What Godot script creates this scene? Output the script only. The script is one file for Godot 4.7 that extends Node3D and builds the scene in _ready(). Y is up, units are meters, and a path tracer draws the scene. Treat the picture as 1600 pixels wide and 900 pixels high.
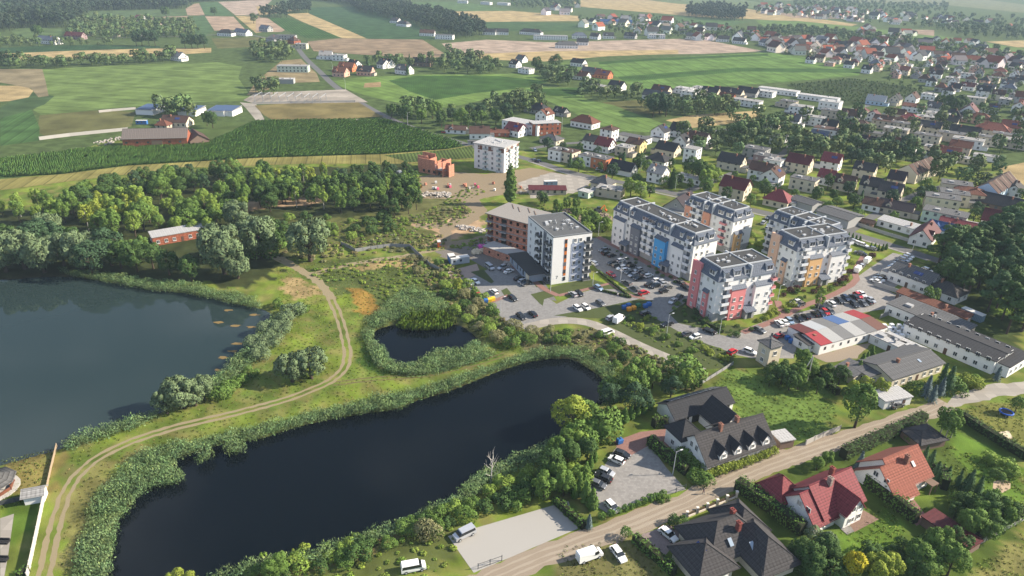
extends Node3D
# A Polish town edge with three ponds, seen from a drone. Units are metres, y is up.
# Ground places are Vector2(x, z).

var M := {}                       # materials by name
var taken := {}                   # names in use
var tex := {}                     # shared textures
var pending := []                 # things whose label is written at the end
var marks := []                   # landmarks: [phrase, Vector2]
var rng := RandomNumberGenerator.new()
var noise := FastNoiseLite.new()
var near_ponds: Array = []

func _ready():
	rng.seed = 71
	noise.seed = 5
	noise.frequency = 0.05
	noise.fractal_octaves = 3
	# camera
	var cam := Camera3D.new()
	cam.name = "camera"
	cam.position = Vector3(0, 108, 0)
	cam.rotation_degrees = Vector3(-25.8, 0, 1.5)
	cam.fov = 45.74
	cam.near = 1.0
	cam.far = 30000.0
	add_child(cam)
	# sky and air
	var we := WorldEnvironment.new()
	we.name = "world"
	var env := Environment.new()
	env.background_mode = Environment.BG_SKY
	var sky_mat := ProceduralSkyMaterial.new()
	sky_mat.sky_top_color = Color(0.30, 0.40, 0.54)
	sky_mat.sky_horizon_color = Color(0.68, 0.74, 0.80)
	sky_mat.sky_curve = 0.16
	sky_mat.ground_bottom_color = Color(0.25, 0.28, 0.24)
	sky_mat.ground_horizon_color = Color(0.62, 0.70, 0.76)
	sky_mat.sky_energy_multiplier = 0.95
	sky_mat.sky_cover = cloud_cover()
	sky_mat.sky_cover_modulate = Color(1, 1, 1, 0.5)
	var sky := Sky.new()
	sky.sky_material = sky_mat
	env.sky = sky
	env.tonemap_mode = Environment.TONE_MAPPER_LINEAR
	env.tonemap_exposure = 2.4
	env.fog_enabled = true
	env.fog_density = 0.0001
	env.fog_light_color = Color(0.82, 0.92, 1.0)
	env.sdfgi_enabled = true
	env.ssao_enabled = true
	env.ssil_enabled = true
	we.environment = env
	add_child(we)
	# sun: from the right, a little ahead, under a thin veil
	var sun := DirectionalLight3D.new()
	sun.name = "sun"
	sun.light_energy = 1.6
	sun.light_color = Color(1.0, 0.95, 0.87)
	sun.light_angular_distance = 0.6
	sun.shadow_enabled = true
	add_child(sun)
	var toward := Vector3(0.97, 0.0, -0.10).normalized() * cos(deg_to_rad(31)) + Vector3(0, sin(deg_to_rad(31)), 0)
	sun.look_at_from_position(toward, Vector3.ZERO)
	make_textures()
	make_materials()
	build_ground()
	build_roads()
	build_fields()
	build_all()
	finish_labels()

func cloud_cover() -> Texture2D:
	var n := FastNoiseLite.new()
	n.seed = 12
	n.frequency = 1.6
	n.fractal_octaves = 5
	var im := Image.create(512, 256, false, Image.FORMAT_RGBA8)
	for y in 256:
		var lat := (0.5 - (y + 0.5) / 256.0) * PI
		for x in 512:
			var lon := (x + 0.5) / 512.0 * TAU
			var d := Vector3(cos(lat) * sin(lon), sin(lat), cos(lat) * cos(lon))
			var v := n.get_noise_3d(d.x, d.y * 2.2, d.z) * 0.5 + 0.5
			im.set_pixel(x, y, Color(1, 1, 1, clampf((v - 0.46) * 3.2, 0, 0.75)))
	return ImageTexture.create_from_image(im)

# ---------------------------------------------------------------- mesh builder
class MB:
	var v := PackedVector3Array()
	var n := PackedVector3Array()
	var c := PackedColorArray()
	var x := Transform3D.IDENTITY
	var col := Color(1, 1, 1)
	var colored := false
	func tri(a: Vector3, b: Vector3, d: Vector3):
		a = x * a
		b = x * b
		d = x * d
		var q := (d - a).cross(b - a).normalized()
		v.append_array([a, b, d])
		n.append_array([q, q, q])
		if colored:
			c.append_array([col, col, col])
	func quad(a: Vector3, b: Vector3, d: Vector3, e: Vector3):   # clockwise seen from outside
		tri(a, b, d)
		tri(a, d, e)
	func smooth_tri(a: Vector3, b: Vector3, d: Vector3, na: Vector3, nb: Vector3, nd: Vector3):
		v.append_array([x * a, x * b, x * d])
		n.append_array([(x.basis * na).normalized(), (x.basis * nb).normalized(), (x.basis * nd).normalized()])
		if colored:
			c.append_array([col, col, col])
	func box(p: Vector3, s: Vector3, turn := 0.0):
		var h := s / 2.0
		var b := Basis(Vector3.UP, turn)
		var k := []
		for i in 8:
			k.append(p + b * Vector3(h.x if i & 1 else -h.x, h.y if i & 2 else -h.y, h.z if i & 4 else -h.z))
		quad(k[4], k[6], k[7], k[5])
		quad(k[1], k[3], k[2], k[0])
		quad(k[0], k[2], k[6], k[4])
		quad(k[5], k[7], k[3], k[1])
		quad(k[6], k[2], k[3], k[7])
		quad(k[0], k[4], k[5], k[1])
	func prism(poly: Array, y0: float, y1: float):    # poly of Vector2(x, z)
		var p := PackedVector2Array(poly)
		if not Geometry2D.is_polygon_clockwise(p):
			p.reverse()
		var m := p.size()
		for i in m:
			var a := p[i]
			var b := p[(i + 1) % m]
			quad(Vector3(a.x, y0, a.y), Vector3(b.x, y0, b.y), Vector3(b.x, y1, b.y), Vector3(a.x, y1, a.y))
		flat(p, y1)
	func flat(poly, y: float):
		var p := PackedVector2Array(poly)
		var t := Geometry2D.triangulate_polygon(p)
		for i in range(0, t.size(), 3):
			var a := p[t[i]]
			var b := p[t[i + 1]]
			var d := p[t[i + 2]]
			if (b - a).cross(d - a) < 0:
				var e := b
				b = d
				d = e
			tri(Vector3(a.x, y, a.y), Vector3(b.x, y, b.y), Vector3(d.x, y, d.y))
	func tube(a: Vector3, b: Vector3, r0: float, r1: float, seg := 6, capped := true):
		var d := (b - a).normalized()
		var s := d.cross(Vector3.RIGHT if absf(d.x) < 0.8 else Vector3.UP).normalized()
		var u := d.cross(s)
		for i in seg:
			var t0 := TAU * i / seg
			var t1 := TAU * (i + 1) / seg
			var e0 := s * cos(t0) + u * sin(t0)
			var e1 := s * cos(t1) + u * sin(t1)
			smooth_tri(a + e0 * r0, b + e0 * r1, b + e1 * r1, e0, e0, e1)
			smooth_tri(a + e0 * r0, b + e1 * r1, a + e1 * r0, e0, e1, e1)
			if capped:
				tri(b, b + e1 * r1, b + e0 * r1)
	func plate(a: Vector3, b: Vector3, d: Vector3, e: Vector3, t: float):   # a slab of thickness t below the face a b d e
		var q := (d - a).cross(b - a).normalized() * -t
		quad(a, b, d, e)
		quad(e + q, d + q, b + q, a + q)
		quad(b, a, a + q, b + q)
		quad(d, b, b + q, d + q)
		quad(e, d, d + q, e + q)
		quad(a, e, e + q, a + q)
	func mesh() -> ArrayMesh:
		var arr := []
		arr.resize(Mesh.ARRAY_MAX)
		arr[Mesh.ARRAY_VERTEX] = v
		arr[Mesh.ARRAY_NORMAL] = n
		if colored:
			arr[Mesh.ARRAY_COLOR] = c
		var am := ArrayMesh.new()
		if v.size():
			am.add_surface_from_arrays(Mesh.PRIMITIVE_TRIANGLES, arr)
		return am

func mb(colored := false) -> MB:
	var b := MB.new()
	b.colored = colored
	return b

func numbered(called: String) -> String:
	if not taken.has(called):
		taken[called] = 0
		return called
	taken[called] += 1
	return "%s_%03d" % [called, taken[called]]

func put(called: String, what, mat: Material, parent: Node = null) -> MeshInstance3D:
	var o := MeshInstance3D.new()
	o.mesh = what.mesh() if what is MB else what
	o.material_override = mat
	if parent == null:
		o.name = numbered(called)
		add_child(o)
	else:
		o.name = called
		parent.add_child(o, true)
	return o

func structure(called: String, what, mat: Material, parent: Node = null) -> MeshInstance3D:
	var o := put(called, what, mat, parent)
	if parent == null:
		o.set_meta("kind", "structure")
	return o

func thing(called: String, at: Vector2, turn := 0.0, y := 0.0) -> Node3D:
	var o := Node3D.new()
	o.name = numbered(called)
	o.position = Vector3(at.x, y, at.y)
	o.rotation.y = turn
	add_child(o)
	return o

func tag(o: Node, label: String, category: String, group := ""):
	o.set_meta("label", label)
	o.set_meta("category", category)
	if group:
		o.set_meta("group", group)

func later(o: Node3D, look: String, category: String, group := ""):     # label from its look and the landmark beside it
	o.set_meta("category", category)
	if group:
		o.set_meta("group", group)
	pending.append([o, look])

func mark(phrase: String, at: Vector2):
	marks.append([phrase, at])

func copy_of(o: Node3D, at: Vector2, turn := 0.0, y := 0.0) -> Node3D:
	var c: Node3D = o.duplicate()
	c.name = numbered(String(o.name).rstrip("0123456789").trim_suffix("_"))
	c.position = Vector3(at.x, y, at.y)
	c.rotation.y = turn
	add_child(c)
	return c

func ordinal(i: int) -> String:
	var w := ["nearest", "second nearest", "third nearest", "fourth nearest", "fifth nearest", "sixth nearest", "seventh nearest", "eighth nearest", "ninth nearest", "tenth nearest", "eleventh nearest", "twelfth nearest"]
	if i < w.size():
		return w[i]
	var k := i + 1
	var e := "th"
	if k % 10 == 1 and k != 11:
		e = "st"
	elif k % 10 == 2 and k != 12:
		e = "nd"
	elif k % 10 == 3 and k != 13:
		e = "rd"
	return "%d%s nearest" % [k, e]

func finish_labels():
	var sets := {}
	for p in pending:
		var o: Node3D = p[0]
		var at := Vector2(o.position.x, o.position.z)
		var best = null
		var far := 1e9
		for m in marks:
			var d: float = at.distance_to(m[1])
			if d < far and d > 0.5:
				far = d
				best = m
		var d2: Vector2 = at - best[1]
		var side := ""
		if absf(d2.x) > absf(d2.y):
			side = "right of" if d2.x > 0 else "left of"
		else:
			side = "in front of" if d2.y > 0 else "behind"
		var text := "%s %s %s" % [p[1], side, best[0]]
		if not sets.has(text):
			sets[text] = []
		sets[text].append([far, o])
	for text in sets:
		var list: Array = sets[text]
		list.sort_custom(func(a, b): return a[0] < b[0])
		for i in list.size():
			var o: Node3D = list[i][1]
			o.set_meta("label", text if list.size() == 1 else "%s, %s" % [text, ordinal(i)])

# ---------------------------------------------------------------- textures and materials
func noise_tex(called: String, size: int, freq: float, lo: float, hi: float, octaves := 4, kind := FastNoiseLite.TYPE_SIMPLEX_SMOOTH, seed_ := 1):
	var n := FastNoiseLite.new()
	n.noise_type = kind
	n.frequency = freq
	n.fractal_octaves = octaves
	n.seed = seed_
	var src := n.get_seamless_image(size, size)
	var im := Image.create(size, size, false, Image.FORMAT_RGB8)
	for y in size:
		for x in size:
			var k := lerpf(lo, hi, src.get_pixel(x, y).r)
			im.set_pixel(x, y, Color(k, k, k))
	tex[called] = ImageTexture.create_from_image(im)

func pattern_tex(called: String, w: int, h: int, f: Callable):
	var im := Image.create(w, h, false, Image.FORMAT_RGB8)
	for y in h:
		for x in w:
			im.set_pixel(x, y, f.call(x, y))
	tex[called] = ImageTexture.create_from_image(im)

func hash1(a: int, b: int) -> float:
	var k := sin(a * 12.9898 + b * 78.233) * 43758.5453
	return k - floorf(k)

func make_textures():
	noise_tex("speck", 512, 0.09, 0.62, 1.0, 4, FastNoiseLite.TYPE_SIMPLEX_SMOOTH, 3)
	noise_tex("soft", 512, 0.012, 0.70, 1.0, 5, FastNoiseLite.TYPE_SIMPLEX_SMOOTH, 4)
	noise_tex("plain", 256, 0.05, 0.88, 1.0, 4, FastNoiseLite.TYPE_SIMPLEX_SMOOTH, 6)
	noise_tex("cells", 512, 0.06, 0.55, 1.0, 2, FastNoiseLite.TYPE_CELLULAR, 8)
	noise_tex("bumps", 256, 0.04, 0.0, 1.0, 3, FastNoiseLite.TYPE_SIMPLEX_SMOOTH, 9)
	# crop rows: 8 rows to the tile
	pattern_tex("rows", 256, 256, func(x, y):
		var r := 0.5 + 0.5 * sin(TAU * (x * 8 / 256.0) + 0.5 * sin(TAU * y / 256.0 * 3.0))
		var k := 0.62 + 0.38 * r * (0.7 + 0.3 * hash1(x / 3, y / 3))
		return Color(k, k, k))
	# mowing and drilling lines
	pattern_tex("lines", 256, 256, func(x, y):
		var k := 0.86 + 0.14 * hash1(x / 4, 7) - 0.06 * hash1(x / 2, y / 5)
		if x % 64 < 4:
			k -= 0.24
		return Color(k, k, k))
	# roof tiles: 4 by 4 courses to the tile
	pattern_tex("tiles", 128, 128, func(x, y):
		var k := 1.0 - 0.30 * float(y % 32) / 32.0 * 0.6
		if y % 32 > 27:
			k -= 0.28
		k -= 0.10 * absf(sin(PI * x / 32.0) - 0.6)
		k *= 0.86 + 0.14 * hash1(x / 32, y / 32)
		return Color(k, k, k))
	pattern_tex("brick", 128, 128, func(x, y):
		var row: int = y / 16
		var xx: int = (x + (16 if row % 2 else 0)) % 128
		if y % 16 < 2 or xx % 32 < 2:
			return Color(0.86, 0.82, 0.78)
		var k := 0.80 + 0.20 * hash1(xx / 32, row)
		return Color(k, k * 0.97, k * 0.95))
	pattern_tex("pavers", 256, 256, func(x, y):
		var row: int = y / 16
		var xx: int = (x + (8 if row % 2 else 0)) % 256
		var k := 0.90 + 0.10 * hash1(xx / 16, row)
		if y % 16 < 1 or xx % 16 < 1:
			k -= 0.08
		return Color(k, k, k))
	pattern_tex("slabs", 256, 256, func(x, y):
		var k := 0.88 + 0.10 * hash1(x / 128, y / 64) + 0.04 * hash1(x, y)
		if y % 64 < 1 or x % 128 < 1:
			k -= 0.16
		return Color(k, k, k))
	pattern_tex("ribs", 64, 64, func(x, _y):
		var k := 0.82 + 0.18 * sin(PI * (x % 16) / 16.0)
		return Color(k, k, k))
	pattern_tex("panels", 128, 128, func(x, y):
		if x % 64 < 3 or y % 128 < 3:
			return Color(0.8, 0.85, 0.9)
		if x % 16 < 1 or y % 16 < 1:
			return Color(0.42, 0.45, 0.55)
		return Color(0.16, 0.19, 0.32))
	# cloudy reflection ripples for water
	var n := FastNoiseLite.new()
	n.frequency = 0.03
	n.fractal_octaves = 3
	var src := n.get_seamless_image(256, 256)
	src.convert(Image.FORMAT_RGBA8)
	src.bump_map_to_normal_map(3.0)
	tex.ripple = ImageTexture.create_from_image(src)

func pts(text: String) -> Array:      # ground places in metres: "x,z x,z ..."
	var out := []
	for s in text.split(" "):
		var k := s.split(",")
		out.append(Vector2(float(k[0]), float(k[1])))
	return out

func lin(r: float, g: float, b: float) -> Color:
	return Color(r, g, b).linear_to_srgb()

# a material from its linear base colour, a texture laid in three planes and its scale in repeats per metre
func mat(called: String, base: Color, rough := 0.9, t := "", scale := 1.0, local := false) -> StandardMaterial3D:
	if M.has(called):
		return M[called]
	var m := StandardMaterial3D.new()
	m.resource_name = called
	m.albedo_color = base.linear_to_srgb()
	m.roughness = rough
	m.metallic_specular = 0.3
	if t:
		m.albedo_texture = tex[t]
		m.uv1_triplanar = true
		m.uv1_world_triplanar = not local
		m.uv1_scale = Vector3(scale, scale, scale)
	M[called] = m
	return m

func leafy(called: String, base: Color) -> StandardMaterial3D:
	var m := StandardMaterial3D.new()
	m.resource_name = called
	m.albedo_color = base.linear_to_srgb()
	m.vertex_color_use_as_albedo = true
	m.roughness = 0.75
	m.metallic_specular = 0.25
	m.backlight = base.linear_to_srgb() * 0.6
	m.cull_mode = BaseMaterial3D.CULL_DISABLED
	M[called] = m
	return m

func make_materials():
	var gm := StandardMaterial3D.new()
	gm.vertex_color_use_as_albedo = true
	gm.albedo_color = Color(1.25, 1.22, 1.2)
	gm.roughness = 0.95
	gm.metallic_specular = 0.15
	gm.albedo_texture = tex.speck
	gm.uv1_scale = Vector3(0.11, 0.11, 0.11)
	gm.detail_enabled = true
	gm.detail_albedo = tex.soft
	gm.detail_blend_mode = BaseMaterial3D.BLEND_MODE_MUL
	gm.detail_uv_layer = BaseMaterial3D.DETAIL_UV_2
	M.ground = gm
	for w in [["lake", Color(0.017, 0.029, 0.029)], ["pond", Color(0.002, 0.0035, 0.005)]]:
		var wm := StandardMaterial3D.new()
		wm.albedo_color = (w[1] as Color).linear_to_srgb()
		wm.roughness = 0.02
		wm.metallic_specular = 0.26
		wm.normal_enabled = true
		wm.normal_texture = tex.ripple
		wm.normal_scale = 0.014
		wm.uv1_triplanar = true
		wm.uv1_world_triplanar = true
		wm.uv1_scale = Vector3(0.12, 0.12, 0.12)
		M[w[0]] = wm
	mat("asphalt", Color(0.16, 0.158, 0.157), 0.9, "speck", 0.2)
	mat("dirt_road", Color(0.35, 0.285, 0.215), 0.95, "speck", 0.12)
	mat("track", Color(0.34, 0.28, 0.17), 0.95, "speck", 0.25)
	mat("sand", Color(0.30, 0.235, 0.15), 0.95, "speck", 0.10)
	mat("rubble_ground", Color(0.25, 0.22, 0.19), 0.95, "cells", 0.12)
	mat("grey_pavers", Color(0.20, 0.195, 0.19), 0.9, "pavers", 0.11)
	mat("pale_pavers", Color(0.235, 0.222, 0.208), 0.9, "pavers", 0.11)
	mat("red_pavers", Color(0.225, 0.125, 0.105), 0.9, "pavers", 0.3)
	mat("concrete", Color(0.29, 0.265, 0.23), 0.9, "slabs", 0.16)
	mat("lawn", Color(0.075, 0.128, 0.024), 0.95, "speck", 0.25)
	mat("verge", Color(0.082, 0.105, 0.034), 0.95, "speck", 0.2)
	mat("white_wall", Color(0.78, 0.77, 0.74), 0.9, "plain", 0.15)
	mat("kerb", Color(0.42, 0.41, 0.39), 0.9)


# ---------------------------------------------------------------- ground, water, roads, fields
func in_box(p: Vector2, r: Rect2) -> bool:
	return r.has_point(p)

func edge_distance(p: Vector2, poly: PackedVector2Array) -> float:
	var best := 1e18
	for i in poly.size():
		var q := Geometry2D.get_closest_point_to_segment(p, poly[i], poly[(i + 1) % poly.size()])
		best = minf(best, p.distance_squared_to(q))
	return sqrt(best)

func smooth_poly(poly: Array, rounds := 2) -> PackedVector2Array:
	var p := PackedVector2Array(poly)
	for k in rounds:
		var q := PackedVector2Array()
		for i in p.size():
			var a := p[i]
			var b := p[(i + 1) % p.size()]
			q.append(a.lerp(b, 0.25))
			q.append(a.lerp(b, 0.75))
		p = q
	return p

func bounds(poly: PackedVector2Array, grow: float) -> Rect2:
	var r := Rect2(poly[0], Vector2.ZERO)
	for p in poly:
		r = r.expand(p)
	return r.grow(grow)

func build_ground():
	var lake := pts("-172.5,-141.6 -234.2,-219.9 -183.6,-219.7 -172.4,-223.7 -158.9,-224.6 -142.5,-220.1 -128.8,-215.7 -114.5,-213.9 -104.1,-210.5 -93.6,-206.2 -83.9,-203.5 -78.7,-199.2 -78.9,-190.4 -79.7,-182.2 -81.1,-173.8 -81.7,-165.7 -83.4,-160 -86.1,-153.6 -88.8,-147.6 -91.7,-143.8 -96.4,-140.1 -102.4,-136.2 -106.4,-132.2 -107.2,-129.8 -111.2,-127.5 -115.4,-124.8 -117.6,-123.6 -130.2,-117.1")
	var pond := pts("-73.2,-84.1 -76.7,-92.5 -78.6,-97.1 -80.6,-102 -82.5,-107.9 -81.3,-110.9 -81.3,-114.8 -81.2,-117.5 -76.9,-119.7 -76.7,-123.4 -79.9,-126.2 -75.5,-129.2 -70.7,-132.5 -62,-134.6 -55.6,-139.2 -48.5,-142.9 -39.3,-146.1 -28.1,-149.4 -26.5,-152.4 -16.9,-157.4 -6.7,-165.9 0.6,-171.4 8.2,-175.4 16,-177.2 20.7,-175.2 24.9,-169.1 28.8,-162.6 28.8,-157.9 23.3,-152.5 18.4,-145.8 12.1,-136.4 5.7,-130.8 -0.4,-128.2 -4.1,-124.5 -5.1,-121.4 -8.1,-117.6 -12.7,-113.4 -19.2,-109.4 -25.3,-105.6 -32.2,-101.1 -36.9,-99.1 -45.1,-96.9 -52.8,-93.9 -59.2,-91.6 -67.2,-83.7")
	var small := pts("-43.1,-187.4 -40.8,-191.6 -36.6,-193.6 -30.4,-190.9 -22.3,-192.2 -18.1,-195.4 -13.9,-189.7 -10.9,-184.2 -16.1,-179.3 -22.7,-177.1 -27.1,-173.6 -28.6,-170.7 -32.3,-170.5 -34.9,-172.9 -37.7,-178.6 -41.4,-183.8")
	near_ponds = [smooth_poly(lake, 2), smooth_poly(pond, 2), Geometry2D.offset_polygon(smooth_poly(small, 2), 1.6)[0]]
	var boxes := []
	for p in near_ponds:
		boxes.append(bounds(p, 5.0))
	# grounds of other colour: [outline, colour, how ragged its edge is in metres]
	var dry := Color(0.20, 0.16, 0.075)
	var straw := Color(0.26, 0.205, 0.10)
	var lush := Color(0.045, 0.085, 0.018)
	var wood := Color(0.035, 0.045, 0.018)
	var lawn := Color(0.07, 0.12, 0.02)
	var earth := Color(0.30, 0.22, 0.14)
	var regions := [
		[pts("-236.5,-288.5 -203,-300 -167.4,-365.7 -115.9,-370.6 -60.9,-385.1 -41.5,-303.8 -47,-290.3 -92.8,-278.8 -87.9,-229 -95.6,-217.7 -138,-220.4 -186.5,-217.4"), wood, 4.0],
		[pts("-109.1,-285.6 -43,-303.6 -29.4,-287.5 -27.2,-264.8 -41.6,-253.5 -63.4,-258.8 -83.7,-247.4 -94.7,-249.9"), Color(0.085, 0.095, 0.035), 3.0],
		[pts("-61.3,-342.1 -22.2,-357 -14.4,-335.3 -25.9,-316.1 -17.3,-301.2 -28.6,-279.6 -45.3,-278.4 -54.9,-294"), Color(0.10, 0.11, 0.045), 3.0],
		[pts("-46.4,-286.3 -32.7,-291.4 -19.1,-305.5 -12.3,-288.8 -22.5,-272.4 -26.9,-261.3 -37.4,-260.6 -31,-275.6"), earth, 2.0],
		[pts("-80.2,-235.3 -70.5,-245.1 -41.3,-251.6 -25.4,-246.2 -16.6,-227.8 -1.9,-203.5 0.4,-190.5 -11.3,-180 -38.9,-192.6 -53,-210 -62.9,-214.5"), Color(0.07, 0.095, 0.03), 3.0],
		[pts("-133.1,-303.8 -118.4,-318.3 -95.4,-320.2 -91.4,-310.9 -112,-303.6 -124.1,-295.5"), earth, 1.5],
		[pts("-59.7,-219.8 -54.9,-221.2 -46.4,-210.4 -41.5,-202.6 -44.4,-199.7 -49.9,-200.8 -54.7,-209.9"), Color(0.23, 0.15, 0.04), 2.0],
		[pts("-85,-223.6 -78.2,-228.5 -67.6,-219.3 -66.7,-211.7 -72.6,-208.9 -79.8,-211"), straw, 3.0],
		[pts("-48.2,-246.6 -36.3,-251.9 -30.2,-243.4 -34.1,-235.3 -45.4,-237.5"), straw, 2.5],
		[pts("-62.3,-236.5 -56.5,-244.1 -41,-249 -40.1,-242.7 -54.1,-238.2"), straw, 2.0],
		[pts("-40.2,-188.3 -45.6,-190.1 -46.6,-180.1 -43.3,-169.3 -35.6,-162.9 -25,-165 -7.1,-174.6 -1.4,-178.6 -28.9,-166.5 -36.5,-167.9"), lush, 1.5],
		[pts("-98.3,-116.2 -97.3,-119.4 -92,-128.5 -86.2,-132.3 -85,-130 -90.8,-120.7 -88.4,-108.8 -80.9,-92.4 -86.4,-91.4 -95,-108.6"), dry.lerp(lawn, 0.45), 3.0],
		[pts("-117.9,-124 -107.6,-129.1 -98.2,-110.3 -107,-108.1"), Color(0.17, 0.15, 0.05), 3.0],
		[pts("-109.1,-111.3 -101.5,-114.1 -97,-103.1 -100,-98"), lawn, 0.6],
		[pts("-99.8,-97.7 -96.7,-101.7 -90.8,-91.3 -95.3,-91.2"), Color(0.09, 0.12, 0.025), 0.6],
		[pts("-49.9,-99.7 -41.5,-101.6 -31,-107.2 -20.8,-111.2 -12.7,-113.4 -9.1,-102.7 -12.1,-93.8 -48.6,-92.7"), Color(0.075, 0.095, 0.03), 2.0],
		[pts("-48.6,-92.7 -40.7,-99.1 -32.8,-103.6 -25.5,-106.5 -19.9,-104.9 -29.3,-99.5 -38.2,-94.5 -39,-93"), dry, 1.2],
		[pts("12.7,-191.1 27.6,-196.2 40.1,-182.6 55.1,-170.6 52.8,-160.6 35.2,-162.9 25.6,-176.2 0.5,-182.5 2.4,-190.6"), Color(0.10, 0.10, 0.05), 2.0],
		[pts("55.5,-160.7 65.1,-172.8 90.7,-165.5 89.2,-153.1 81.2,-141.8 65.4,-138.6 59.4,-151.8"), Color(0.095, 0.155, 0.036), 2.0],
		[pts("63.3,-147.7 69.2,-145.2 70.3,-138.8 63.7,-138.5"), Color(0.20, 0.17, 0.10), 2.0],
		[pts("80.1,-139.2 108.7,-154 141,-155.4 102.5,-97.5 48.9,-95.8 60,-122.2"), Color(0.065, 0.10, 0.022), 1.0],
		[pts("123,-154.6 143.2,-161.6 131.5,-138.7 121.3,-151.6"), Color(0.13, 0.14, 0.04), 2.0],
		[pts("111.5,-140.4 117.2,-144.6 125,-131.3 116.2,-118.1 106.2,-115.8 110.9,-128.5"), Color(0.085, 0.15, 0.025), 1.2],
		[pts("92.2,-127.7 100.3,-131.5 99.7,-119.5 89.8,-117.1 88.2,-121.1"), Color(0.10, 0.15, 0.028), 1.0],
		[pts("70.7,-108.9 85.5,-117 85.9,-109.4 73,-102.1 67.1,-103.6"), Color(0.085, 0.15, 0.025), 1.0],
		[pts("89.6,-97.1 111,-110.3 105.1,-97.6"), Color(0.15, 0.15, 0.055), 1.5],
		[pts("11.9,-103.4 26.7,-105.6 31.3,-95.2 10.1,-94.5"), Color(0.12, 0.12, 0.05), 1.5],
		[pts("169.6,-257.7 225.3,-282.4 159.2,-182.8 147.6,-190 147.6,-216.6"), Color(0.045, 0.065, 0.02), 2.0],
		[pts("174.4,-223.2 184,-223.8 175.7,-211 166.8,-212.9"), Color(0.10, 0.16, 0.03), 1.5],
		[pts("23.4,-308.8 42.9,-319.8 44.8,-285 34.7,-269.1 14.2,-308.1"), Color(0.075, 0.095, 0.03), 2.0],
	]
	for r in regions:
		r[0] = PackedVector2Array(r[0])
		r.append(bounds(r[0], 1.0))
	var step := 1.5
	var x0 := -255.0
	var x1 := 300.0
	var z0 := -420.0
	var z1 := -78.0
	var nx := int((x1 - x0) / step)
	var nz := int((z1 - z0) / step)
	var vs := PackedVector3Array()
	var ns := PackedVector3Array()
	var cs := PackedColorArray()
	var u1 := PackedVector2Array()
	var u2 := PackedVector2Array()
	var ids := PackedInt32Array()
	var meadow := Color(0.080, 0.122, 0.026)
	var bright := Color(0.128, 0.182, 0.030)
	for j in nz + 1:
		for i in nx + 1:
			var p := Vector2(x0 + i * step, z0 + j * step)
			var y := 0.0
			var n1 := noise.get_noise_2d(p.x * 0.8, p.y * 0.8)
			var n2 := noise.get_noise_2d(p.x * 3.1 + 200.0, p.y * 3.1)
			var c := meadow.lerp(bright, clampf(0.5 + n1 * 1.3, 0, 1)).lerp(dry, clampf(n2 * 0.8 + 0.1, 0, 0.5))
			var wob := Vector2(n2, n1) 
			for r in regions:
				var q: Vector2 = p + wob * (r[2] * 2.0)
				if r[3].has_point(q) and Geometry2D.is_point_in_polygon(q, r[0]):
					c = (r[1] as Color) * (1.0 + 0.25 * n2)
			for k in 3:
				if boxes[k].has_point(p):
					var d := edge_distance(p, near_ponds[k])
					if Geometry2D.is_point_in_polygon(p, near_ponds[k]):
						y = -0.75 - minf(d * 0.45, 3.0)
						c = Color(0.035, 0.03, 0.02)
					elif d < 3.5:
						y = -0.75 * (1.0 - d / 3.5)
						c = c.lerp(Color(0.07, 0.06, 0.035), 0.5 * (1.0 - d / 3.5))
			c = c * 1.3
			c.a = 1.0
			vs.append(Vector3(p.x, y, p.y))
			ns.append(Vector3.UP)
			cs.append(c)
			u1.append(p)
			u2.append(p * 0.018)
	for j in nz:
		for i in nx:
			var a := j * (nx + 1) + i
			ids.append_array([a, a + 1, a + nx + 2, a, a + nx + 2, a + nx + 1])
	var far := 12000.0
	for q in [[-far, z1, far, 2000.0], [-far, -far, far, z0], [-far, z0, x0, z1], [x0 + nx * step, z0, far, z1]]:
		var a := vs.size()
		for p in [Vector2(q[0], q[1]), Vector2(q[2], q[1]), Vector2(q[2], q[3]), Vector2(q[0], q[3])]:
			vs.append(Vector3(p.x, 0, p.y))
			ns.append(Vector3.UP)
			cs.append(Color(0.078, 0.115, 0.042))
			u1.append(p)
			u2.append(p * 0.018)
		ids.append_array([a, a + 1, a + 2, a, a + 2, a + 3])
	var arr := []
	arr.resize(Mesh.ARRAY_MAX)
	arr[Mesh.ARRAY_VERTEX] = vs
	arr[Mesh.ARRAY_NORMAL] = ns
	arr[Mesh.ARRAY_COLOR] = cs
	arr[Mesh.ARRAY_TEX_UV] = u1
	arr[Mesh.ARRAY_TEX_UV2] = u2
	arr[Mesh.ARRAY_INDEX] = ids
	var am := ArrayMesh.new()
	am.add_surface_from_arrays(Mesh.PRIMITIVE_TRIANGLES, arr)
	structure("ground", am, M.ground)
	var names := ["lake_water", "pond_water", "pond_water"]
	for k in 3:
		var b := mb()
		var grown := Geometry2D.offset_polygon(near_ponds[k], 1.2)
		b.flat(grown[0], -0.75)
		structure(names[k], b, M.lake if k == 0 else M.pond)

func sheet(called: String, poly: Array, y: float, m: Material):
	var b := mb()
	b.flat(poly, y)
	return structure(called, b, m)

# a strip along a line of ground places
func strip(called: String, line: Array, width: float, y: float, m: Material, ragged := 0.0, rounds := 2):
	var b := mb()
	strip_into(b, line, width, 0.0, y, ragged, rounds)
	return structure(called, b, m)

func smooth_line(line: Array, rounds: int) -> Array:
	var p := line
	for k in rounds:
		var q := [p[0]]
		for i in p.size() - 1:
			q.append(p[i].lerp(p[i + 1], 0.25))
			q.append(p[i].lerp(p[i + 1], 0.75))
		q.append(p[p.size() - 1])
		p = q
	return p

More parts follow.
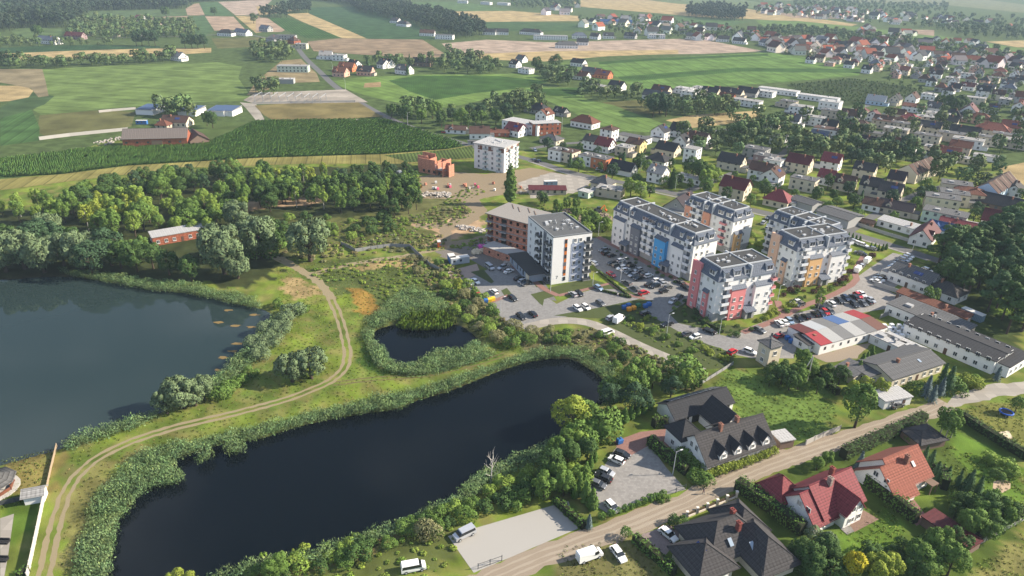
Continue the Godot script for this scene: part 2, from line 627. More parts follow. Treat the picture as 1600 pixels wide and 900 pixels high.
func resample(line: Array, step: float) -> Array:
	var out := [line[0]]
	for i in line.size() - 1:
		var a: Vector2 = line[i]
		var b: Vector2 = line[i + 1]
		var n := maxi(1, int(a.distance_to(b) / step))
		for k in n:
			out.append(a.lerp(b, (k + 1.0) / n))
	return out

func strip_into(b: MB, line: Array, width: float, shift: float, y: float, ragged := 0.0, rounds := 2):
	var p := smooth_line(line, rounds)
	if ragged > 0.0:
		p = resample(p, 1.5)
	var l := []
	var r := []
	for i in p.size():
		var d: Vector2 = (p[mini(i + 1, p.size() - 1)] - p[maxi(i - 1, 0)]).normalized()
		var s := Vector2(-d.y, d.x)
		var k1 := ragged * noise.get_noise_2d(p[i].x * 6.0, p[i].y * 6.0) * 2.0
		var k2 := ragged * noise.get_noise_2d(p[i].y * 6.0 + 90.0, p[i].x * 6.0) * 2.0
		l.append(p[i] + s * (shift + width / 2.0 + k1))
		r.append(p[i] + s * (shift - width / 2.0 + k2))
	for i in p.size() - 1:
		b.quad(Vector3(l[i].x, y, l[i].y), Vector3(r[i].x, y, r[i].y), Vector3(r[i + 1].x, y, r[i + 1].y), Vector3(l[i + 1].x, y, l[i + 1].y))

func ragged_sheet(called: String, poly: Array, y: float, m: Material, amount := 1.0):
	var closed := poly + [poly[0]]
	var p := resample(closed, 2.0)
	p.pop_back()
	for i in p.size():
		p[i] += Vector2(noise.get_noise_2d(p[i].x * 4.0, p[i].y * 4.0), noise.get_noise_2d(p[i].y * 4.0, p[i].x * 4.0 + 50.0)) * amount * 2.0
	return sheet(called, p, y, m)

func build_roads():
	# the two-rut track round the ponds
	var loop := pts("-104.4,-256 -93,-244.9 -77.3,-232 -68.8,-222.5 -62.4,-210.5 -55.8,-196 -50.7,-181.8 -47.8,-171.9 -48.3,-162.9 -53.7,-156 -62.1,-149.3 -73.3,-143.2 -84.1,-138 -92.2,-131.8 -96.5,-125.8 -97.8,-118.9 -95.9,-111.4 -92.6,-103.3 -89.1,-95.2 -86.1,-89.3")
	var ruts := mb()
	strip_into(ruts, loop, 0.95, 0.95, 0.012, 0.22, 3)
	strip_into(ruts, loop, 0.95, -0.95, 0.012, 0.22, 3)
	structure("dirt_track", ruts, M.track)
	strip("dirt_track", pts("-92,-245.6 -77.3,-232 -68.8,-222.5 -62.4,-210.5"), 3.2, 0.020, M.track, 0.8, 2)
	var side := pts("-74.2,-231 -68.6,-237.2 -57.6,-243.5 -41.2,-250.9 -29.3,-259.1 -11.4,-270.2")
	strip("dirt_track", side, 2.6, 0.014, M.track, 0.7)
	var ruts2 := mb()
	var dike := pts("-49.2,-159 -35.6,-162.9 -24.9,-164 -10.7,-170.9 -1.4,-177.4")
	strip_into(ruts2, dike, 0.5, 0.8, 0.008, 0.2)
	strip_into(ruts2, dike, 0.5, -0.8, 0.008, 0.2)
	structure("dirt_track", ruts2, M.dry_grass if M.has("dry_grass") else mat("dry_grass", Color(0.17, 0.15, 0.06), 0.95, "speck", 0.2))
	# dirt street in the foreground
	strip("dirt_road", pts("121.1,-157.5 111.2,-152.1 97.9,-145.9 83.4,-139.3 69.9,-133.3 58.9,-128 48,-121.3 38.1,-115.7 28.7,-110.4 18.6,-105.4 7.8,-100.3 -1,-95.4 -5.8,-91.8"), 5.6, 0.012, M.dirt_road, 0.6)
	var wheel := mb()
	for s in [-1.5, -0.2, 1.3]:
		strip_into(wheel, pts("121.1,-157.5 111.2,-152.1 97.9,-145.9 83.4,-139.3 69.9,-133.3 58.9,-128 48,-121.3 38.1,-115.7 28.7,-110.4 18.6,-105.4 7.8,-100.3 -1,-95.4 -5.8,-91.8"), 0.5, s, 0.020, 0.25)
	structure("wheel_track", wheel, mat("track_pale", Color(0.42, 0.355, 0.275), 0.95, "speck", 0.3))
	ragged_sheet("dirt_road", pts("125.1,-161.4 138,-167.7 151.4,-169.7 147.1,-163.3 137.7,-161.3 123.9,-156.1 117.3,-153.8"), 0.018, M.concrete, 0.5)
	# main street past the blocks, and the road up to the villages
	strip("asphalt_road", pts("-276.2,-897 -238.9,-802 -199.4,-713 -168.5,-640 -141.6,-586.5 -98.1,-509.4 -69,-470.8 -49.3,-450.6 -31,-431.8 -14.1,-417.5 7.9,-401.7 34,-370.6 62.3,-356.3 84.6,-339.4 122.6,-313.8 151.4,-291.1 172.6,-263.1 177,-256.8"), 6.2, 0.016, M.asphalt, 0.0)
	strip("asphalt_road", pts("-276.2,-897 -331.2,-981 -400.3,-1050 -453.2,-1001 -553.8,-942"), 5.0, 0.020, M.asphalt, 0.0)
	strip("pavement", pts("7.9,-396 33.6,-365.6 61.4,-350.5 83.5,-334.1 121,-309.2 149.6,-287 170.7,-259.7"), 1.6, 0.09, M.pale_pavers)
	# village and street lanes on the right
	strip("asphalt_road", pts("9.8,-426.3 26.6,-439.6 48,-447.1 84.3,-463.5 113.9,-480.1 143.2,-489.3 183.4,-514.9"), 5.0, 0.020, M.asphalt)
	strip("asphalt_road", pts("182,-525.8 253.9,-558.4 293.5,-595.1 354.7,-658 417,-695"), 6.0, 0.024, M.asphalt)
	strip("asphalt_road", pts("141.6,-377.9 172.8,-397.9 214,-431.3 267.2,-463.5 318.1,-491.3 388.4,-528.2"), 5.0, 0.028, M.asphalt)
	strip("asphalt_road", pts("84.6,-339.4 106.9,-362.6 132.5,-390.1 165.8,-421.9 186.3,-456.7"), 5.0, 0.032, M.asphalt)
	strip("asphalt_road", pts("151.4,-291.1 170.8,-311.2 194.3,-334 218.5,-355 239.7,-368.3"), 4.5, 0.036, M.asphalt)
	strip("asphalt_road", pts("162.3,-263.8 147.6,-249.9 129.1,-231.2 117.2,-219.9 110.7,-209.7 97.7,-204.4"), 8.0, 0.018, M.pale_pavers)
	# the parking lots and the residents' lane
	sheet("parking_lot", pts("-23.3,-256.8 -17.8,-263.3 -10.1,-271.8 -0.3,-249.7 11.8,-229.6 15.8,-214 0.1,-217.1 -10,-239.8"), 0.006, mat("grey_gravel", Color(0.20, 0.19, 0.185), 0.95, "speck", 0.15))
	sheet("parking_lot", pts("-18.5,-227.7 -11.2,-237.3 -6.5,-243.1 -0.2,-237.4 8.2,-228.3 11.5,-217.8 15.7,-211.6 24.2,-220.6 38,-229.5 47.4,-217.4 30.8,-206.7 17.4,-201.8 12.9,-197.5 4.5,-192.8 -0.7,-196.8 -6.3,-205.5 -12.3,-214.9 -17.5,-221.3"), 0.026, M.grey_pavers)
	sheet("parking_lot", pts("33.9,-274.9 39.5,-275.3 51.5,-255.1 63.4,-237.3 67.8,-224.8 64.8,-216.9 52.8,-201.9 55.7,-205.7 49.2,-212 45.5,-216.8 41.4,-228.6 33.2,-241.3 30,-251.7"), 0.022, M.grey_pavers)
	strip("asphalt_road", pts("66,-227.4 53.7,-212.3 48.2,-206.3 55.1,-197.7 65.4,-188.6 72.9,-186.2 86.5,-184.9"), 8.5, 0.034, M.grey_pavers)
	sheet("parking_lot", pts("65.8,-189.8 86.7,-203.8 110.8,-215.5 133,-239.9 159.9,-267.1 165.7,-262.7 149.3,-238 140,-229.1 143.2,-221.4 135.9,-216 119.8,-210.3 94.4,-195.5 86.5,-179.2 73.6,-178.6 65.7,-181.9"), 0.030, M.pale_pavers)
	strip("concrete_lane", pts("4.5,-194.1 15.2,-199.9 24.7,-199.5 31.5,-193.8 40.3,-184.1 48.8,-176.6 56.6,-170.3"), 4.4, 0.042, M.concrete, 0.0)
	# red brick footways
	strip("pavement", pts("36.6,-276.6 42.6,-266.8 53.3,-250.1 62.9,-232.7 67.2,-227.5"), 3.0, 0.060, M.red_pavers, 0.0, 1)
	strip("pavement", pts("16.5,-218.1 24.3,-222.2 36.1,-229.4 42.5,-219.6 47.4,-217.4"), 1.8, 0.066, M.red_pavers, 0.0, 0)
	strip("pavement", pts("-0.2,-243.5 7.1,-232.1 11.6,-223 16.5,-218.1"), 2.2, 0.072, M.red_pavers, 0.0, 1)
	strip("pavement", pts("-7.4,-211.7 -1.1,-217.1"), 2.0, 0.076, M.red_pavers, 0.0, 0)
	strip("pavement", pts("75.3,-194.5 90,-204 101.2,-214 116.6,-224 131.6,-236.9 134.4,-246 145.8,-262.7"), 2.4, 0.078, M.red_pavers, 0.0, 1)
	strip("pavement", pts("94.9,-218.6 92.2,-204.1"), 2.4, 0.082, M.red_pavers, 0.0, 0)
	# green islands between the bays
	for g in [pts("-16,-236.4 -11.2,-239.1 -6.7,-228.4 -7.6,-226.7"), pts("-3.9,-221.1 -1.9,-223.3 0.1,-218.2 -2.2,-215.5"), pts("6.7,-218.6 11.6,-221.5 16.5,-218.6 11.4,-214.8 10.8,-209.8 9.7,-211.7"), pts("11.2,-223 28.8,-233.5 43,-223.3 47.5,-217.9 37.4,-224.6 25.6,-223.9 17.2,-219.2"), pts("14.4,-203 31.1,-210 45.6,-217.3 49.9,-216 47.2,-210.9 37.2,-205.6 32.4,-201.7 21.7,-202"), pts("7.8,-228.2 10.7,-231.2 11.7,-226.8 8.9,-224.5"), pts("53.7,-206.6 62.5,-216.7 66.4,-200.5 78.4,-198 72.6,-192.2 55.6,-199.9")]:
		sheet("lawn", g, 0.05, M.verge)
	sheet("lawn", pts("33.5,-202.2 44.5,-210.8 47.8,-203.9 54.4,-194.2 62.7,-185.7 69.4,-181 65.1,-172.8 57.3,-171.7 47.6,-180.3 39,-188.4 31.9,-197.3"), 0.038, M.verge)
	sheet("parking_lot", pts("-11.9,-104.7 13.7,-115.8 15.2,-107.7 -6,-95.5"), 0.026, mat("white_gravel", Color(0.46, 0.44, 0.405), 0.95, "speck", 0.15))
	sheet("parking_lot", pts("18.7,-120.6 22.2,-126.2 25.8,-133.2 29.1,-138.3 34.9,-137.3 37.6,-127.9 40.8,-120.4 29.7,-116.3 22.7,-111.8 19.5,-114.6"), 0.024, M.pale_pavers)
	sheet("parking_lot", pts("26.5,-137 33.6,-141.1 43.8,-143.4 46.1,-142.4 42.4,-135.1 34.6,-135.5 29.8,-131.7 27.4,-131.6"), 0.030, M.red_pavers)
	sheet("driveway", pts("28.1,-106.4 34.9,-109.5 37,-106.7 32.4,-101.1"), 0.026, mat("mauve_pavers", Color(0.21, 0.165, 0.155), 0.9, "pavers", 0.3))
	sheet("driveway", pts("56.4,-121 64.9,-123.4 63.6,-117.8 58.7,-116"), 0.026, M.grey_pavers)
	sheet("terrace", pts("73.8,-111.2 78.9,-115.2 81,-112.6 74,-108.7"), 0.12, mat("brown_pavers", Color(0.20, 0.13, 0.10), 0.9, "pavers", 0.25))
	sheet("terrace", pts("71.3,-109.7 73.8,-111.2 75,-109.4 72.1,-107.9"), 0.10, M.pale_pavers)
	sheet("garden_path", pts("88.1,-117.9 92,-120 92.2,-113 88.3,-111"), 0.03, M.red_pavers)
	sheet("terrace", pts("-105.7,-106.3 -103.7,-107.7 -97.4,-96.5 -94.6,-91.2 -95.3,-91.2"), 0.06, M.concrete)
	# sandy building yards
	ragged_sheet("building_yard", pts("-59,-353.7 -37.3,-370.3 -15.8,-367.3 9.2,-382.4 42.2,-362.8 39.2,-348.6 15.2,-337.8 -6.1,-331.8 -18.5,-322.6 -45.4,-322.4 -54.1,-334"), 0.010, M.sand, 0.6)
	ragged_sheet("building_yard", pts("-29.2,-325.7 -18.8,-326.6 -12.4,-306 -19.5,-289.9 -28.5,-278.1 -32.1,-285.7 -19.7,-305.5"), 0.022, M.sand, 0.5)
	strip("dirt_track", pts("-43.4,-284.9 -31.9,-284.1 -23.6,-286.3 -17,-296.8"), 5.0, 0.018, M.sand, 0.8)
	strip("dirt_track", pts("-32.1,-285.7 -28.1,-273.5 -29.9,-264.6 -21.9,-265.2 -10.2,-273.3"), 5.0, 0.026, M.sand, 0.6)
	ragged_sheet("building_yard", pts("-31.6,-256.2 -20.3,-261.8 -11.3,-267.4 -0.3,-246.6 -5.1,-240.1 -14.5,-252 -20.2,-244 -28.3,-249.8"), 0.016, M.rubble_ground, 1.0)
	sheet("pavement", pts("-24.5,-235.9 -19.5,-240.4 -14,-244.4 -11.7,-233.8 -18.6,-229.4 -22.6,-229.1"), 0.020, mat("worn_pavers", Color(0.33, 0.25, 0.21), 0.9, "pavers", 0.3))
	ragged_sheet("building_yard", pts("1.9,-353.3 19.8,-373.1 44.2,-365.4 33.4,-339.3 8.4,-326.8"), 0.022, M.concrete, 1.0)
	ragged_sheet("gravel_lane", pts("93.2,-181.4 104.9,-185.9 115,-190.3 106.4,-180.2 95.5,-177.5"), 0.03, M.dirt_road, 0.6)

func field(poly: Array, base: Color, t := "speck", scale := 0.03, turn := 0.0):
	var m := StandardMaterial3D.new()
	m.albedo_color = (base * 1.5).linear_to_srgb()
	m.albedo_texture = tex[t]
	m.roughness = 0.95
	m.metallic_specular = 0.15
	m.detail_enabled = true
	m.detail_albedo = tex.soft
	m.detail_blend_mode = BaseMaterial3D.BLEND_MODE_MUL
	m.detail_uv_layer = BaseMaterial3D.DETAIL_UV_2
	var y := 0.03 + 0.012 * (field_count % 12)
	field_count += 1
	var p := PackedVector2Array(poly)
	var tr := Geometry2D.triangulate_polygon(p)
	var st := SurfaceTool.new()
	st.begin(Mesh.PRIMITIVE_TRIANGLES)
	st.set_normal(Vector3.UP)
	for k in range(0, tr.size(), 3):
		var a := tr[k]
		var b := tr[k + 1]
		var c := tr[k + 2]
		if (p[b] - p[a]).cross(p[c] - p[a]) < 0:
			var e := b
			b = c
			c = e
		for i in [a, b, c]:
			st.set_normal(Vector3.UP)
			st.set_uv(p[i].rotated(turn) * scale)
			st.set_uv2(p[i] * 0.006)
			st.add_vertex(Vector3(p[i].x, y, p[i].y))
	structure("field", st.commit(), m)

var field_count := 0

func build_fields():
	var green := Color(0.075, 0.125, 0.035)
	var corn := Color(0.045, 0.095, 0.022)
	var gold := Color(0.42, 0.32, 0.16)
	var stubble := Color(0.33, 0.24, 0.17)
	var pale := Color(0.40, 0.31, 0.24)
	var olive := Color(0.13, 0.13, 0.05)
	# left middle ground
	field(pts("-461.3,-684 -400,-726 -321.6,-760 -285.6,-733 -262.9,-662 -227.2,-589.1 -211.4,-556.7 -254.7,-542.6 -307.2,-510.5 -335.2,-484 -351.8,-499.9 -373.7,-553.1 -411.8,-609"), Color(0.115, 0.165, 0.050), "lines", 0.02, 1.4)
	field(pts("-336.9,-483.8 -307,-505.8 -278.5,-502.5 -258.1,-456.5 -296.3,-424.9 -309.1,-437.5"), olive, "speck", 0.03)
	field(pts("-366.8,-486.6 -352.6,-499.8 -313,-446.2 -293.1,-413.5 -306.9,-399.4"), Color(0.05, 0.10, 0.03), "lines", 0.03, 0.3)
	field(pts("-379.9,-505.6 -388.2,-532.1 -394.3,-564.4 -369.4,-553.7 -356.6,-521 -352.8,-492.9 -356,-470.8"), Color(0.06, 0.10, 0.04))
	field(pts("-441.3,-591.1 -419.1,-594.6 -398.5,-572.7 -384.9,-545.9 -388.8,-529.3 -396.2,-525.7"), gold)
	field(pts("-500.6,-677 -461.3,-684 -414.7,-615 -373.7,-553.1 -377.9,-546.9 -407.7,-583.6 -453.7,-609"), Color(0.24, 0.20, 0.12))
	field(pts("-293.4,-369.2 -272.3,-380.9 -249.7,-399.3 -190.1,-421.4 -183.1,-481.5 -96.1,-498.5 -49.1,-448.8 -32.8,-428.3 -42,-419.3 -78.9,-403.3 -150.3,-387.5 -213,-365.2 -237.2,-346.9 -269.9,-335.9"), corn, "rows", 0.09, 0.25)
	field(pts("-267.7,-332.7 -237.2,-346.9 -213,-365.2 -150.3,-387.5 -78.9,-403.3 -42,-419.3 -27.6,-430.5 -24.8,-398.5 -60.7,-383.8 -118,-378.3 -177.6,-364.7 -214.9,-343.1 -255.1,-314.8"), Color(0.20, 0.18, 0.06), "lines", 0.03, 0.2)
	field(pts("-78.4,-400.4 -41.9,-417.8 -27.5,-428.9 -24.9,-399.9 -61.1,-386.5"), Color(0.085, 0.12, 0.035), "rows", 0.06, 0.25)
	field(pts("-203.4,-536.6 -167.7,-554.6 -127.9,-560.1 -104.4,-517.8 -98.1,-509.4 -123.7,-497.3 -170.1,-483.1 -185,-503"), Color(0.20, 0.165, 0.07))
	field(pts("-223.6,-574.7 -239.6,-643 -260,-782 -244.3,-801 -199.2,-700 -183.3,-652 -215.1,-640 -215.6,-606"), Color(0.27, 0.215, 0.12))
	field(pts("-221,-590 -151.1,-616 -120.3,-561.1 -204.1,-541.7 -219.3,-555.6"), Color(0.36, 0.32, 0.27))
	field(pts("-218.9,-547.6 -205,-544.2 -176.6,-482.3 -164.5,-479.6 -92.7,-505.6 -93,-496.7 -169.7,-474.9 -184.6,-485.5 -205.2,-523.9"), Color(0.36, 0.33, 0.28))
	field(pts("-230.1,-465.7 -208.9,-478.4 -177.5,-478.1 -176.4,-462.2 -190.1,-421.4 -210.4,-431"), Color(0.09, 0.13, 0.04))
	# beyond the road, green plots
	field(pts("-172.7,-658 -154.3,-684 -108.1,-708 14.1,-737 32.8,-703 7,-650 -35.6,-572.8 -54.4,-548.9 -80.1,-550.6 -109.7,-573.7 -136.3,-599.3 -156.9,-628"), Color(0.115, 0.18, 0.045), "lines", 0.03, 0.8)
	field(pts("-122.7,-670 -101.3,-705 -18.5,-714 32.3,-691 7,-650 -38.2,-614 -68,-579.5 -94.6,-615"), corn * 1.15, "rows", 0.07, 0.5)
	field(pts("-141.6,-652 -128.4,-661 -123.4,-634 -137.8,-628"), Color(0.30, 0.21, 0.11))
	field(pts("-1.9,-649 58,-658 59,-600 80.7,-574.9 96.1,-538.5 113.4,-500.2 91.3,-479.5 65,-484.3 52.3,-521.3 23.1,-595.2"), Color(0.105, 0.165, 0.045), "lines", 0.03, 0.5)
	field(pts("6.9,-640 58,-658 51.8,-614 29.2,-611"), corn)
	field(pts("90.2,-833 149.7,-879 340.5,-982 371.6,-948 405.1,-844 376.8,-785 276.8,-726 179.4,-677 115.2,-660 102.2,-722 91.4,-787"), Color(0.095, 0.165, 0.040), "lines", 0.02, 0.12)
	field(pts("103.2,-731 251.2,-821 402.6,-838 385.8,-806 249.9,-792 123,-709 103.3,-706"), corn * 1.2, "rows", 0.05, 0.1)
	field(pts("90.8,-839 149.7,-879 335.7,-967 328.7,-946 146,-855 92.4,-818"), corn)
	field(pts("53.1,-837 94.6,-840 92.3,-783 102.2,-722 115.2,-660 90.3,-653 58.3,-703 42.5,-774"), Color(0.12, 0.18, 0.05))
	field(pts("-284.1,-968 -252.6,-1017 -136.8,-1028 -108,-935 -79,-845 -103.6,-829 -190.4,-852 -248.9,-871"), Color(0.27, 0.20, 0.13))
	field(pts("-105.2,-987 -46.6,-1050 45.9,-1038 185.5,-1106 283.5,-1149 340.8,-996 245.1,-948 122.1,-910 30.4,-833 -37.2,-842 -83.4,-893"), pale)
	field(pts("-70.2,-877 41.8,-933 218.8,-985 209.8,-941 112.3,-896 30.4,-833 -37,-836"), gold)
	field(pts("112.9,-521.9 137.2,-543.7 195.2,-568.7 196.4,-546.3 153.7,-511.4 126.8,-497.6"), gold)
	field(pts("269.5,-709 359.2,-765 397.9,-706 381.9,-662 325.7,-622 281.6,-599.1 266,-645"), Color(0.05, 0.075, 0.025), "rows", 0.05, 0.9)
	field(pts("71.4,-587.5 115.5,-608 122.5,-572.4 114.9,-545.8 91.8,-542.8"), olive)
	field(pts("294.8,-409.5 325.3,-427 288.7,-372.6 277.1,-374"), gold)
	field(pts("213.3,-459.6 233.9,-467.1 224,-435.5 200.1,-417.7"), Color(0.10, 0.13, 0.04))
	# upper left, past the shelter belts
	field(pts("-609,-818 -571.6,-852 -517.4,-877 -440.7,-881 -426.6,-851 -508.2,-821 -580.4,-777"), Color(0.04, 0.085, 0.035), "rows", 0.03, 0.1)
	field(pts("-577,-772 -508.2,-821 -443.2,-854 -375.5,-876 -358.9,-835 -390.2,-805 -457.2,-770 -542.2,-723"), gold)
	field(pts("-709,-1005 -712,-1043 -668,-1055 -600,-947 -604,-915 -649,-934"), Color(0.10, 0.15, 0.055))
	field(pts("-800,-1350 -751,-1403 -670,-1471 -602,-1325 -655,-1262 -735,-1236"), Color(0.09, 0.135, 0.055))
	field(pts("-733,-1223 -655,-1262 -596.1,-1312 -558.7,-1239 -621,-1193 -701,-1168"), stubble)
	field(pts("-671,-1471 -718,-1621 -717,-1645 -574.5,-1335 -602,-1325"), stubble * 1.1)
	field(pts("-725,-1666 -697,-1703 -522.7,-1337 -574.5,-1335"), Color(0.075, 0.135, 0.05))
	field(pts("-593.1,-1313 -568.9,-1321 -452.1,-1075 -437.1,-1005 -467.1,-1033"), Color(0.075, 0.13, 0.05))
	field(pts("-568.9,-1321 -517.7,-1323 -417.3,-1105 -452.1,-1075"), stubble * 1.15)
	field(pts("-697,-1703 -646,-1808 -612,-1824 -491,-1363 -524.8,-1352"), pale)
	field(pts("-519.6,-1338 -480.8,-1351 -378,-1095 -383.3,-1055"), gold)
	field(pts("-416.5,-976 -366,-1005 -298.7,-989 -282,-931 -365.9,-871"), olive)
	field(pts("-571,-1593 -534.4,-1653 -462.1,-1552 -466.8,-1438 -485.6,-1365"), gold * 0.9)
	field(pts("-476.6,-1322 -453.4,-1315 -358.6,-1111 -354.4,-1082 -389.4,-1072"), stubble * 1.2)
	field(pts("-453.4,-1315 -419.9,-1327 -250.3,-1026 -294.8,-1006 -358.6,-1111"), corn * 1.1, "rows", 0.03, 0.4)
	field(pts("-448.2,-1411 -417.6,-1456 -216.6,-1026 -248.4,-1018 -380,-1269"), gold)
	field(pts("-456.7,-1596 -366.7,-1676 -204.8,-1367 -119.1,-1032 -212.3,-1018 -414.4,-1440"), Color(0.05, 0.10, 0.04), "rows", 0.03, 0.4)
	field(pts("-343.9,-1281 -310.2,-1305 -285.6,-1246 -295.2,-1195 -325.4,-1222"), olive)
	field(pts("-277.6,-1865 -157,-1977 -16.6,-1682 -72.4,-1620 -171.5,-1624 -256.6,-1722"), Color(0.09, 0.15, 0.05))
	field(pts("-174.2,-1583 -16.4,-1662 127.6,-1560 117.3,-1426 -60.4,-1355 -116.2,-1459"), gold)
	field(pts("-87.7,-1319 -13.1,-1370 148.3,-1364 130.8,-1246 41.7,-1199 -52.7,-1184"), Color(0.06, 0.11, 0.04))
	# far right, towards the horizon
	field(pts("157.2,-2187 397.6,-2454 612,-1971 707,-1531 669,-1475 514.5,-1601 396.4,-1633 144.7,-1886"), gold * 0.95)
	field(pts("318.3,-2497 745,-2815 756,-2196 671,-1994 457.1,-2130"), Color(0.13, 0.17, 0.07))
	field(pts("282.3,-1631 365.7,-1623 477.1,-1523 406.9,-1413 260.7,-1426"), Color(0.08, 0.14, 0.05))
	field(pts("508.6,-1582 604,-1579 677,-1463 752,-1343 783,-1123 712,-990 659,-1080 625,-1203 582,-1357 475,-1433"), Color(0.12, 0.19, 0.05))
	field(pts("636,-1838 874,-1836 796,-1692 624,-1672"), stubble)
	field(pts("734,-1425 814,-1434 744,-1306 719,-1345"), stubble)
	field(pts("785,-1222 939,-1290 844,-1153 784,-1140"), gold)
	field(pts("959,-1623 1069,-1639 1184,-1641 1037,-1429 992,-1497 922,-1534"), Color(0.12, 0.18, 0.06))
	field(pts("197.7,-2613 1121,-3374 1981,-3362 1708,-2226 1473,-1912 1427,-2479 839,-2510"), Color(0.17, 0.18, 0.09))


# ---------------------------------------------------------------- plants
func rnd(a: float, b: float) -> float:
	return rng.randf_range(a, b)

func rnd_dir() -> Vector3:
	var z := rnd(-1, 1)
	var t := rnd(0, TAU)
	var r := sqrt(1 - z * z)
	return Vector3(r * cos(t), z, r * sin(t))

func leaf(b: MB, at: Vector3, out_dir: Vector3, size: float, long := 1.0, droop := 0.0, soft := 0.6):
	var f := (out_dir * 0.9 + rnd_dir() * 0.8).normalized()
	var u := f.cross(rnd_dir()).normalized()
	if droop > 0:
		u = (u * (1 - droop) + Vector3.DOWN * droop).normalized()
	var w := f.cross(u).normalized()
	var s := size * rnd(0.7, 1.3)
	u *= s * long * 0.5
	w *= s * 0.42
	var q := (f * (1 - soft) + out_dir * soft).normalized()
	b.smooth_tri(at - u, at + w * rnd(0.6, 1.1), at + u, q, q, q)
	b.smooth_tri(at - u, at + u, at - w * rnd(0.6, 1.1), q, q, q)

func clump(b: MB, at: Vector3, r: Vector3, count: int, size: float, tint: float, lobes: Array, long := 1.0, droop := 0.0):
	for i in count:
		var d := rnd_dir()
		if d.y < -0.55:
			d.y = -d.y
		var p := at + d * r * rnd(0.78, 1.06)
		var hid := false
		for l in lobes:
			if l[0] != at and ((p - l[0]) / l[1]).length() < 0.72:
				hid = true
				break
		if hid:
			continue
		var k := tint * rnd(0.80, 1.2)
		b.col = Color(k * rnd(0.92, 1.12), k, k * rnd(0.85, 1.1))
		leaf(b, p, d, size, long, droop)

# every crown stands on a tree 10 m tall
func broad_crown(lobes_n: int, centre: float, rx: float, ry: float, per: int, size: float, long := 1.0, droop := 0.0, lobe := 0.42) -> ArrayMesh:
	var b := mb(true)
	var lobes := [[Vector3(0, centre, 0), Vector3(rx, ry, rx) * 0.66]]
	for i in lobes_n:
		var d := rnd_dir()
		d.y = d.y * 0.9 + 0.12
		var k := rnd(0.75, 1.2)
		lobes.append([Vector3(0, centre, 0) + d * Vector3(rx, ry, rx) * rnd(0.55, 0.74), Vector3(rx, minf(ry, rx * 1.2), rx) * lobe * k])
	for l in lobes:
		clump(b, l[0], l[1], per, size, rnd(0.82, 1.18), lobes, long, droop)
	return b.mesh()

func spruce_crown(dense := 1.0) -> ArrayMesh:
	var b := mb(true)
	for t in 15:
		var y := 1.0 + t * 0.6
		var r := 2.5 * (1.0 - t / 15.5) + 0.12
		var arms := 11 if t < 9 else 7
		for k in arms:
			var a := TAU * (k + rnd(-0.3, 0.3)) / arms + t
			var tint := rnd(0.75, 1.2)
			for s in int(7 * dense):
				var f := (s + 0.6) / 7.0 / dense
				var p := Vector3(cos(a) * r * f, y - 0.42 * r * f * f + rnd(-0.1, 0.1), sin(a) * r * f)
				var k2 := tint * rnd(0.8, 1.2)
				b.col = Color(k2, k2, k2)
				leaf(b, p, (Vector3(cos(a), 0.8, sin(a))).normalized(), 0.75 - 0.3 * f, 1.2, 0.3)
	return b.mesh()

func pine_crown() -> ArrayMesh:
	var b := mb(true)
	var lobes := []
	for i in 17:
		var y := rnd(4.2, 9.4)
		var r := 2.3 * sqrt(clampf((10.2 - y) / 5.0, 0.05, 1.0)) * rnd(0.5, 1.0)
		var a := rnd(0, TAU)
		lobes.append([Vector3(cos(a) * r, y, sin(a) * r), Vector3(1.15, 0.7, 1.15) * rnd(0.75, 1.2)])
	for l in lobes:
		clump(b, l[0], l[1], 190, 0.34, rnd(0.75, 1.2), lobes, 1.5)
	return b.mesh()

func column_crown(rx: float, base: float, per: int, size: float, tip := 0.35) -> ArrayMesh:
	var b := mb(true)
	for i in per:
		var t := sqrt(rnd(0.0, 1.0))
		var y := 10.0 - (10.0 - base) * t
		var w := rx * minf(1.0, tip + 1.25 * t) * (1.0 if t < 0.85 else 1.0 - (t - 0.85) * 2.2)
		if t < 0.12:
			w = rx * t / 0.12 * (tip + 0.15)
		var a := rnd(0, TAU)
		var lump := 0.82 + 0.18 * sin(a * 3.0 + y * 2.3) + 0.12 * sin(a * 5.0 - y * 4.1)
		var r := w * lump * rnd(0.8, 1.05)
		var k := rnd(0.75, 1.2) * (0.85 + 0.25 * (lump - 0.6))
		b.col = Color(k, k, k)
		leaf(b, Vector3(cos(a) * r, y, sin(a) * r), Vector3(cos(a), 0.45, sin(a)).normalized(), size, 1.6, -0.0)
	return b.mesh()

func shrub_crown(n: int, per: int, size: float, tall := 0.8) -> ArrayMesh:     # 10 units tall too: scaled down to its height
	var b := mb(true)
	var lobes := []
	for i in n:
		var a := rnd(0, TAU)
		var r := sqrt(rnd(0, 1)) * 4.6
		var k := rnd(2.2, 3.8)
		lobes.append([Vector3(cos(a) * r, rnd(2.0, 6.6) * tall * (1.15 - r / 9.0), sin(a) * r), Vector3(k, k * 0.95, k)])
	for l in lobes:
		clump(b, l[0], l[1], per, size, rnd(0.8, 1.2), lobes, 1.2)
	return b.mesh()

func trunk_mesh(r: float, top: float, fork: float, spread: float) -> ArrayMesh:
	var b := mb()
	var bend := Vector3(rnd(-0.2, 0.2), fork, rnd(-0.2, 0.2))
	b.tube(Vector3(0, -0.3, 0), bend, r * 1.25, r * 0.8, 7)
	b.tube(bend, Vector3(bend.x * 1.4, top, bend.z), r * 0.8, r * 0.18, 6)
	for i in 5:
		var a := TAU * i / 5.0 + rnd(-0.4, 0.4)
		var y := fork + (top - fork) * (0.05 + 0.13 * i)
		b.tube(Vector3(bend.x, y, bend.z), Vector3(cos(a) * spread, y + spread * rnd(0.7, 1.2), sin(a) * spread), r * 0.42, r * 0.1, 5)
	return b.mesh()

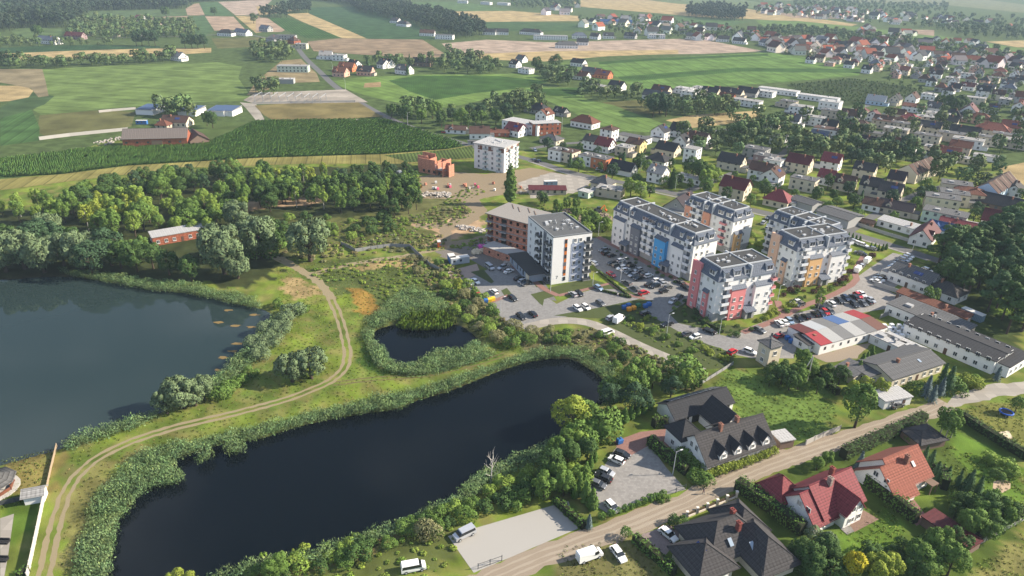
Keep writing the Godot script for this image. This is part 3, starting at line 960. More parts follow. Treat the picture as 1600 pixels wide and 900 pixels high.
var kinds := {}         # kind -> [crown meshes, trunk meshes]
var protos := {}        # kind and tint -> prototype nodes

func make_kinds():
	kinds["broad"] = [[broad_crown(22, 5.2, 3.9, 4.4, 270, 0.42, 1.1, 0.1, 0.36), broad_crown(18, 5.0, 4.3, 4.1, 300, 0.42, 1.1, 0.1, 0.38), broad_crown(26, 5.3, 3.5, 4.5, 240, 0.42, 1.1, 0.1, 0.34)], [trunk_mesh(0.26, 7.0, 2.6, 2.0), trunk_mesh(0.28, 6.8, 2.2, 2.2)]]
	kinds["willow"] = [[broad_crown(38, 4.7, 4.3, 4.7, 220, 0.36, 1.8, 0.45, 0.27), broad_crown(44, 4.6, 4.7, 4.6, 210, 0.36, 1.8, 0.45, 0.25)], [trunk_mesh(0.42, 6.0, 1.4, 2.6)]]
	kinds["birch"] = [[broad_crown(22, 5.4, 2.1, 4.5, 150, 0.32, 1.4, 0.35, 0.36), broad_crown(20, 5.5, 1.9, 4.4, 160, 0.32, 1.4, 0.35, 0.36)], [trunk_mesh(0.15, 8.6, 3.0, 0.9)]]
	kinds["slim"] = [[broad_crown(20, 5.2, 2.6, 4.7, 200, 0.36, 1.1, 0.1, 0.36), broad_crown(22, 5.1, 2.8, 4.7, 190, 0.36, 1.1, 0.1, 0.34)], [trunk_mesh(0.18, 8.0, 2.4, 1.2)]]
	kinds["poplar"] = [[column_crown(1.35, 0.9, 3800, 0.36)], [trunk_mesh(0.22, 9.0, 1.5, 0.5)]]
	kinds["spruce"] = [[spruce_crown(), spruce_crown(1.2)], [trunk_mesh(0.16, 9.4, 5.0, 0.2)]]
	kinds["pine"] = [[pine_crown(), pine_crown(), pine_crown()], [trunk_mesh(0.20, 9.0, 4.6, 0.9)]]
	kinds["thuja"] = [[column_crown(1.9, 0.25, 1500, 0.55, 0.15), column_crown(2.3, 0.25, 1500, 0.55, 0.12)], [trunk_mesh(0.15, 5.0, 2.0, 0.3)]]
	kinds["ball"] = [[broad_crown(16, 5.0, 5.0, 5.0, 110, 0.85)], [trunk_mesh(0.3, 4.0, 1.0, 0.8)]]
	kinds["shrub"] = [[shrub_crown(11, 200, 0.85), shrub_crown(9, 220, 0.85), shrub_crown(13, 190, 0.85, 0.95)], [trunk_mesh(0.3, 5.0, 1.0, 2.6)]]
	kinds["fluffy"] = [[shrub_crown(16, 260, 0.62, 0.9), shrub_crown(14, 260, 0.62, 1.0)], [trunk_mesh(0.3, 5.0, 1.0, 2.6)]]
	leafy("dark", Color(0.055, 0.102, 0.028))
	leafy("mid", Color(0.099, 0.168, 0.035))
	leafy("light", Color(0.167, 0.246, 0.045))
	leafy("lime", Color(0.216, 0.264, 0.040))
	leafy("silver", Color(0.129, 0.179, 0.090))
	leafy("bluish", Color(0.045, 0.085, 0.040))
	leafy("needle", Color(0.062, 0.118, 0.046))
	leafy("cedar", Color(0.084, 0.158, 0.030))
	leafy("bloom", Color(0.177, 0.176, 0.085))
	leafy("frost", Color(0.101, 0.142, 0.142))
	leafy("gold", Color(0.354, 0.317, 0.022))
	leafy("plum", Color(0.074, 0.026, 0.031))
	leafy("reed", Color(0.155, 0.245, 0.102))
	leafy("sedge", Color(0.127, 0.214, 0.026))
	leafy("grass_blade", Color(0.182, 0.236, 0.049))
	leafy("hay", Color(0.354, 0.272, 0.125))
	leafy("corn_leaf", Color(0.113, 0.212, 0.049))
	mat("bark", Color(0.10, 0.075, 0.055), 0.95, "speck", 0.8, true)
	mat("birch_bark", Color(0.50, 0.48, 0.44), 0.9, "cells", 0.6, true)
	mat("dead_wood", Color(0.45, 0.42, 0.38), 0.9)

var look_of := {"broad": "broad leafy tree", "willow": "round willow", "birch": "slim birch", "slim": "slim upright tree", "poplar": "tall columnar poplar", "spruce": "pointed spruce", "pine": "tall pine", "thuja": "pointed thuja", "ball": "clipped round bush", "shrub": "spreading shrub", "fluffy": "flowering shrub"}
var tint_of := {"dark": "dark green", "mid": "green", "light": "light green", "lime": "bright yellow-green", "silver": "silvery green", "bluish": "deep blue-green", "needle": "dark needled", "cedar": "dense green", "bloom": "pale blooming", "frost": "blue-grey", "gold": "golden yellow", "plum": "dark red-leaved"}

func proto(kind: String, tint: String, which: int) -> Node3D:
	var key := "%s %s %d" % [kind, tint, which]
	if not protos.has(key):
		var o := Node3D.new()
		var nm := {"ball": "shrub", "fluffy": "shrub", "broad": "leafy_tree", "slim": "slender_tree"}
		o.name = nm.get(kind, kind) + ("_tree" if kind in ["willow", "birch", "poplar", "spruce", "pine", "thuja"] else "")
		put("trunk", kinds[kind][1][which % kinds[kind][1].size()], M.birch_bark if kind == "birch" else M.bark, o)
		put("crown", kinds[kind][0][which % kinds[kind][0].size()], M[tint], o)
		protos[key] = o
	return protos[key]

func plant(kind: String, tint: String, at: Vector2, height: float, group := "", look := "") -> Node3D:
	var p := proto(kind, tint, rng.randi() % 3)
	var o := copy_of(p, at, rnd(0, TAU))
	var k := height / 10.0
	var w := k * rnd(0.92, 1.1)
	o.scale = Vector3(w, k, w)
	if look == "":
		var size := ""
		if kind in ["broad", "slim", "pine", "birch", "willow"]:
			size = "tall " if height > 14 else ("small " if height < 7 else "")
		look = size + tint_of[tint] + " " + look_of[kind].trim_prefix("tall ") 
	later(o, look, "shrub" if kind in ["ball", "shrub", "fluffy"] else "tree", group)
	return o

func plants(kind: String, tint: String, spots: Array, h0: float, h1: float, group := "", look := ""):
	for p in spots:
		plant(kind, tint, p, rnd(h0, h1), group, look)

# trees set at random over an area, never nearer to each other than gap
func scatter_points(poly: Array, gap: float, most := 100000, avoid: Array = []) -> Array:
	var pp := PackedVector2Array(poly)
	var r := bounds(pp, 0.0)
	var cells := {}
	var out := []
	var tries := int(r.size.x * r.size.y / (gap * gap) * 3.0)
	for i in tries:
		if out.size() >= most:
			break
		var p := Vector2(rnd(r.position.x, r.end.x), rnd(r.position.y, r.end.y))
		if not Geometry2D.is_point_in_polygon(p, pp):
			continue
		var c := Vector2i(floori(p.x / gap), floori(p.y / gap))
		var ok := true
		for dx in [-1, 0, 1]:
			for dz in [-1, 0, 1]:
				var q = cells.get(c + Vector2i(dx, dz))
				if q != null and p.distance_to(q) < gap:
					ok = false
		for a in avoid:
			if Geometry2D.is_point_in_polygon(p, a):
				ok = false
		if ok:
			cells[c] = p
			out.append(p)
	return out

func wood(poly: Array, gap: float, mix: Array, h0: float, h1: float, group: String, most := 1000):
	for p in scatter_points(poly, gap * (1.12 if h0 > 6.0 else 1.0), most):
		var m: Array = mix[rng.randi() % mix.size()]
		plant(m[0], m[1], p, rnd(h0, h1), group)

func swarm(called: String, mesh: Mesh, m: Material, spots: Array, s0: float, s1: float, look: String, category: String, tall := 1.0):
	var mm := MultiMesh.new()
	mm.transform_format = MultiMesh.TRANSFORM_3D
	mm.use_colors = true
	mm.mesh = mesh
	mm.instance_count = spots.size()
	for i in spots.size():
		var p = spots[i]
		var at := Vector3(p.x, 0, p.y) if p is Vector2 else p as Vector3
		var s := rnd(s0, s1) * (1.0 + (0.06 if called == "maize" else 0.35) * noise.get_noise_2d(at.x * 3.0 + 40.0, at.z * 3.0))
		mm.set_instance_transform(i, Transform3D(Basis(Vector3.UP, rnd(0, TAU) if called != "maize" else -0.16).scaled(Vector3(s, s * tall * rnd(0.85, 1.15), s)), at))
		var k := rnd(0.82, 1.15) * (1.0 + 0.45 * noise.get_noise_2d(at.x * 2.2, at.z * 2.2))
		mm.set_instance_color(i, Color(k * rnd(0.9, 1.15), k, k * rnd(0.85, 1.1)))
	var o := MultiMeshInstance3D.new()
	o.multimesh = mm
	o.material_override = m
	o.name = numbered(called)
	add_child(o)
	o.set_meta("kind", "stuff")
	tag(o, look, category)
	return o

func blades(n: int, h: float, spread: float, w: float, lean: float) -> ArrayMesh:
	var b := mb(true)
	for i in n:
		var a := rnd(0, TAU)
		var p := Vector3(cos(a), 0, sin(a)) * spread * sqrt(rnd(0, 1))
		var t := rnd(0, TAU)
		var s := Vector3(cos(t), 0, sin(t)) * w
		var l := Vector3(rnd(-1, 1), 0, rnd(-1, 1)) * lean * h
		var hh := h * rnd(0.7, 1.1)
		var mid := p + Vector3(0, hh * 0.55, 0) + l * 0.35
		var top := p + Vector3(0, hh, 0) + l
		var q := Vector3(rnd(-0.7, 0.7), 0.8, rnd(-0.7, 0.7)).normalized()
		var k := rnd(0.75, 1.2)
		b.col = Color(k * rnd(0.9, 1.15), k, k * rnd(0.8, 1.1))
		b.smooth_tri(p - s, mid - s * 1.3, mid + s * 1.3, q, q, q)
		b.smooth_tri(p - s, mid + s * 1.3, p + s, q, q, q)
		b.smooth_tri(mid - s * 1.3, top, mid + s * 1.3, q, q, q)
	return b.mesh()

func maize_plants() -> ArrayMesh:
	var b := mb(true)
	for i in 26:
		var k := rnd(0.78, 1.2)
		b.col = Color(k, k, k * rnd(0.8, 1.1))
		leaf(b, Vector3(rnd(-0.75, 0.75), rnd(0.4, 1.75), rnd(-0.28, 0.28)), Vector3(rnd(-0.6, 0.6), 1.0, rnd(-0.6, 0.6)).normalized(), 0.5, 1.8, 0.0, 0.8)
	return b.mesh()

func reed_clump(h: float) -> ArrayMesh:
	var b := mb(true)
	for i in 84:
		var a := rnd(0, TAU)
		var r := sqrt(rnd(0, 1)) * 1.05
		var k := rnd(0.75, 1.22)
		b.col = Color(k * rnd(0.9, 1.15), k, k * rnd(0.8, 1.1))
		var y := h * (1.0 - pow(rnd(0, 1), 1.6) * 0.8)
		var q := Vector3(cos(a) * r, y, sin(a) * r)
		if i % 3 == 0:
			leaf(b, q, Vector3(rnd(-0.6, 0.6), 1.0, rnd(-0.6, 0.6)).normalized(), 0.22, 2.4, 0.0, 0.75)
			continue
		var t := Vector3(rnd(-0.22, 0.22), rnd(0.45, 0.8), rnd(-0.22, 0.22))
		var s := Vector3(cos(a * 7.0), 0, sin(a * 7.0)) * 0.035
		var n := Vector3(rnd(-0.5, 0.5), 0.9, rnd(-0.5, 0.5)).normalized()
		b.smooth_tri(q - s - t * 0.6, q + t * 0.4, q + s - t * 0.6, n, n, n)
	return b.mesh()

func far_tree_mesh(kind: String) -> ArrayMesh:
	var b := mb(true)
	if kind == "pine":
		var lobes := []
		for i in 7:
			var y := rnd(4.0, 9.0)
			var r := 1.7 * sqrt(clampf((10.0 - y) / 5.0, 0.05, 1.0))
			var a := rnd(0, TAU)
			lobes.append([Vector3(cos(a) * r, y, sin(a) * r), Vector3(1.2, 1.0, 1.2)])
		for l in lobes:
			clump(b, l[0], l[1], 34, 0.95, rnd(0.8, 1.15), lobes, 1.2)
	else:
		var lobes := []
		for i in 9:
			var d := rnd_dir()
			lobes.append([Vector3(0, 5.3, 0) + d * Vector3(2.1, 2.6, 2.1), Vector3(1.7, 1.8, 1.7) * rnd(0.8, 1.15)])
		for l in lobes:
			clump(b, l[0], l[1], 40, 1.0, rnd(0.8, 1.15), lobes, 1.1)
	b.col = Color(0.9, 0.8, 0.7)
	b.tube(Vector3.ZERO, Vector3(0, 5, 0), 0.2, 0.12, 4, false)
	return b.mesh()

func hedge(line: Array, width: float, height: float, tint: String, look: String, group := ""):
	var p := resample(line, 1.0)
	var o := thing("hedge", line[0])
	var core := mb()
	var b := mb(true)
	var base := Vector2(line[0].x, line[0].y)
	for i in p.size() - 1:
		var a: Vector2 = p[i] - base
		var e: Vector2 = p[i + 1] - base
		var d := (e - a).normalized()
		var l := a.distance_to(e)
		var s := Vector2(-d.y, d.x)
		var mid := (a + e) / 2.0
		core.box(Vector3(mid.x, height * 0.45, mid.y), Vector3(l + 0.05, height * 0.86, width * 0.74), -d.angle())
		var wob := 1.0 + 0.10 * noise.get_noise_2d(p[i].x * 9.0, p[i].y * 9.0) * 2.0
		for k in int(l * (height * 2 + width) * 5.0):
			var t := rnd(0, height * 2 + width)
			var f := a.lerp(e, rnd(-0.05, 1.05))
			var side := 0.0
			var y := 0.0
			var q := Vector3.UP
			if t < height:
				side = width / 2
				y = t
				q = Vector3(s.x, 0.35, s.y)
			elif t < height + width:
				side = t - height - width / 2
				y = height * wob
			else:
				side = -width / 2
				y = t - height - width
				q = Vector3(-s.x, 0.35, -s.y)
			var kk := rnd(0.75, 1.22) * (0.9 + 0.2 * sin(f.length() * 2.6))
			b.col = Color(kk * rnd(0.9, 1.1), kk, kk * rnd(0.85, 1.1))
			side *= rnd(0.85, 1.1) * wob
			leaf(b, Vector3(f.x + s.x * side, y * rnd(0.95, 1.05), f.y + s.y * side), q.normalized(), 0.42, 1.2)
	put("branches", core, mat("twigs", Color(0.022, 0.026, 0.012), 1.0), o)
	put("foliage", b, M[tint], o)
	later(o, look, "hedge", group)

func build_reeds():
	var r1 := reed_clump(2.3)
	var r2 := reed_clump(2.0)
	var beds := [
		pts("-77.7,-84 -82,-92.3 -84.3,-98.5 -86.4,-103.5 -87.8,-109.8 -88.9,-112.6 -88.2,-119.1 -87.8,-124.8 -85.6,-128.5 -76.6,-131.7 -63.3,-138.1 -49.2,-145.6 -33.7,-152.4 -27.3,-155.7 -17.3,-161.1 -5,-169.4 0.6,-174.3 10.3,-178.8 16.2,-180.2 16,-176.8 8.2,-175 0.6,-171.1 -6.7,-165.6 -16.9,-157.1 -26.4,-151.8 -28,-148.8 -39.2,-145.5 -48.4,-142.4 -55.4,-138.6 -61.9,-134.1 -70.5,-132 -75.2,-128.5 -77.9,-125.2 -76.2,-122.3 -73.8,-120.3 -73.6,-118.2 -75.9,-117.7 -79.9,-115.9 -80.1,-113.3 -80.1,-109.7 -80.8,-106.3 -78.9,-100.3 -75.3,-91.8 -72.3,-84.2"),
		pts("-73,-127.6 -71.8,-129.1 -70,-127.8 -70.8,-124.5 -72.4,-124.9"),
		pts("-68.1,-130.7 -65.6,-132.2 -63.4,-131.3 -63.2,-129 -66.3,-128.4"),
		pts("-47,-188 -44.2,-193.2 -40.7,-196.8 -39.7,-192.5 -42.2,-188.2 -40.3,-183.5 -36.9,-178.7 -33.9,-172.5 -31.1,-169.2 -27.5,-170 -25.7,-173 -20.7,-176.8 -15.1,-178.6 -10.4,-182.7 -8.3,-179 -4.3,-176.2 -12.5,-170.1 -19.6,-166 -26.7,-164 -34.3,-165.6 -38.6,-168.8 -42.2,-175.8"),
		pts("-48.3,-194.2 -44.5,-200.2 -41.6,-210.7 -36.7,-220.1 -28.8,-215.4 -21.7,-207 -23.4,-202.3 -31.8,-200.9 -37.6,-197 -43,-192.4"),
		pts("6.3,-177.8 14.3,-181.3 23.1,-180.6 30.5,-169.4 32.2,-161.2 29.5,-157.9 28,-163.9 24.1,-170.4 19.7,-175.2 16,-177.2 7.3,-174.6"),
		pts("-166.2,-226.9 -144.7,-224.4 -128.6,-219.9 -114,-218.1 -95.6,-211.5 -86.9,-207.1 -83.9,-202.1 -92.7,-204.9 -103.5,-209.1 -113.8,-212.5 -128,-214.2 -141.6,-218.6 -158.3,-223.5"),
		pts("-82.7,-158.1 -81.1,-164 -80.1,-172.8 -79.1,-181.1 -78.4,-189.6 -77.3,-197.5 -72.7,-195.1 -72.6,-186.6 -73.7,-176.8 -74.9,-167 -77.2,-157.7 -79.2,-153.9"),
		pts("-106.1,-128.6 -105.9,-132 -101.8,-135.7 -95.8,-139.5 -91,-143 -89.5,-140.9 -93.6,-136.5 -99.2,-132.3 -103.9,-128.5"),
		pts("-6.2,-122.9 -2.7,-126.3 6.5,-132.5 12.2,-136.9 13.6,-134 7.2,-127.8 -0.3,-123.1 -4.6,-119.3 -10.6,-112.5 -17.6,-108 -24.9,-103.5 -31.8,-99 -36.3,-96.9 -45.7,-94.7 -49.9,-92.6 -55.9,-92.4 -53,-94.5 -45.2,-97.2 -37,-99.4 -25.4,-105.9 -12.8,-113.8"),
	]
	var spots := []
	for k in beds.size():
		spots.append_array(scatter_points(beds[k], 0.66 if k == 0 or k == 3 else 0.75))
	var a := []
	var b := []
	for p in spots:
		if Geometry2D.is_point_in_polygon(p, near_ponds[2]) and edge_distance(p, near_ponds[2]) > 0.5:
			continue
		var y := -0.5
		(a if rng.randf() < 0.5 else b).append(Vector3(p.x, y, p.y))
	swarm("reeds", r1, M.reed, a, 0.92, 1.08, "green reeds standing thick along the banks of the ponds", "reeds")
	swarm("reeds", r2, M.reed, b, 0.92, 1.08, "leaning green reeds mixed into the beds along the banks", "reeds")
	var sedge := scatter_points(pts("-36.3,-191.9 -36.2,-201.5 -30.1,-204.7 -23.4,-202.3 -19.6,-198 -18,-195 -22.3,-191.8 -30.3,-190.1 -33.3,-191.2"), 0.7)
	swarm("sedge", blades(30, 1.7, 0.8, 0.05, 0.2), M.sedge, sedge, 0.9, 1.2, "bright yellow-green sedge on the far side of the small pond", "sedge")

func build_grass():
	var tuft := blades(18, 0.32, 0.8, 0.07, 0.9)
	var meadows := pts("-100,-91 -88.2,-91.4 -99.7,-116.2 -103.1,-129.2 -88.8,-141.2 -81.2,-154.4 -76.7,-176.6 -76.2,-199.3 -89.7,-234.7 -70.5,-245.1 -41.2,-250.3 -24.7,-238.9 -1.8,-198.9 12.7,-191.1 32.4,-184.1 52.5,-167 37.5,-166.3 20.2,-181.6 0.5,-178.7 -27.9,-160 -49.6,-147 -72.4,-132.9 -87.5,-128.7 -88.1,-110.7 -82.2,-91.6")
	var pts := scatter_points(meadows, 1.15)
	var keep := []
	var hay := []
	var track := smooth_line(pts("-93,-244.9 -77.3,-232 -68.8,-222.5 -62.4,-210.5 -55.8,-196 -50.7,-181.8 -47.8,-171.9 -48.3,-162.9 -53.7,-156 -62.1,-149.3 -73.3,-143.2 -84.1,-138 -92.2,-131.8 -96.5,-125.8 -97.8,-118.9 -95.9,-111.4 -92.6,-103.3 -89.1,-95.2 -86.1,-89.3"), 2)
	for p in pts:
		var wet := false
		for q in near_ponds:
			if Geometry2D.is_point_in_polygon(p, q):
				wet = true
		for i in track.size() - 1:
			if p.distance_squared_to(Geometry2D.get_closest_point_to_segment(p, track[i], track[i + 1])) < 3.6:
				wet = true
				break
		if wet:
			continue
		if noise.get_noise_2d(p.x * 1.7, p.y * 1.7) > 0.16:
			hay.append(p)
		else:
			keep.append(p)
	swarm("grass", tuft, M.grass_blade, keep, 0.32, 0.72, "uneven green grass of the meadows between the ponds", "grass")
	swarm("dry_grass", tuft, M.hay, hay, 0.25, 0.5, "patches of bleached dry grass scattered through the meadow", "grass")
	var more := []
	for a in [pts("55.5,-160.7 65.1,-172.8 90.7,-165.5 89.2,-153.1 81.2,-141.8 65.4,-138.6 59.4,-151.8"), pts("89.6,-97.1 111,-110.3 105.1,-97.6"), pts("123,-154.6 143.2,-161.6 131.5,-138.7 121.3,-151.6"), pts("70.7,-108.9 85.5,-117 85.9,-109.4 73,-102.1"), pts("109.9,-140.4 123.4,-128.9 114.9,-116.1 100.1,-117.5"), pts("11.8,-102.6 26.6,-105.3 31.3,-95.2 10.1,-94.5"), pts("-117.9,-124 -107.6,-128.6 -100,-112.2 -107.6,-109")]:
		more.append_array(scatter_points(a, 1.0))
	swarm("grass", tuft, M.grass_blade, more, 0.4, 0.9, "rough grass of the plots and gardens at the lower right", "grass")
	var weed := shrub_crown(7, 50, 2.4, 0.8)
	var rough := []
	for r in [pts("-77.8,-235.5 -60,-242.7 -41,-249 -25.3,-244.9 -15.2,-225.2 -1.8,-198.9 -5.8,-190.2 -21.5,-204.7 -36.9,-221.2 -44.2,-210.6 -56.3,-225.4 -70.1,-224.6"), pts("-103.8,-278 -42.4,-299.2 -21.9,-351.2 -15,-335.2 -25.3,-316.2 -18.3,-302.9 -28.9,-282.7 -45.3,-278.4 -53.7,-263 -83.7,-247.4"), pts("6.5,-190.8 27.5,-195.3 40.1,-182.6 54.7,-168.8 51.7,-163.7 31.2,-174.7 16.4,-183.3"), pts("-50.8,-278 -30.6,-271.8 -26.7,-259.3 -41.6,-253.5"), pts("34.4,-200.9 46.4,-208.5 54.2,-193.3 69.2,-180.2 63.2,-172.7 49.7,-181.1"), pts("-49.3,-98.1 -30.4,-104.5 -13.9,-111.5 -9.1,-102.7 -12.1,-93.8 -47.4,-92.7"), pts("11.4,-317.2 44.9,-310.5 43.4,-284.9 16.8,-295.2"), pts("-26.9,-261.3 -11.5,-271.7 -3,-256.1 -16.1,-257.3")]:
		rough.append_array(scatter_points(r, 1.9))
	swarm("weeds", weed, M.light, rough, 0.03, 0.15, "tall rough weeds and low scrub on the waste ground", "weeds", 0.8)
	swarm("weeds", weed, M.bloom, scatter_points(pts("-41.2,-250.3 -25.3,-244.9 -15.2,-225.2 -1.8,-198.9 0.4,-190.5 -7.8,-190.1 -24.4,-211.7 -36.1,-232.3"), 2.2) + scatter_points(pts("-92.2,-250.1 -78.9,-257.7 -45.3,-278.4 -27.8,-270.6 -29.5,-261.1 -61.3,-248.9 -74.6,-241.7"), 2.6) + scatter_points(pts("-51.3,-290 -25.8,-314.2 -20.4,-303.6 -31.8,-283.3"), 2.4) + scatter_points(pts("4.5,-188.6 25.4,-195.2 39.9,-181.4 54.2,-166.5 45,-166.7 24.3,-183.7"), 2.6), 0.10, 0.2, "pale flowering weeds along the lot and the sandy lane", "weeds", 0.8)
	# maize: plants in rows on the large field
	var maize := maize_plants()
	var rows := []
	var box := PackedVector2Array(pts("-288.4,-369.7 -272.3,-380.9 -249.7,-399.3 -190.1,-421.4 -183.1,-481.5 -96.1,-498.5 -49.1,-448.8 -32.8,-428.3 -42,-419.3 -78.9,-403.3 -150.3,-387.5 -213,-365.2 -237.2,-346.9 -266,-337.4"))
	var rb := bounds(box, 0.0)
	var dir := Vector2.from_angle(0.16)
	var nrm := Vector2(-dir.y, dir.x)
	var c := rb.get_center()
	for i in range(-190, 190):
		for j in range(-220, 220):
			var p := c + nrm * (i * 1.35) + dir * (j * 1.35 + rnd(-0.4, 0.4))
			if Geometry2D.is_point_in_polygon(p, box) and noise.get_noise_2d(p.x * 2.0, p.y * 2.0) > -0.42:
				rows.append(p)
	swarm("maize", maize, leafy("maize_leaf", Color(0.112, 0.215, 0.050)), rows, 0.95, 1.1, "rows of tall green maize on the field behind the wood", "maize")

func build_woods():
	var g := "trees of the wood by the lake"
	# willows and single trees the eye picks out
	for w in [[Vector2(-106.4, -229), 22.0], [Vector2(-78.6, -242.7), 20.0], [Vector2(-99.4, -245.1), 19.0], [Vector2(-117.3, -273.1), 15.0], [Vector2(-100.3, -225.4), 11.0]]:
		plant("willow", "silver", w[0], w[1], "silvery willows by the lake")
	plants("willow", "silver", pts("-60.6,-159.7 -55.8,-161.6"), 10.2, 11.2, "pair of willow bushes on the meadow", "rounded silvery willow bush")
	plants("willow", "silver", pts("-88.2,-143.9 -85.1,-146 -82.3,-147.3 -81.5,-150.2"), 7.5, 11.0, "willow bushes on the lake bank")
	plants("fluffy", "silver", pts("-72.1,-192.9 -72.2,-186.6 -72.6,-178.7 -73.4,-171.3 -76.7,-176.6 -76.1,-186.4 -72.1,-198.6"), 4.0, 6.5, "willow bushes on the lake bank")
	plants("shrub", "mid", pts("-74.6,-157.8 -75.8,-154 -77.2,-151 -73.3,-162.7 -69.9,-199.7 -68.9,-202 -78.9,-204.7"), 2.5, 4.5, "willow bushes on the lake bank")
	plants("willow", "silver", pts("-185.4,-225.7 -180.4,-228.9 -171.8,-226.6 -168.4,-232.6 -159.8,-230.2"), 13, 17, g)
	plants("broad", "bluish", pts("-188.7,-234.3 -181.3,-237.8 -176.1,-241.3 -153.2,-224.9 -151,-233.7 -191.8,-228.2"), 12, 16, g)
	plants("broad", "dark", pts("-146,-231.1 -138.8,-228.7 -134.4,-231.9 -126,-226.6 -115.6,-221.8 -97.3,-246.5 -95.7,-253.2 -93,-256.8"), 10, 14, g)
	plants("slim", "mid", pts("-144,-234.2 -142.2,-240.4"), 10, 14, g)
	wood(pts("-203.8,-249.1 -193.3,-256.7 -182,-259.6 -167,-251.7 -164.2,-242.1 -183.2,-240.8 -195.4,-236.9"), 6.5, [["broad", "bluish"], ["broad", "dark"], ["willow", "silver"]], 11, 15, g)
	wood(pts("-228.3,-284.8 -214.6,-290.2 -203.3,-295.5 -190.6,-283.6 -193.1,-269.1 -215.1,-273.7"), 5.0, [["slim", "light"], ["birch", "light"], ["slim", "mid"]], 9, 13, g)
	wood(pts("-205.9,-299.8 -204.2,-329.6 -174.9,-343.3 -131.5,-353 -122.8,-336.7 -157.3,-318.1 -180.2,-301.8 -187.4,-288"), 5.6, [["broad", "dark"], ["broad", "mid"], ["slim", "bluish"], ["broad", "dark"]], 8.5, 12.5, g)
	wood(pts("-181.8,-268.4 -189.7,-292.1 -175.9,-302.2 -158.6,-281.9 -152.2,-263.2 -162.1,-252"), 5.0, [["birch", "lime"], ["slim", "light"], ["broad", "mid"]], 10, 14, g)
	wood(pts("-168.7,-293.8 -152.1,-305.9 -135.6,-310.1 -121.6,-284.7 -126.9,-266.4 -151.3,-266.9"), 5.5, [["shrub", "mid"], ["slim", "light"], ["broad", "light"], ["broad", "mid"]], 6, 10, g)
	wood(pts("-143.3,-314.3 -125.9,-336.4 -106.9,-327.4 -107.5,-298.6 -126,-292.8"), 5.5, [["broad", "dark"], ["broad", "mid"], ["slim", "light"]], 8.5, 12.5, g)
	wood(pts("-122.7,-308.3 -106.9,-327.4 -78.6,-329.8 -50.6,-337.5 -46.7,-320.3 -71.6,-297 -98.8,-299.3 -116.1,-297.9"), 5.0, [["slim", "dark"], ["slim", "mid"], ["birch", "light"], ["broad", "dark"]], 9, 12.5, g)
	wood(pts("-96.6,-350.3 -72.4,-367 -53.8,-360.1 -49.9,-332.2 -85.4,-331.3"), 5.5, [["broad", "dark"], ["broad", "bluish"], ["slim", "dark"]], 7, 10, g)
	wood(pts("-134.2,-341.2 -96.6,-350.3 -88.1,-329 -127,-320.6"), 5.0, [["birch", "lime"], ["slim", "light"], ["birch", "mid"]], 9, 12, g)
	wood(pts("-65.9,-330.9 -48.3,-332.4 -42.4,-299.2 -52.7,-289.9 -62.9,-297.7"), 5.0, [["slim", "dark"], ["slim", "mid"]], 9, 13, g)
	wood(pts("-111.8,-293.9 -71,-294.4 -47,-290.3 -54.7,-268.7 -74.9,-262.9 -101,-278.2"), 7.0, [["shrub", "mid"], ["shrub", "light"], ["shrub", "dark"]], 2.5, 5.5, g, 26)
	wood(pts("-125.7,-284.4 -102.3,-282.1 -94.7,-249.9 -98.9,-240.1 -110.7,-259"), 6.5, [["shrub", "mid"], ["broad", "dark"]], 4, 9, g, 14)
	# the poplar by the yard and trees by the blocks
	plant("poplar", "mid", Vector2(-2, -317.1), 20.5)
	plants("birch", "light", pts("106.3,-211.4"), 9.5, 10.0)
	plants("slim", "lime", pts("-19.2,-217"), 6.5, 7.5)
	# scrub between the small pond and the lot
	wood(pts("-25.4,-221.9 -18.9,-227.7 -8.8,-212.6 0.3,-196.9 6.4,-184.7 1.5,-176.9 -5.6,-186.1 -13.3,-196.1 -21.5,-204.7"), 4.2, [["fluffy", "bloom"], ["fluffy", "dark"], ["shrub", "mid"], ["fluffy", "light"]], 3.0, 5.0, "scrub between the small pond and the lot", 34)
	wood(pts("-40.7,-247.1 -27.8,-244.8 -23.6,-227.4 -25.2,-219.3 -35.7,-229.5"), 4.5, [["shrub", "mid"], ["fluffy", "bloom"], ["shrub", "light"]], 2.0, 3.6, "scrub between the small pond and the lot", 16)
	wood(pts("4.5,-189.9 17,-194.7 29,-189.9 39.2,-176.9 48.7,-166.9 45.9,-161.8 33.8,-166.2 25.4,-174.4 16.3,-181.4 6.4,-180.9"), 4.4, [["fluffy", "mid"], ["shrub", "mid"], ["fluffy", "bloom"], ["shrub", "dark"]], 2.4, 4.2, "scrub along the right bank of the dark pond", 44)
	# trees on the pond's right bank
	plants("broad", "mid", pts("33.5,-157.2 36.8,-161.4"), 9, 11)
	plants("broad", "lime", pts("15.6,-141.1"), 10.5, 11)
	wood(pts("15.1,-145.7 23.3,-153.1 34.3,-162.9 48.9,-167.5 54.5,-163.8 46.4,-155.7 35.1,-150.7 25.6,-142.6 20.6,-133 14.9,-130.4"), 4.6, [["broad", "dark"], ["broad", "mid"], ["shrub", "mid"], ["broad", "bluish"]], 6.5, 9.5, "trees on the right bank of the dark pond", 44)
	plants("broad", "light", pts("49.2,-160.4 52.6,-163.8"), 6, 8, "trees on the right bank of the dark pond")
	plants("broad", "mid", pts("11.7,-128 14.4,-134 18.5,-136.6 8.3,-116.2 12.7,-117.3 16.5,-120.5 11.4,-120.3 23.3,-136.8"), 6, 8.5, "trees on the right bank of the dark pond")
	wood(pts("7.6,-117.1 10.1,-125.7 15.2,-134 20.9,-136.7 24.4,-139.4 20.4,-130.7 16.6,-121.6 12.5,-114.3 8.2,-112.3"), 4.2, [["broad", "mid"], ["broad", "dark"], ["shrub", "light"]], 5.5, 8.5, "trees on the right bank of the dark pond", 40)
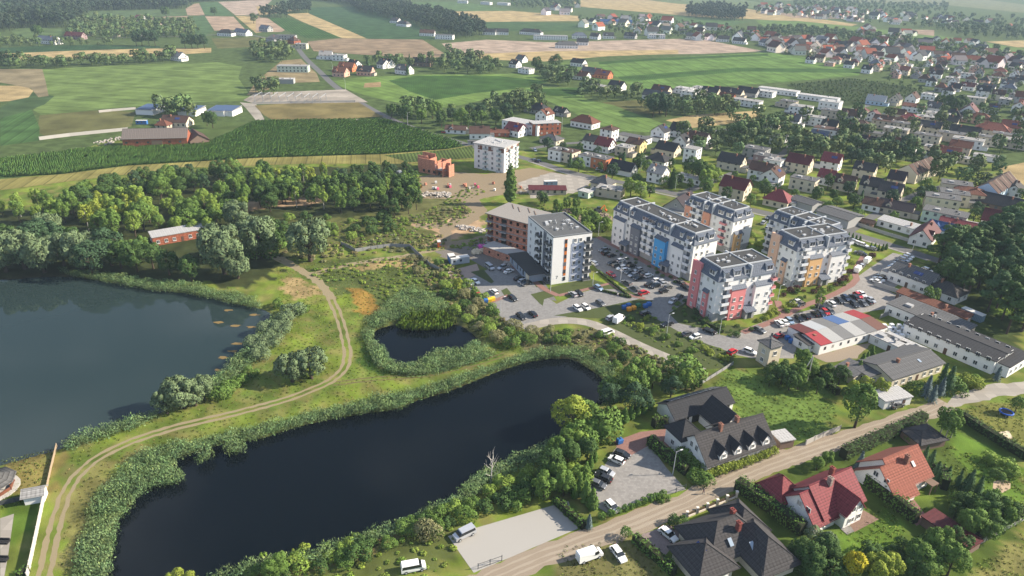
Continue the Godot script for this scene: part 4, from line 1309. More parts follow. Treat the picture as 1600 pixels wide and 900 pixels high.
	wood(pts("-4.6,-118.7 5.6,-125.5 11.8,-130.3 12.8,-120.4 4.1,-114 -2.9,-111.9"), 3.0, [["shrub", "mid"], ["shrub", "light"], ["shrub", "dark"]], 2.8, 4.8, "bushes on the near bank of the dark pond", 50)
	wood(pts("-50.7,-94.9 -36.5,-97.7 -25,-104.2 -15.1,-109.9 -7.2,-114.6 -4.3,-111.8 -13.4,-106 -24.4,-100.8 -33.4,-95.4 -47.1,-91.7"), 2.9, [["shrub", "mid"], ["shrub", "light"], ["fluffy", "mid"], ["shrub", "dark"]], 2.4, 4.4, "bushes on the near bank of the dark pond", 84)
	plant("fluffy", "bloom", Vector2(-16.2, -105), 5.0, "", "pale round willow bush")
	plants("broad", "mid", pts("-43.1,-94.3 -44.4,-92.8"), 5, 6.5)
	plants("shrub", "lime", pts("-62.5,-92.2 -59.2,-91.6"), 2.4, 3.0)
	# columns between the pond trees and the small lot
	plants("thuja", "cedar", pts("30,-144.9 31.9,-146.4 33.8,-147.8 35.7,-149.3 37.7,-150.9 28.1,-142.7"), 4.2, 5.2, "thuja row beside the garage yard")
	plants("thuja", "cedar", pts("20.7,-129 19.5,-126.7 18.2,-123.8 17,-121.2 15.9,-118.9 15.1,-116.8 18.5,-122.3 17.4,-119.5"), 4.0, 5.5, "thuja row beside the small lot")
	plants("thuja", "mid", pts("18.7,-113.6 17.5,-115.5 16.2,-117.5"), 6.0, 7.5, "thuja row beside the small lot")
	plants("ball", "cedar", pts("22.7,-111.3 24.3,-112.3 25.8,-113.1 27.3,-113.7 28.8,-114.5 30.4,-115.4 31.9,-116.2 33.5,-117.1 20.5,-110.4"), 1.5, 2.1, "clipped bushes along the lot fence", "clipped dense green bush")
	plant("spruce", "frost", Vector2(17.5, -107.8), 4.2)
	plants("shrub", "mid", pts("35.2,-117.5 34.3,-116.7"), 2.0, 2.6)
	plants("ball", "cedar", pts("25,-105.6"), 2.4, 2.6)
	plants("shrub", "dark", pts("36.7,-109.2"), 3.4, 3.6)
	# the gardens lower right
	var gg := "garden trees between the lower houses"
	plants("broad", "mid", pts("90.1,-145.3"), 13, 13.5, gg)
	plants("birch", "mid", pts("110.7,-140.4 111,-143 113.3,-142.1"), 9.5, 11, gg)
	plants("broad", "mid", pts("73.4,-128.1 76.4,-129.8"), 4, 5.5, gg)
	plants("broad", "dark", pts("60.6,-98.5 63.8,-100.2 59.2,-100"), 5.5, 7, gg)
	plants("broad", "silver", pts("65.6,-103.2 63.8,-105.2"), 4.5, 6, gg)
	plants("broad", "gold", pts("67.9,-96.4"), 6.5, 7, gg)
	plants("broad", "lime", pts("74.9,-96.6 72.2,-96.1"), 6.5, 7.5, gg)
	plants("broad", "mid", pts("82.4,-97.6 86.9,-100.1 87.5,-97.8 85.4,-100.9"), 7, 8.5, gg)
	plants("broad", "dark", pts("80,-96.8 91.6,-102.7"), 6, 8, gg)
	plants("broad", "mid", pts("101.8,-110.9 105.7,-113.8 106.6,-112 98.6,-109"), 6.5, 8, gg)
	plants("broad", "dark", pts("100.4,-115.6 97.8,-113.6 102.8,-109.1"), 4, 6, gg)
	plants("spruce", "needle", pts("101.4,-132.7 100.5,-126.3 102.8,-125.5 104.4,-123.8 105.7,-122.2 107,-120.8 100.6,-129.2"), 4.5, 7, gg)
	plants("shrub", "light", pts("118.1,-131.5 119.4,-129.9 117.7,-133.3 119.5,-127.7"), 2.5, 4, gg)
	plants("broad", "mid", pts("137.3,-153.8"), 5, 5.5, gg)
	plants("spruce", "frost", pts("116.9,-157.9 121,-161.2 116.4,-160.3 83.5,-128.5"), 5.5, 8, gg)
	plants("spruce", "needle", pts("124,-163.2 124.7,-167.1"), 7, 9, gg)
	plants("shrub", "dark", pts("74.3,-102.2 71.6,-100.4 79.5,-100.7 79,-102.3 81.8,-104.1 70.3,-118.4 74.1,-120.6"), 2.5, 4, gg)
	plants("shrub", "mid", pts("61.5,-116.5 63,-118.2 92.8,-124.5 102.4,-140.1"), 2, 3.5, gg)
	plants("broad", "mid", pts("86.4,-168.6 82.3,-165.1 85.8,-172"), 6.5, 8, gg)
	plants("broad", "lime", pts("100.2,-162.1 95.7,-160 103.6,-159.8"), 5, 6.5, gg)
	plants("broad", "dark", pts("77.6,-164.9 78.7,-161.8 75.4,-166.5 79.7,-168.3 92.1,-168.9 94.5,-165.7"), 5, 7, gg)
	plants("thuja", "mid", pts("104.9,-174.7 107.1,-176.6 109.2,-178.5 102.4,-171.1"), 4.5, 6, gg)
	plants("broad", "mid", pts("149,-219.2"), 7, 7.5, gg)
	plants("shrub", "lime", pts("150,-205 150.9,-202.8 132.3,-167.5 132.8,-165.9"), 2.5, 4, gg)
	plants("ball", "lime", pts("46.6,-124.2 47.9,-124.9 49.2,-125.4 50.6,-126.1 52,-126.9 53.4,-127.4 54.8,-128.1 56.2,-128.8 57.7,-129.6 59.1,-130.3 60.6,-131.1 62.1,-131.8 63.4,-132.6 64.8,-133.4"), 2.0, 2.6, "bright bushes along the long white house", "bright clipped bush")
	plants("shrub", "mid", pts("44,-129.3 45,-127 42.9,-131.6 45.4,-122.7 43.9,-123.7"), 3, 5, gg)
	wood(pts("76.8,-96.7 83.6,-102.5 92,-101.1 89.6,-97.1"), 4.0, [["broad", "mid"], ["broad", "dark"]], 6.5, 9, gg, 14)
	wood(pts("95.5,-107.1 102.7,-114.7 109.1,-115.9 110.1,-113 101.1,-106.4"), 4.0, [["broad", "mid"], ["broad", "dark"]], 5.5, 8, gg, 14)
	wood(pts("56.5,-96 61.5,-102.6 68.1,-102.8 66.6,-96.3"), 3.8, [["broad", "dark"], ["broad", "silver"], ["shrub", "dark"]], 4.5, 7, gg, 12)
	wood(pts("74.2,-171.5 87.1,-175.6 92.6,-165.6 94.7,-157.8 88.7,-156 82,-161.9 72.9,-161.5"), 4.6, [["broad", "dark"], ["shrub", "mid"], ["broad", "mid"]], 3.5, 6, gg, 12)
	wood(pts("117.1,-166.8 130.4,-167.4 138.2,-171.1 151,-173.4 138,-167.7 122.9,-160.6 112.9,-158.6"), 4.2, [["shrub", "mid"], ["shrub", "dark"], ["spruce", "frost"], ["shrub", "light"]], 2.5, 5.5, gg, 18)
	wood(pts("101.2,-130.4 109.1,-123 110,-120.9 100.4,-115.6 99.4,-121.6"), 4.2, [["spruce", "needle"], ["shrub", "mid"], ["broad", "dark"]], 3.5, 6, gg, 16)
	wood(pts("119.9,-138.3 125,-131.3 120.4,-124.4 114.9,-127.5"), 5.0, [["shrub", "light"], ["shrub", "mid"]], 2, 3.6, gg, 10)
	# pines on the right
	wood(pts("171,-257.7 193.6,-276.5 218.5,-289.6 235.6,-289.2 174.6,-199.7 161,-188.7 166.1,-208.2 161.7,-217.4 159.7,-230.3"), 5.2, [["pine", "needle"], ["pine", "dark"], ["pine", "needle"], ["broad", "dark"]], 13, 18, "pine grove at the right edge", 92)
	plants("broad", "mid", pts("208.6,-273.9 224.9,-286.2 213,-287.6"), 8, 10)
	# round the blocks
	plants("broad", "mid", pts("32.3,-288 36.9,-290.8 40.7,-286.2 28.6,-296"), 5, 7, "trees behind the block with the number seven")
	plants("slim", "mid", pts("24.9,-309 20.1,-304.1 29.5,-309.3"), 7, 9, "trees behind the block with the number seven")
	plants("broad", "light", pts("63.2,-329.3 58.9,-333"), 9, 11)
	plants("broad", "dark", pts("68.8,-333.9 13,-319.3 14.5,-315.6"), 6, 8)
	plants("thuja", "dark", pts("83.5,-350.2"), 11.5, 12.0, "", "very tall dark pointed thuja")
	plants("broad", "dark", pts("99.8,-361.9 97.6,-367.7"), 12, 14)
	plants("broad", "light", pts("106,-359 101.4,-354"), 11, 13)
	plants("slim", "dark", pts("97.3,-269.9 95.6,-273.4 100.9,-277.4"), 6, 8)
	plants("thuja", "cedar", pts("147.5,-282.2 148.6,-280.8 149.6,-279.4 151,-278.7 152.5,-271.5 153.5,-270.2 154.8,-269.5 156.2,-268.9 158.5,-270.5"), 2.8, 3.6, "thuja row beside the street lot")
	plants("shrub", "plum", pts("148.4,-261.5 124.1,-235.3 127.1,-237.8 102.2,-226.3 105.2,-228.1"), 2.0, 2.8)
	var beds := "planted beds round the blocks"
	wood(pts("56,-212.4 61.6,-215.7 66.9,-202.7 77.4,-198 79.3,-193.8 68,-190.8 56.6,-199.5"), 2.6, [["shrub", "mid"], ["shrub", "dark"], ["shrub", "light"], ["ball", "cedar"]], 0.9, 1.9, beds, 46)
	wood(pts("82.6,-201.3 87.9,-207.5 100.3,-218.9 100.3,-214 93.8,-208.8"), 2.4, [["shrub", "light"], ["shrub", "lime"], ["shrub", "mid"]], 1.0, 2.0, beds, 26)
	wood(pts("96.3,-222.8 119.7,-231.7 134.5,-249 135.7,-246 121.2,-229.6 99.8,-216.4"), 3.0, [["shrub", "dark"], ["shrub", "mid"], ["shrub", "plum"]], 1.0, 2.2, beds, 24)
	wood(pts("89,-269.3 114.8,-290.1 113.9,-274.6 91.2,-257.7"), 3.6, [["shrub", "mid"], ["slim", "dark"], ["shrub", "light"]], 1.6, 4.5, beds, 22)
	wood(pts("37.5,-269.3 42.2,-264 63.6,-232.8 61.7,-229.3 39.2,-261"), 2.8, [["shrub", "dark"], ["shrub", "mid"]], 0.8, 1.5, beds, 26)
	wood(pts("11.1,-303.4 29.9,-314 43.4,-297.2 40.1,-280.7 24.8,-283.5"), 4.0, [["shrub", "mid"], ["slim", "mid"], ["shrub", "light"]], 2.2, 6.0, "trees behind the block with the number seven", 26)
	plants("shrub", "lime", pts("88.5,-206.2 85.6,-203.7 82.9,-202.2 90.8,-209.6 137.7,-258.8 136.7,-254.2 99.3,-214.9"), 1.5, 2.4)
	plants("shrub", "dark", pts("72.6,-192.2 64.2,-200.3 61.7,-203.3 67.7,-197.5 101.4,-217.5 63.7,-211.9"), 1.6, 2.6)
	plants("shrub", "lime", pts("61.5,-181 63.7,-178.1 65.5,-177.5 60.1,-183.2 42.2,-196.1 45.2,-201.5"), 1.6, 2.6)
	plants("shrub", "mid", pts("39.8,-201.2 45.9,-192.9 49.2,-189 52.5,-185.1 55.7,-181.4"), 1.8, 2.6)


# ---------------------------------------------------------------- buildings
var shared := {}
var window_count := 0

func glass(called: String, c: Color, rough := 0.12) -> StandardMaterial3D:
	if not M.has(called):
		var m := mat(called, c, rough)
		m.metallic_specular = 0.6
	return M[called]

func slab_mesh(w: float, h: float, d: float) -> ArrayMesh:
	var key := "slab %.2f %.2f %.2f" % [w, h, d]
	if not shared.has(key):
		var b := mb()
		b.box(Vector3.ZERO, Vector3(w, h, d))
		shared[key] = b.mesh()
	return shared[key]

func frame_mesh(w: float, h: float) -> ArrayMesh:
	var key := "frame %.2f %.2f" % [w, h]
	if not shared.has(key):
		var b := mb()
		for s in [-1, 1]:
			b.box(Vector3(s * (w / 2 - 0.05), 0, 0.04), Vector3(0.10, h, 0.10))
			b.box(Vector3(0, s * (h / 2 - 0.05), 0.04), Vector3(w - 0.2, 0.10, 0.10))
		b.box(Vector3(0, 0, 0.04), Vector3(0.07, h - 0.2, 0.08))
		b.box(Vector3(0, -h / 2 - 0.04, 0.09), Vector3(w + 0.15, 0.06, 0.2))
		shared[key] = b.mesh()
	return shared[key]

func window(parent: Node3D, x: Transform3D, w: float, h: float, framed := true, pm: Material = null):
	if pm == null:
		pm = glass("window_glass", Color(0.028, 0.034, 0.042))
		window_count += 1
		var k := hash1(window_count, 31)
		if k > 0.90:
			pm = glass("window_curtain", Color(0.34, 0.33, 0.30), 0.3)
		elif k > 0.62:
			pm = glass("window_dim", Color(0.095, 0.105, 0.12), 0.15)
	if framed:
		var f := put("window", frame_mesh(w, h), mat("window_frame", Color(0.62, 0.62, 0.60), 0.6), parent)
		f.transform = x
		put("pane", slab_mesh(w - 0.16, h - 0.16, 0.05), pm, f).position = Vector3(0, 0, 0.0)
	else:
		var f := put("window", slab_mesh(w, h, 0.06), pm, parent)
		f.transform = x

# the frame of one side of a box w by d: x along the side, y up, z outwards. 0 front, 1 right, 2 back, 3 left
func side(w: float, d: float, k: int) -> Transform3D:
	var turn: float = [0.0, PI / 2, PI, -PI / 2][k]
	var b := Basis(Vector3.UP, turn)
	return Transform3D(b, b * Vector3(0, 0, d / 2 if k % 2 == 0 else w / 2))

func side_len(w: float, d: float, k: int) -> float:
	return w if k % 2 == 0 else d

func at_side(x: Transform3D, u: float, y: float, out := 0.0) -> Transform3D:
	return x * Transform3D(Basis.IDENTITY, Vector3(u, y, out))

func roof_mat(called: String) -> StandardMaterial3D:
	var c: Color = {"charcoal": Color(0.055, 0.056, 0.063), "dark": Color(0.085, 0.08, 0.082), "grey": Color(0.16, 0.16, 0.165), "pale": Color(0.42, 0.41, 0.40), "white": Color(0.62, 0.61, 0.60), "red": Color(0.30, 0.062, 0.072), "maroon": Color(0.14, 0.030, 0.035), "brown": Color(0.13, 0.075, 0.060), "orange": Color(0.38, 0.135, 0.095), "rust": Color(0.22, 0.09, 0.06), "slate": Color(0.17, 0.20, 0.26), "purple": Color(0.070, 0.055, 0.065), "blue": Color(0.05, 0.12, 0.30), "green": Color(0.06, 0.16, 0.10)}[called]
	return mat("roof_" + called, c, 0.65 if called in ["red", "maroon", "slate"] else 0.85, "tiles", 0.6, true)

func wall_mat(called: String) -> StandardMaterial3D:
	var c: Color = {"white": Color(0.80, 0.79, 0.77), "cream": Color(0.62, 0.55, 0.43), "yellow": Color(0.66, 0.56, 0.26), "beige": Color(0.48, 0.42, 0.34), "grey": Color(0.36, 0.36, 0.36), "brick": Color(0.36, 0.13, 0.08), "block": Color(0.56, 0.27, 0.19), "pink": Color(0.60, 0.36, 0.28), "blue": Color(0.46, 0.58, 0.70), "mint": Color(0.50, 0.60, 0.50), "brown": Color(0.20, 0.14, 0.11), "orange": Color(0.52, 0.19, 0.09), "plum": Color(0.28, 0.20, 0.20), "concrete": Color(0.34, 0.33, 0.32)}[called]
	return mat("wall_" + called, c, 0.9, "brick" if called in ["brick", "block"] else "plain", 0.35 if called in ["brick", "block"] else 0.25, true)

var wall_words := {"white": "white", "cream": "cream", "yellow": "yellow", "beige": "beige", "grey": "grey", "brick": "red brick", "block": "clay block", "pink": "pinkish", "blue": "pale blue", "mint": "pale green", "brown": "brown", "orange": "orange", "plum": "dusky pink", "concrete": "bare concrete"}

# gable roof over w by d, ridge along x
func gable_roof(b: MB, w: float, d: float, y: float, rise: float, over := 0.45, thick := 0.22):
	var e := over * rise / (d / 2)
	var hw := w / 2 + over
	var hd := d / 2 + over
	var top := y + rise + 0.12
	var low := y - e + 0.12
	b.plate(Vector3(-hw, low, hd), Vector3(-hw, top, 0), Vector3(hw, top, 0), Vector3(hw, low, hd), thick)
	b.plate(Vector3(hw, low, -hd), Vector3(hw, top, 0), Vector3(-hw, top, 0), Vector3(-hw, low, -hd), thick)
	b.box(Vector3(0, top + 0.02, 0), Vector3(2 * hw, 0.12, 0.28))

func hip_roof(b: MB, w: float, d: float, y: float, rise: float, over := 0.5):
	var hw := w / 2 + over
	var hd := d / 2 + over
	var ridge := maxf(0.0, hw - hd)
	var rz := maxf(0.0, hd - hw)
	var low := y - 0.1
	var a := Vector3(-ridge, y + rise, -rz)
	var c := Vector3(ridge, y + rise, rz)
	var p := [Vector3(-hw, low, hd), Vector3(hw, low, hd), Vector3(hw, low, -hd), Vector3(-hw, low, -hd)]
	if ridge > 0:
		b.quad(p[0], a, c, p[1])
		b.tri(p[1], c, p[2])
		b.quad(p[2], c, a, p[3])
		b.tri(p[3], a, p[0])
	else:
		b.tri(p[0], c, p[1])
		b.quad(p[1], c, a, p[2])
		b.tri(p[2], a, p[3])
		b.quad(p[3], a, c, p[0])
	for e in [[p[0], a], [p[1], c], [p[2], c if ridge > 0 else a], [p[3], a], [a, c]]:
		if e[0].distance_to(e[1]) > 0.1:
			b.tube(e[0] + Vector3(0, 0.03, 0), e[1] + Vector3(0, 0.03, 0), 0.10, 0.10, 5, false)
	b.box(Vector3(0, low - 0.1, 0), Vector3(2 * hw, 0.2, 2 * hd))

func gable_wall(b: MB, w: float, d: float, h: float, rise: float):
	b.box(Vector3(0, h / 2, 0), Vector3(w, h, d))
	for s in [-1, 1]:
		var x: float = s * w / 2
		if s > 0:
			b.tri(Vector3(x, h, d / 2), Vector3(x, h + rise, 0), Vector3(x, h, -d / 2))
		else:
			b.tri(Vector3(x, h, -d / 2), Vector3(x, h + rise, 0), Vector3(x, h, d / 2))

# r: [x, z, width, depth, turn]
func house(r: Array, h: float, kind: String, rise: float, walls: String, roof: String, look := "", opt := {}) -> Node3D:
	var w: float = r[2]
	var d: float = r[3]
	var turn: float = r[4]
	if kind == "gable_z":
		kind = "gable"
		turn += PI / 2
		w = r[3]
		d = r[2]
	var o := thing(opt.get("name", "house"), Vector2(r[0], r[1]), turn)
	var near: bool = opt.get("near", Vector2(r[0], r[1]).length() < 330.0)
	var b := mb()
	if kind == "gable":
		gable_wall(b, w, d, h, rise)
	else:
		b.box(Vector3(0, h / 2, 0), Vector3(w, h, d))
	put("wall", b, wall_mat(walls), o)
	var rb := mb()
	if kind == "gable":
		gable_roof(rb, w, d, h, rise)
	elif kind == "hip":
		hip_roof(rb, w, d, h, rise)
	elif kind == "shed":
		rb.plate(Vector3(-w / 2 - 0.3, h + 0.25, d / 2 + 0.3), Vector3(-w / 2 - 0.3, h + rise + 0.3, -d / 2 - 0.3), Vector3(w / 2 + 0.3, h + rise + 0.3, -d / 2 - 0.3), Vector3(w / 2 + 0.3, h + 0.25, d / 2 + 0.3), 0.22)
		rb.box(Vector3(0, h + 0.02, -d / 4), Vector3(w - 0.1, 0.3, d / 2 - 0.1))
	else:
		rb.box(Vector3(0, h + 0.1, 0), Vector3(w + 0.5, 0.24, d + 0.5))
		if w > 8.5 and h > 2.7:
			rb.box(Vector3(w * 0.22, h + 0.5, -d * 0.15), Vector3(0.9, 0.6, 0.6))
	var roof_o := put("roof", rb, roof_mat(roof), o)
	if kind != "flat" and not opt.get("plain", false) and h > 2.4:
		var cb := mb()
		var cx := w * 0.18 * (1.0 if hash1(int(r[0]), int(r[1])) > 0.5 else -1.0)
		cb.box(Vector3(cx, h + rise * 0.85 + 0.3, d * 0.1), Vector3(0.6, 1.6, 0.9))
		cb.box(Vector3(cx, h + rise * 0.85 + 1.14, d * 0.1), Vector3(0.75, 0.12, 1.05))
		put("chimney", cb, mat("chimney_brick", Color(0.30, 0.16, 0.12), 0.9, "brick", 0.5, true), roof_o)
		if near and kind == "gable" and opt.get("skylights", 1) > 0:
			for s in opt.get("skylights", 1):
				var k := put("skylight", slab_mesh(0.8, 0.08, 1.2), glass("skylight_glass", Color(0.25, 0.30, 0.36)), roof_o)
				var a := atan2(rise, d / 2)
				k.position = Vector3(-cx + s * 2.0 - 0.5, h + rise * 0.5 + 0.22, d / 4)
				k.rotation.x = a
	var luck := hash1(int(r[0]) + 3, int(r[1]) + 9)
	if not opt.get("plain", false) and w < 19.0 and w > 8.0 and h > 2.7:
		if luck > 0.45:
			var ab := mb()
			var ax := w / 2 + 1.6 if luck > 0.7 else -w / 2 - 1.6
			ab.box(Vector3(ax, 1.35, d * 0.12), Vector3(3.2, 2.7, d * 0.6))
			var an := put("annex", ab, wall_mat("beige" if luck > 0.85 else walls), o)
			ab = mb()
			ab.box(Vector3(ax, 2.8, d * 0.12), Vector3(3.6, 0.2, d * 0.6 + 0.4))
			put("annex_roof", ab, roof_mat("grey" if luck > 0.6 else "pale"), an)
		if kind == "gable" and (luck < 0.3 or luck > 0.86):
			var db := mb()
			db.x = Transform3D(Basis(Vector3.UP, -PI / 2), Vector3(-w * 0.2, 0, d * 0.24))
			gable_wall(db, d * 0.4, 2.4, h + rise * 0.42, 0.9)
			var dm := put("dormer", db, wall_mat(walls), roof_o)
			db = mb()
			db.x = Transform3D(Basis(Vector3.UP, -PI / 2), Vector3(-w * 0.2, 0, d * 0.2))
			gable_roof(db, d * 0.42, 2.4, h + rise * 0.42, 1.1, 0.25, 0.15)
			put("dormer_roof", db, roof_mat(roof), dm)
			window(dm, Transform3D(Basis.IDENTITY, Vector3(-w * 0.2, h + rise * 0.22, d * 0.44 + 0.03)), 1.0, 1.0, false)
		if kind == "gable" and luck > 0.55 and luck < 0.66:
			for i in 3:
				var sp := put("solar_panel", slab_mesh(1.0, 0.06, 1.7), mat("solar_blue", Color(0.03, 0.05, 0.16), 0.12), roof_o)
				sp.position = Vector3(w * 0.05 + i * 1.1, h + rise * 0.5 + 0.24, d / 4)
				sp.rotation.x = atan2(rise, d / 2)
		if kind == "flat" and w > 8.5 and h > 2.7:
			var fb := mb()
			fb.box(Vector3(-w * 0.2, h + 0.55, d * 0.1), Vector3(2.2, 0.7, 1.8))
			fb.box(Vector3(w * 0.3, h + 0.75, d * 0.2), Vector3(0.6, 1.1, 0.6))
			put("roof_hatch", fb, wall_mat("grey"), roof_o)
	if opt.get("windows", true):
		var storeys := maxi(1, int(round(h / 2.9)))
		for k in ([0, 1, 2, 3] if near else [0, 1, 3]):
			var l := side_len(w, d, k)
			var n := int((l - 1.0) / (2.7 if near else 3.4))
			if n < 1:
				continue
			var x := side(w, d, k)
			for s in storeys:
				for i in n:
					var u := (i + 0.5 - n / 2.0) * (l - 0.8) / n
					if k == 0 and s == 0 and i == n / 2 and near:
						var dr := put("door", slab_mesh(1.0, 2.1, 0.08), mat("door_wood", Color(0.10, 0.06, 0.045), 0.6), o)
						dr.transform = at_side(x, u, 1.06, 0.03)
						continue
					window(o, at_side(x, u, 1.6 + s * 2.85, 0.02), 1.25, 1.4, near)
			if kind == "gable" and k % 2 == 1 and rise > 2.2:
				window(o, at_side(x, 0.0, h + rise * 0.32, 0.02), 1.1, 1.2, near)
	if look == "":
		look = "%s house, %s %s roof," % [wall_words[walls], roof, {"gable": "gabled", "hip": "hipped", "flat": "flat", "shed": "sloping"}[kind]]
	if opt.has("label"):
		tag(o, opt.label, opt.get("category", "house"))
	else:
		later(o, look, opt.get("category", "house"), opt.get("group", ""))
	return o

func balcony(parent: Node3D, x: Transform3D, w: float, d: float, rail: Material, slab: Material):
	var key := "balcony %.1f %.1f" % [w, d]
	if not shared.has(key):
		var s := mb()
		s.box(Vector3(0, 0, d / 2), Vector3(w, 0.18, d))
		shared[key] = s.mesh()
		var q := mb()
		q.box(Vector3(0, 0.55, d - 0.04), Vector3(w, 0.92, 0.06))
		for e in [-1, 1]:
			q.box(Vector3(e * (w / 2 - 0.03), 0.55, d / 2 - 0.04), Vector3(0.06, 0.92, d - 0.06))
		shared[key + "rail"] = q.mesh()
	var o := put("balcony", shared[key], slab, parent)
	o.transform = x
	put("railing", shared[key + "rail"], rail, o)

func vents(parent: Node3D, w: float, d: float, y: float, n: int):
	var cm := mat("vent_metal", Color(0.42, 0.43, 0.44), 0.5)
	for i in n:
		var p := Vector3(rnd(-0.42, 0.42) * w, y, rnd(-0.32, 0.32) * d)
		var b := mb()
		if i % 3 == 0:
			b.box(Vector3(0, 0.35, 0), Vector3(rnd(0.9, 1.8), 0.7, rnd(0.7, 1.1)))
			b.box(Vector3(0, 0.74, 0), Vector3(1.7, 0.10, 1.1))
		else:
			b.tube(Vector3.ZERO, Vector3(0, 0.7, 0), 0.22, 0.22, 7)
			b.tube(Vector3(0, 0.62, 0), Vector3(0, 0.95, 0), 0.40, 0.30, 8)
		put("roof_vent", b, cm, parent).transform = Transform3D(Basis.from_scale(Vector3.ONE * 0.72), p)

# a housing block with a slate mansard top. bays: [side, u, width, top, depth, colour, has a slate cap]
func mansard_block(r: Array, h: float, floors: int, bays: Array, balconies: Array, label: String, walls := "white", opt := {}) -> Node3D:
	var w: float = r[2]
	var d: float = r[3]
	var o := thing("apartment_block", Vector2(r[0], r[1]), r[4])
	tag(o, label, "apartment block", "slate topped housing blocks")
	var fh := h / floors
	var b := mb()
	b.box(Vector3(0, h / 2 + 0.5, 0), Vector3(w, h - 1.0, d))
	put("wall", b, wall_mat(walls), o)
	var pl := mb()
	pl.box(Vector3(0, fh * 0.5, 0), Vector3(w + 0.10, fh, d + 0.10))
	put("plinth", pl, wall_mat("grey"), o)
	# the mansard: sloping slate round a flat roof
	var rise := 3.6
	var inset := 1.7
	var m := mb()
	var hw := w / 2 + 0.35
	var hd := d / 2 + 0.35
	var iw := w / 2 - inset
	var idp := d / 2 - inset
	var lo := [Vector3(-hw, h - 0.15, hd), Vector3(hw, h - 0.15, hd), Vector3(hw, h - 0.15, -hd), Vector3(-hw, h - 0.15, -hd)]
	var hi := [Vector3(-iw, h + rise, idp), Vector3(iw, h + rise, idp), Vector3(iw, h + rise, -idp), Vector3(-iw, h + rise, -idp)]
	for i in 4:
		m.quad(lo[i], hi[i], hi[(i + 1) % 4], lo[(i + 1) % 4])
	m.box(Vector3(0, h - 0.22, 0), Vector3(2 * hw, 0.16, 2 * hd))
	var roof := put("mansard_roof", m, roof_mat("slate"), o)
	var f := mb()
	f.box(Vector3(0, h + rise - 0.08, 0), Vector3(iw * 2, 0.3, idp * 2))
	put("flat_roof", f, mat("felt", Color(0.075, 0.076, 0.078), 0.95, "speck", 0.3, true), roof)
	var par := mb()
	for s in [-1, 1]:
		par.box(Vector3(0, h + rise + 0.15, s * idp), Vector3(iw * 2 + 0.3, 0.46, 0.28))
		par.box(Vector3(s * iw, h + rise + 0.15, 0), Vector3(0.28, 0.46, idp * 2 - 0.29))
	for k in opt.get("walls_across", []):
		par.box(Vector3(k, h + rise + 0.15, 0), Vector3(0.3, 0.5, idp * 2 - 0.3))
		for s in [-1, 1]:
			par.box(Vector3(k, h + rise * 0.5, s * (d / 2 - 0.5)), Vector3(0.5, rise + 0.6, 1.9))
	put("parapet", par, mat("parapet_metal", Color(0.40, 0.42, 0.44), 0.5), roof)
	vents(roof, iw * 2 - 1.5, idp * 2 - 1.0, h + rise + 0.07, int(w * 0.55))
	# dormers on every side
	var nb := 0
	for k in 4:
		var l := side_len(w, d, k)
		var x := side(w, d, k)
		var n := int((l - 2.0) / 3.9)
		for i in n:
			var u := (i + 0.5 - n / 2.0) * (l - 1.6) / n
			var wide := 2.6 if (i + k) % 3 else 1.5
			if opt.get("windows_in_slate", 5) > 0 and (i + k) % 5 == 3:
				for e in [-0.6, 0.6]:
					var sk := put("skylight", slab_mesh(0.8, 1.2, 0.08), glass("skylight_glass", Color(0.25, 0.30, 0.36)), roof)
					sk.transform = at_side(x, u + e, h + 1.7, -0.82) * Transform3D(Basis(Vector3.RIGHT, -0.51), Vector3.ZERO)
				continue
			var db := mb()
			db.x = at_side(x, u, h + 1.65, -0.55)
			db.box(Vector3(0, 0, -0.35), Vector3(wide, 1.9, 1.7))
			var dm := put("dormer", db, wall_mat("white"), roof)
			var dr := mb()
			dr.x = at_side(x, u, h + 2.62, -0.75)
			dr.plate(Vector3(-wide / 2 - 0.2, 0.02, 0.95), Vector3(-wide / 2 - 0.2, 0.62, -1.0), Vector3(wide / 2 + 0.2, 0.62, -1.0), Vector3(wide / 2 + 0.2, 0.02, 0.95), 0.12)
			put("dormer_roof", dr, roof_mat("slate"), dm)
			for e in ([-0.62, 0.62] if wide > 2 else [0.0]):
				window(dm, at_side(x, u + e, h + 1.75, -0.03), 1.0, 1.25, false)
	# bays
	for y in bays:
		var x := side(w, d, y[0])
		var bb := mb()
		bb.x = at_side(x, y[1], 0)
		bb.box(Vector3(0, y[3] / 2.0, y[4] / 2.0 - 0.2), Vector3(y[2], y[3], y[4] + 0.4))
		var bm := put("bay", bb, y[5] if y[5] is Material else wall_mat(y[5]), o)
		bm.set_meta("label", y[7] if y.size() > 7 else "projecting bay of another colour")
		if y[6]:
			var cp := mb()
			cp.x = at_side(x, y[1], y[3])
			cp.plate(Vector3(-y[2] / 2.0 - 0.25, -0.1, y[4] + 0.3), Vector3(-y[2] / 2.0 - 0.25, 1.1, -0.1), Vector3(y[2] / 2.0 + 0.25, 1.1, -0.1), Vector3(y[2] / 2.0 + 0.25, -0.1, y[4] + 0.3), 0.14)
			put("bay_roof", cp, roof_mat("slate"), bm)
		var n2 := maxi(1, int(y[2] / 2.4))
		for s in int(y[3] / fh):
			for i in n2:
				window(bm, at_side(x, y[1] + (i + 0.5 - n2 / 2.0) * y[2] / n2, fh * s + fh * 0.55, y[4] + 0.02), 1.05, 1.35, true)
	# balconies: [side, u, width, from floor, to floor]
	var rail := mat("white_rail", Color(0.62, 0.63, 0.65), 0.6)
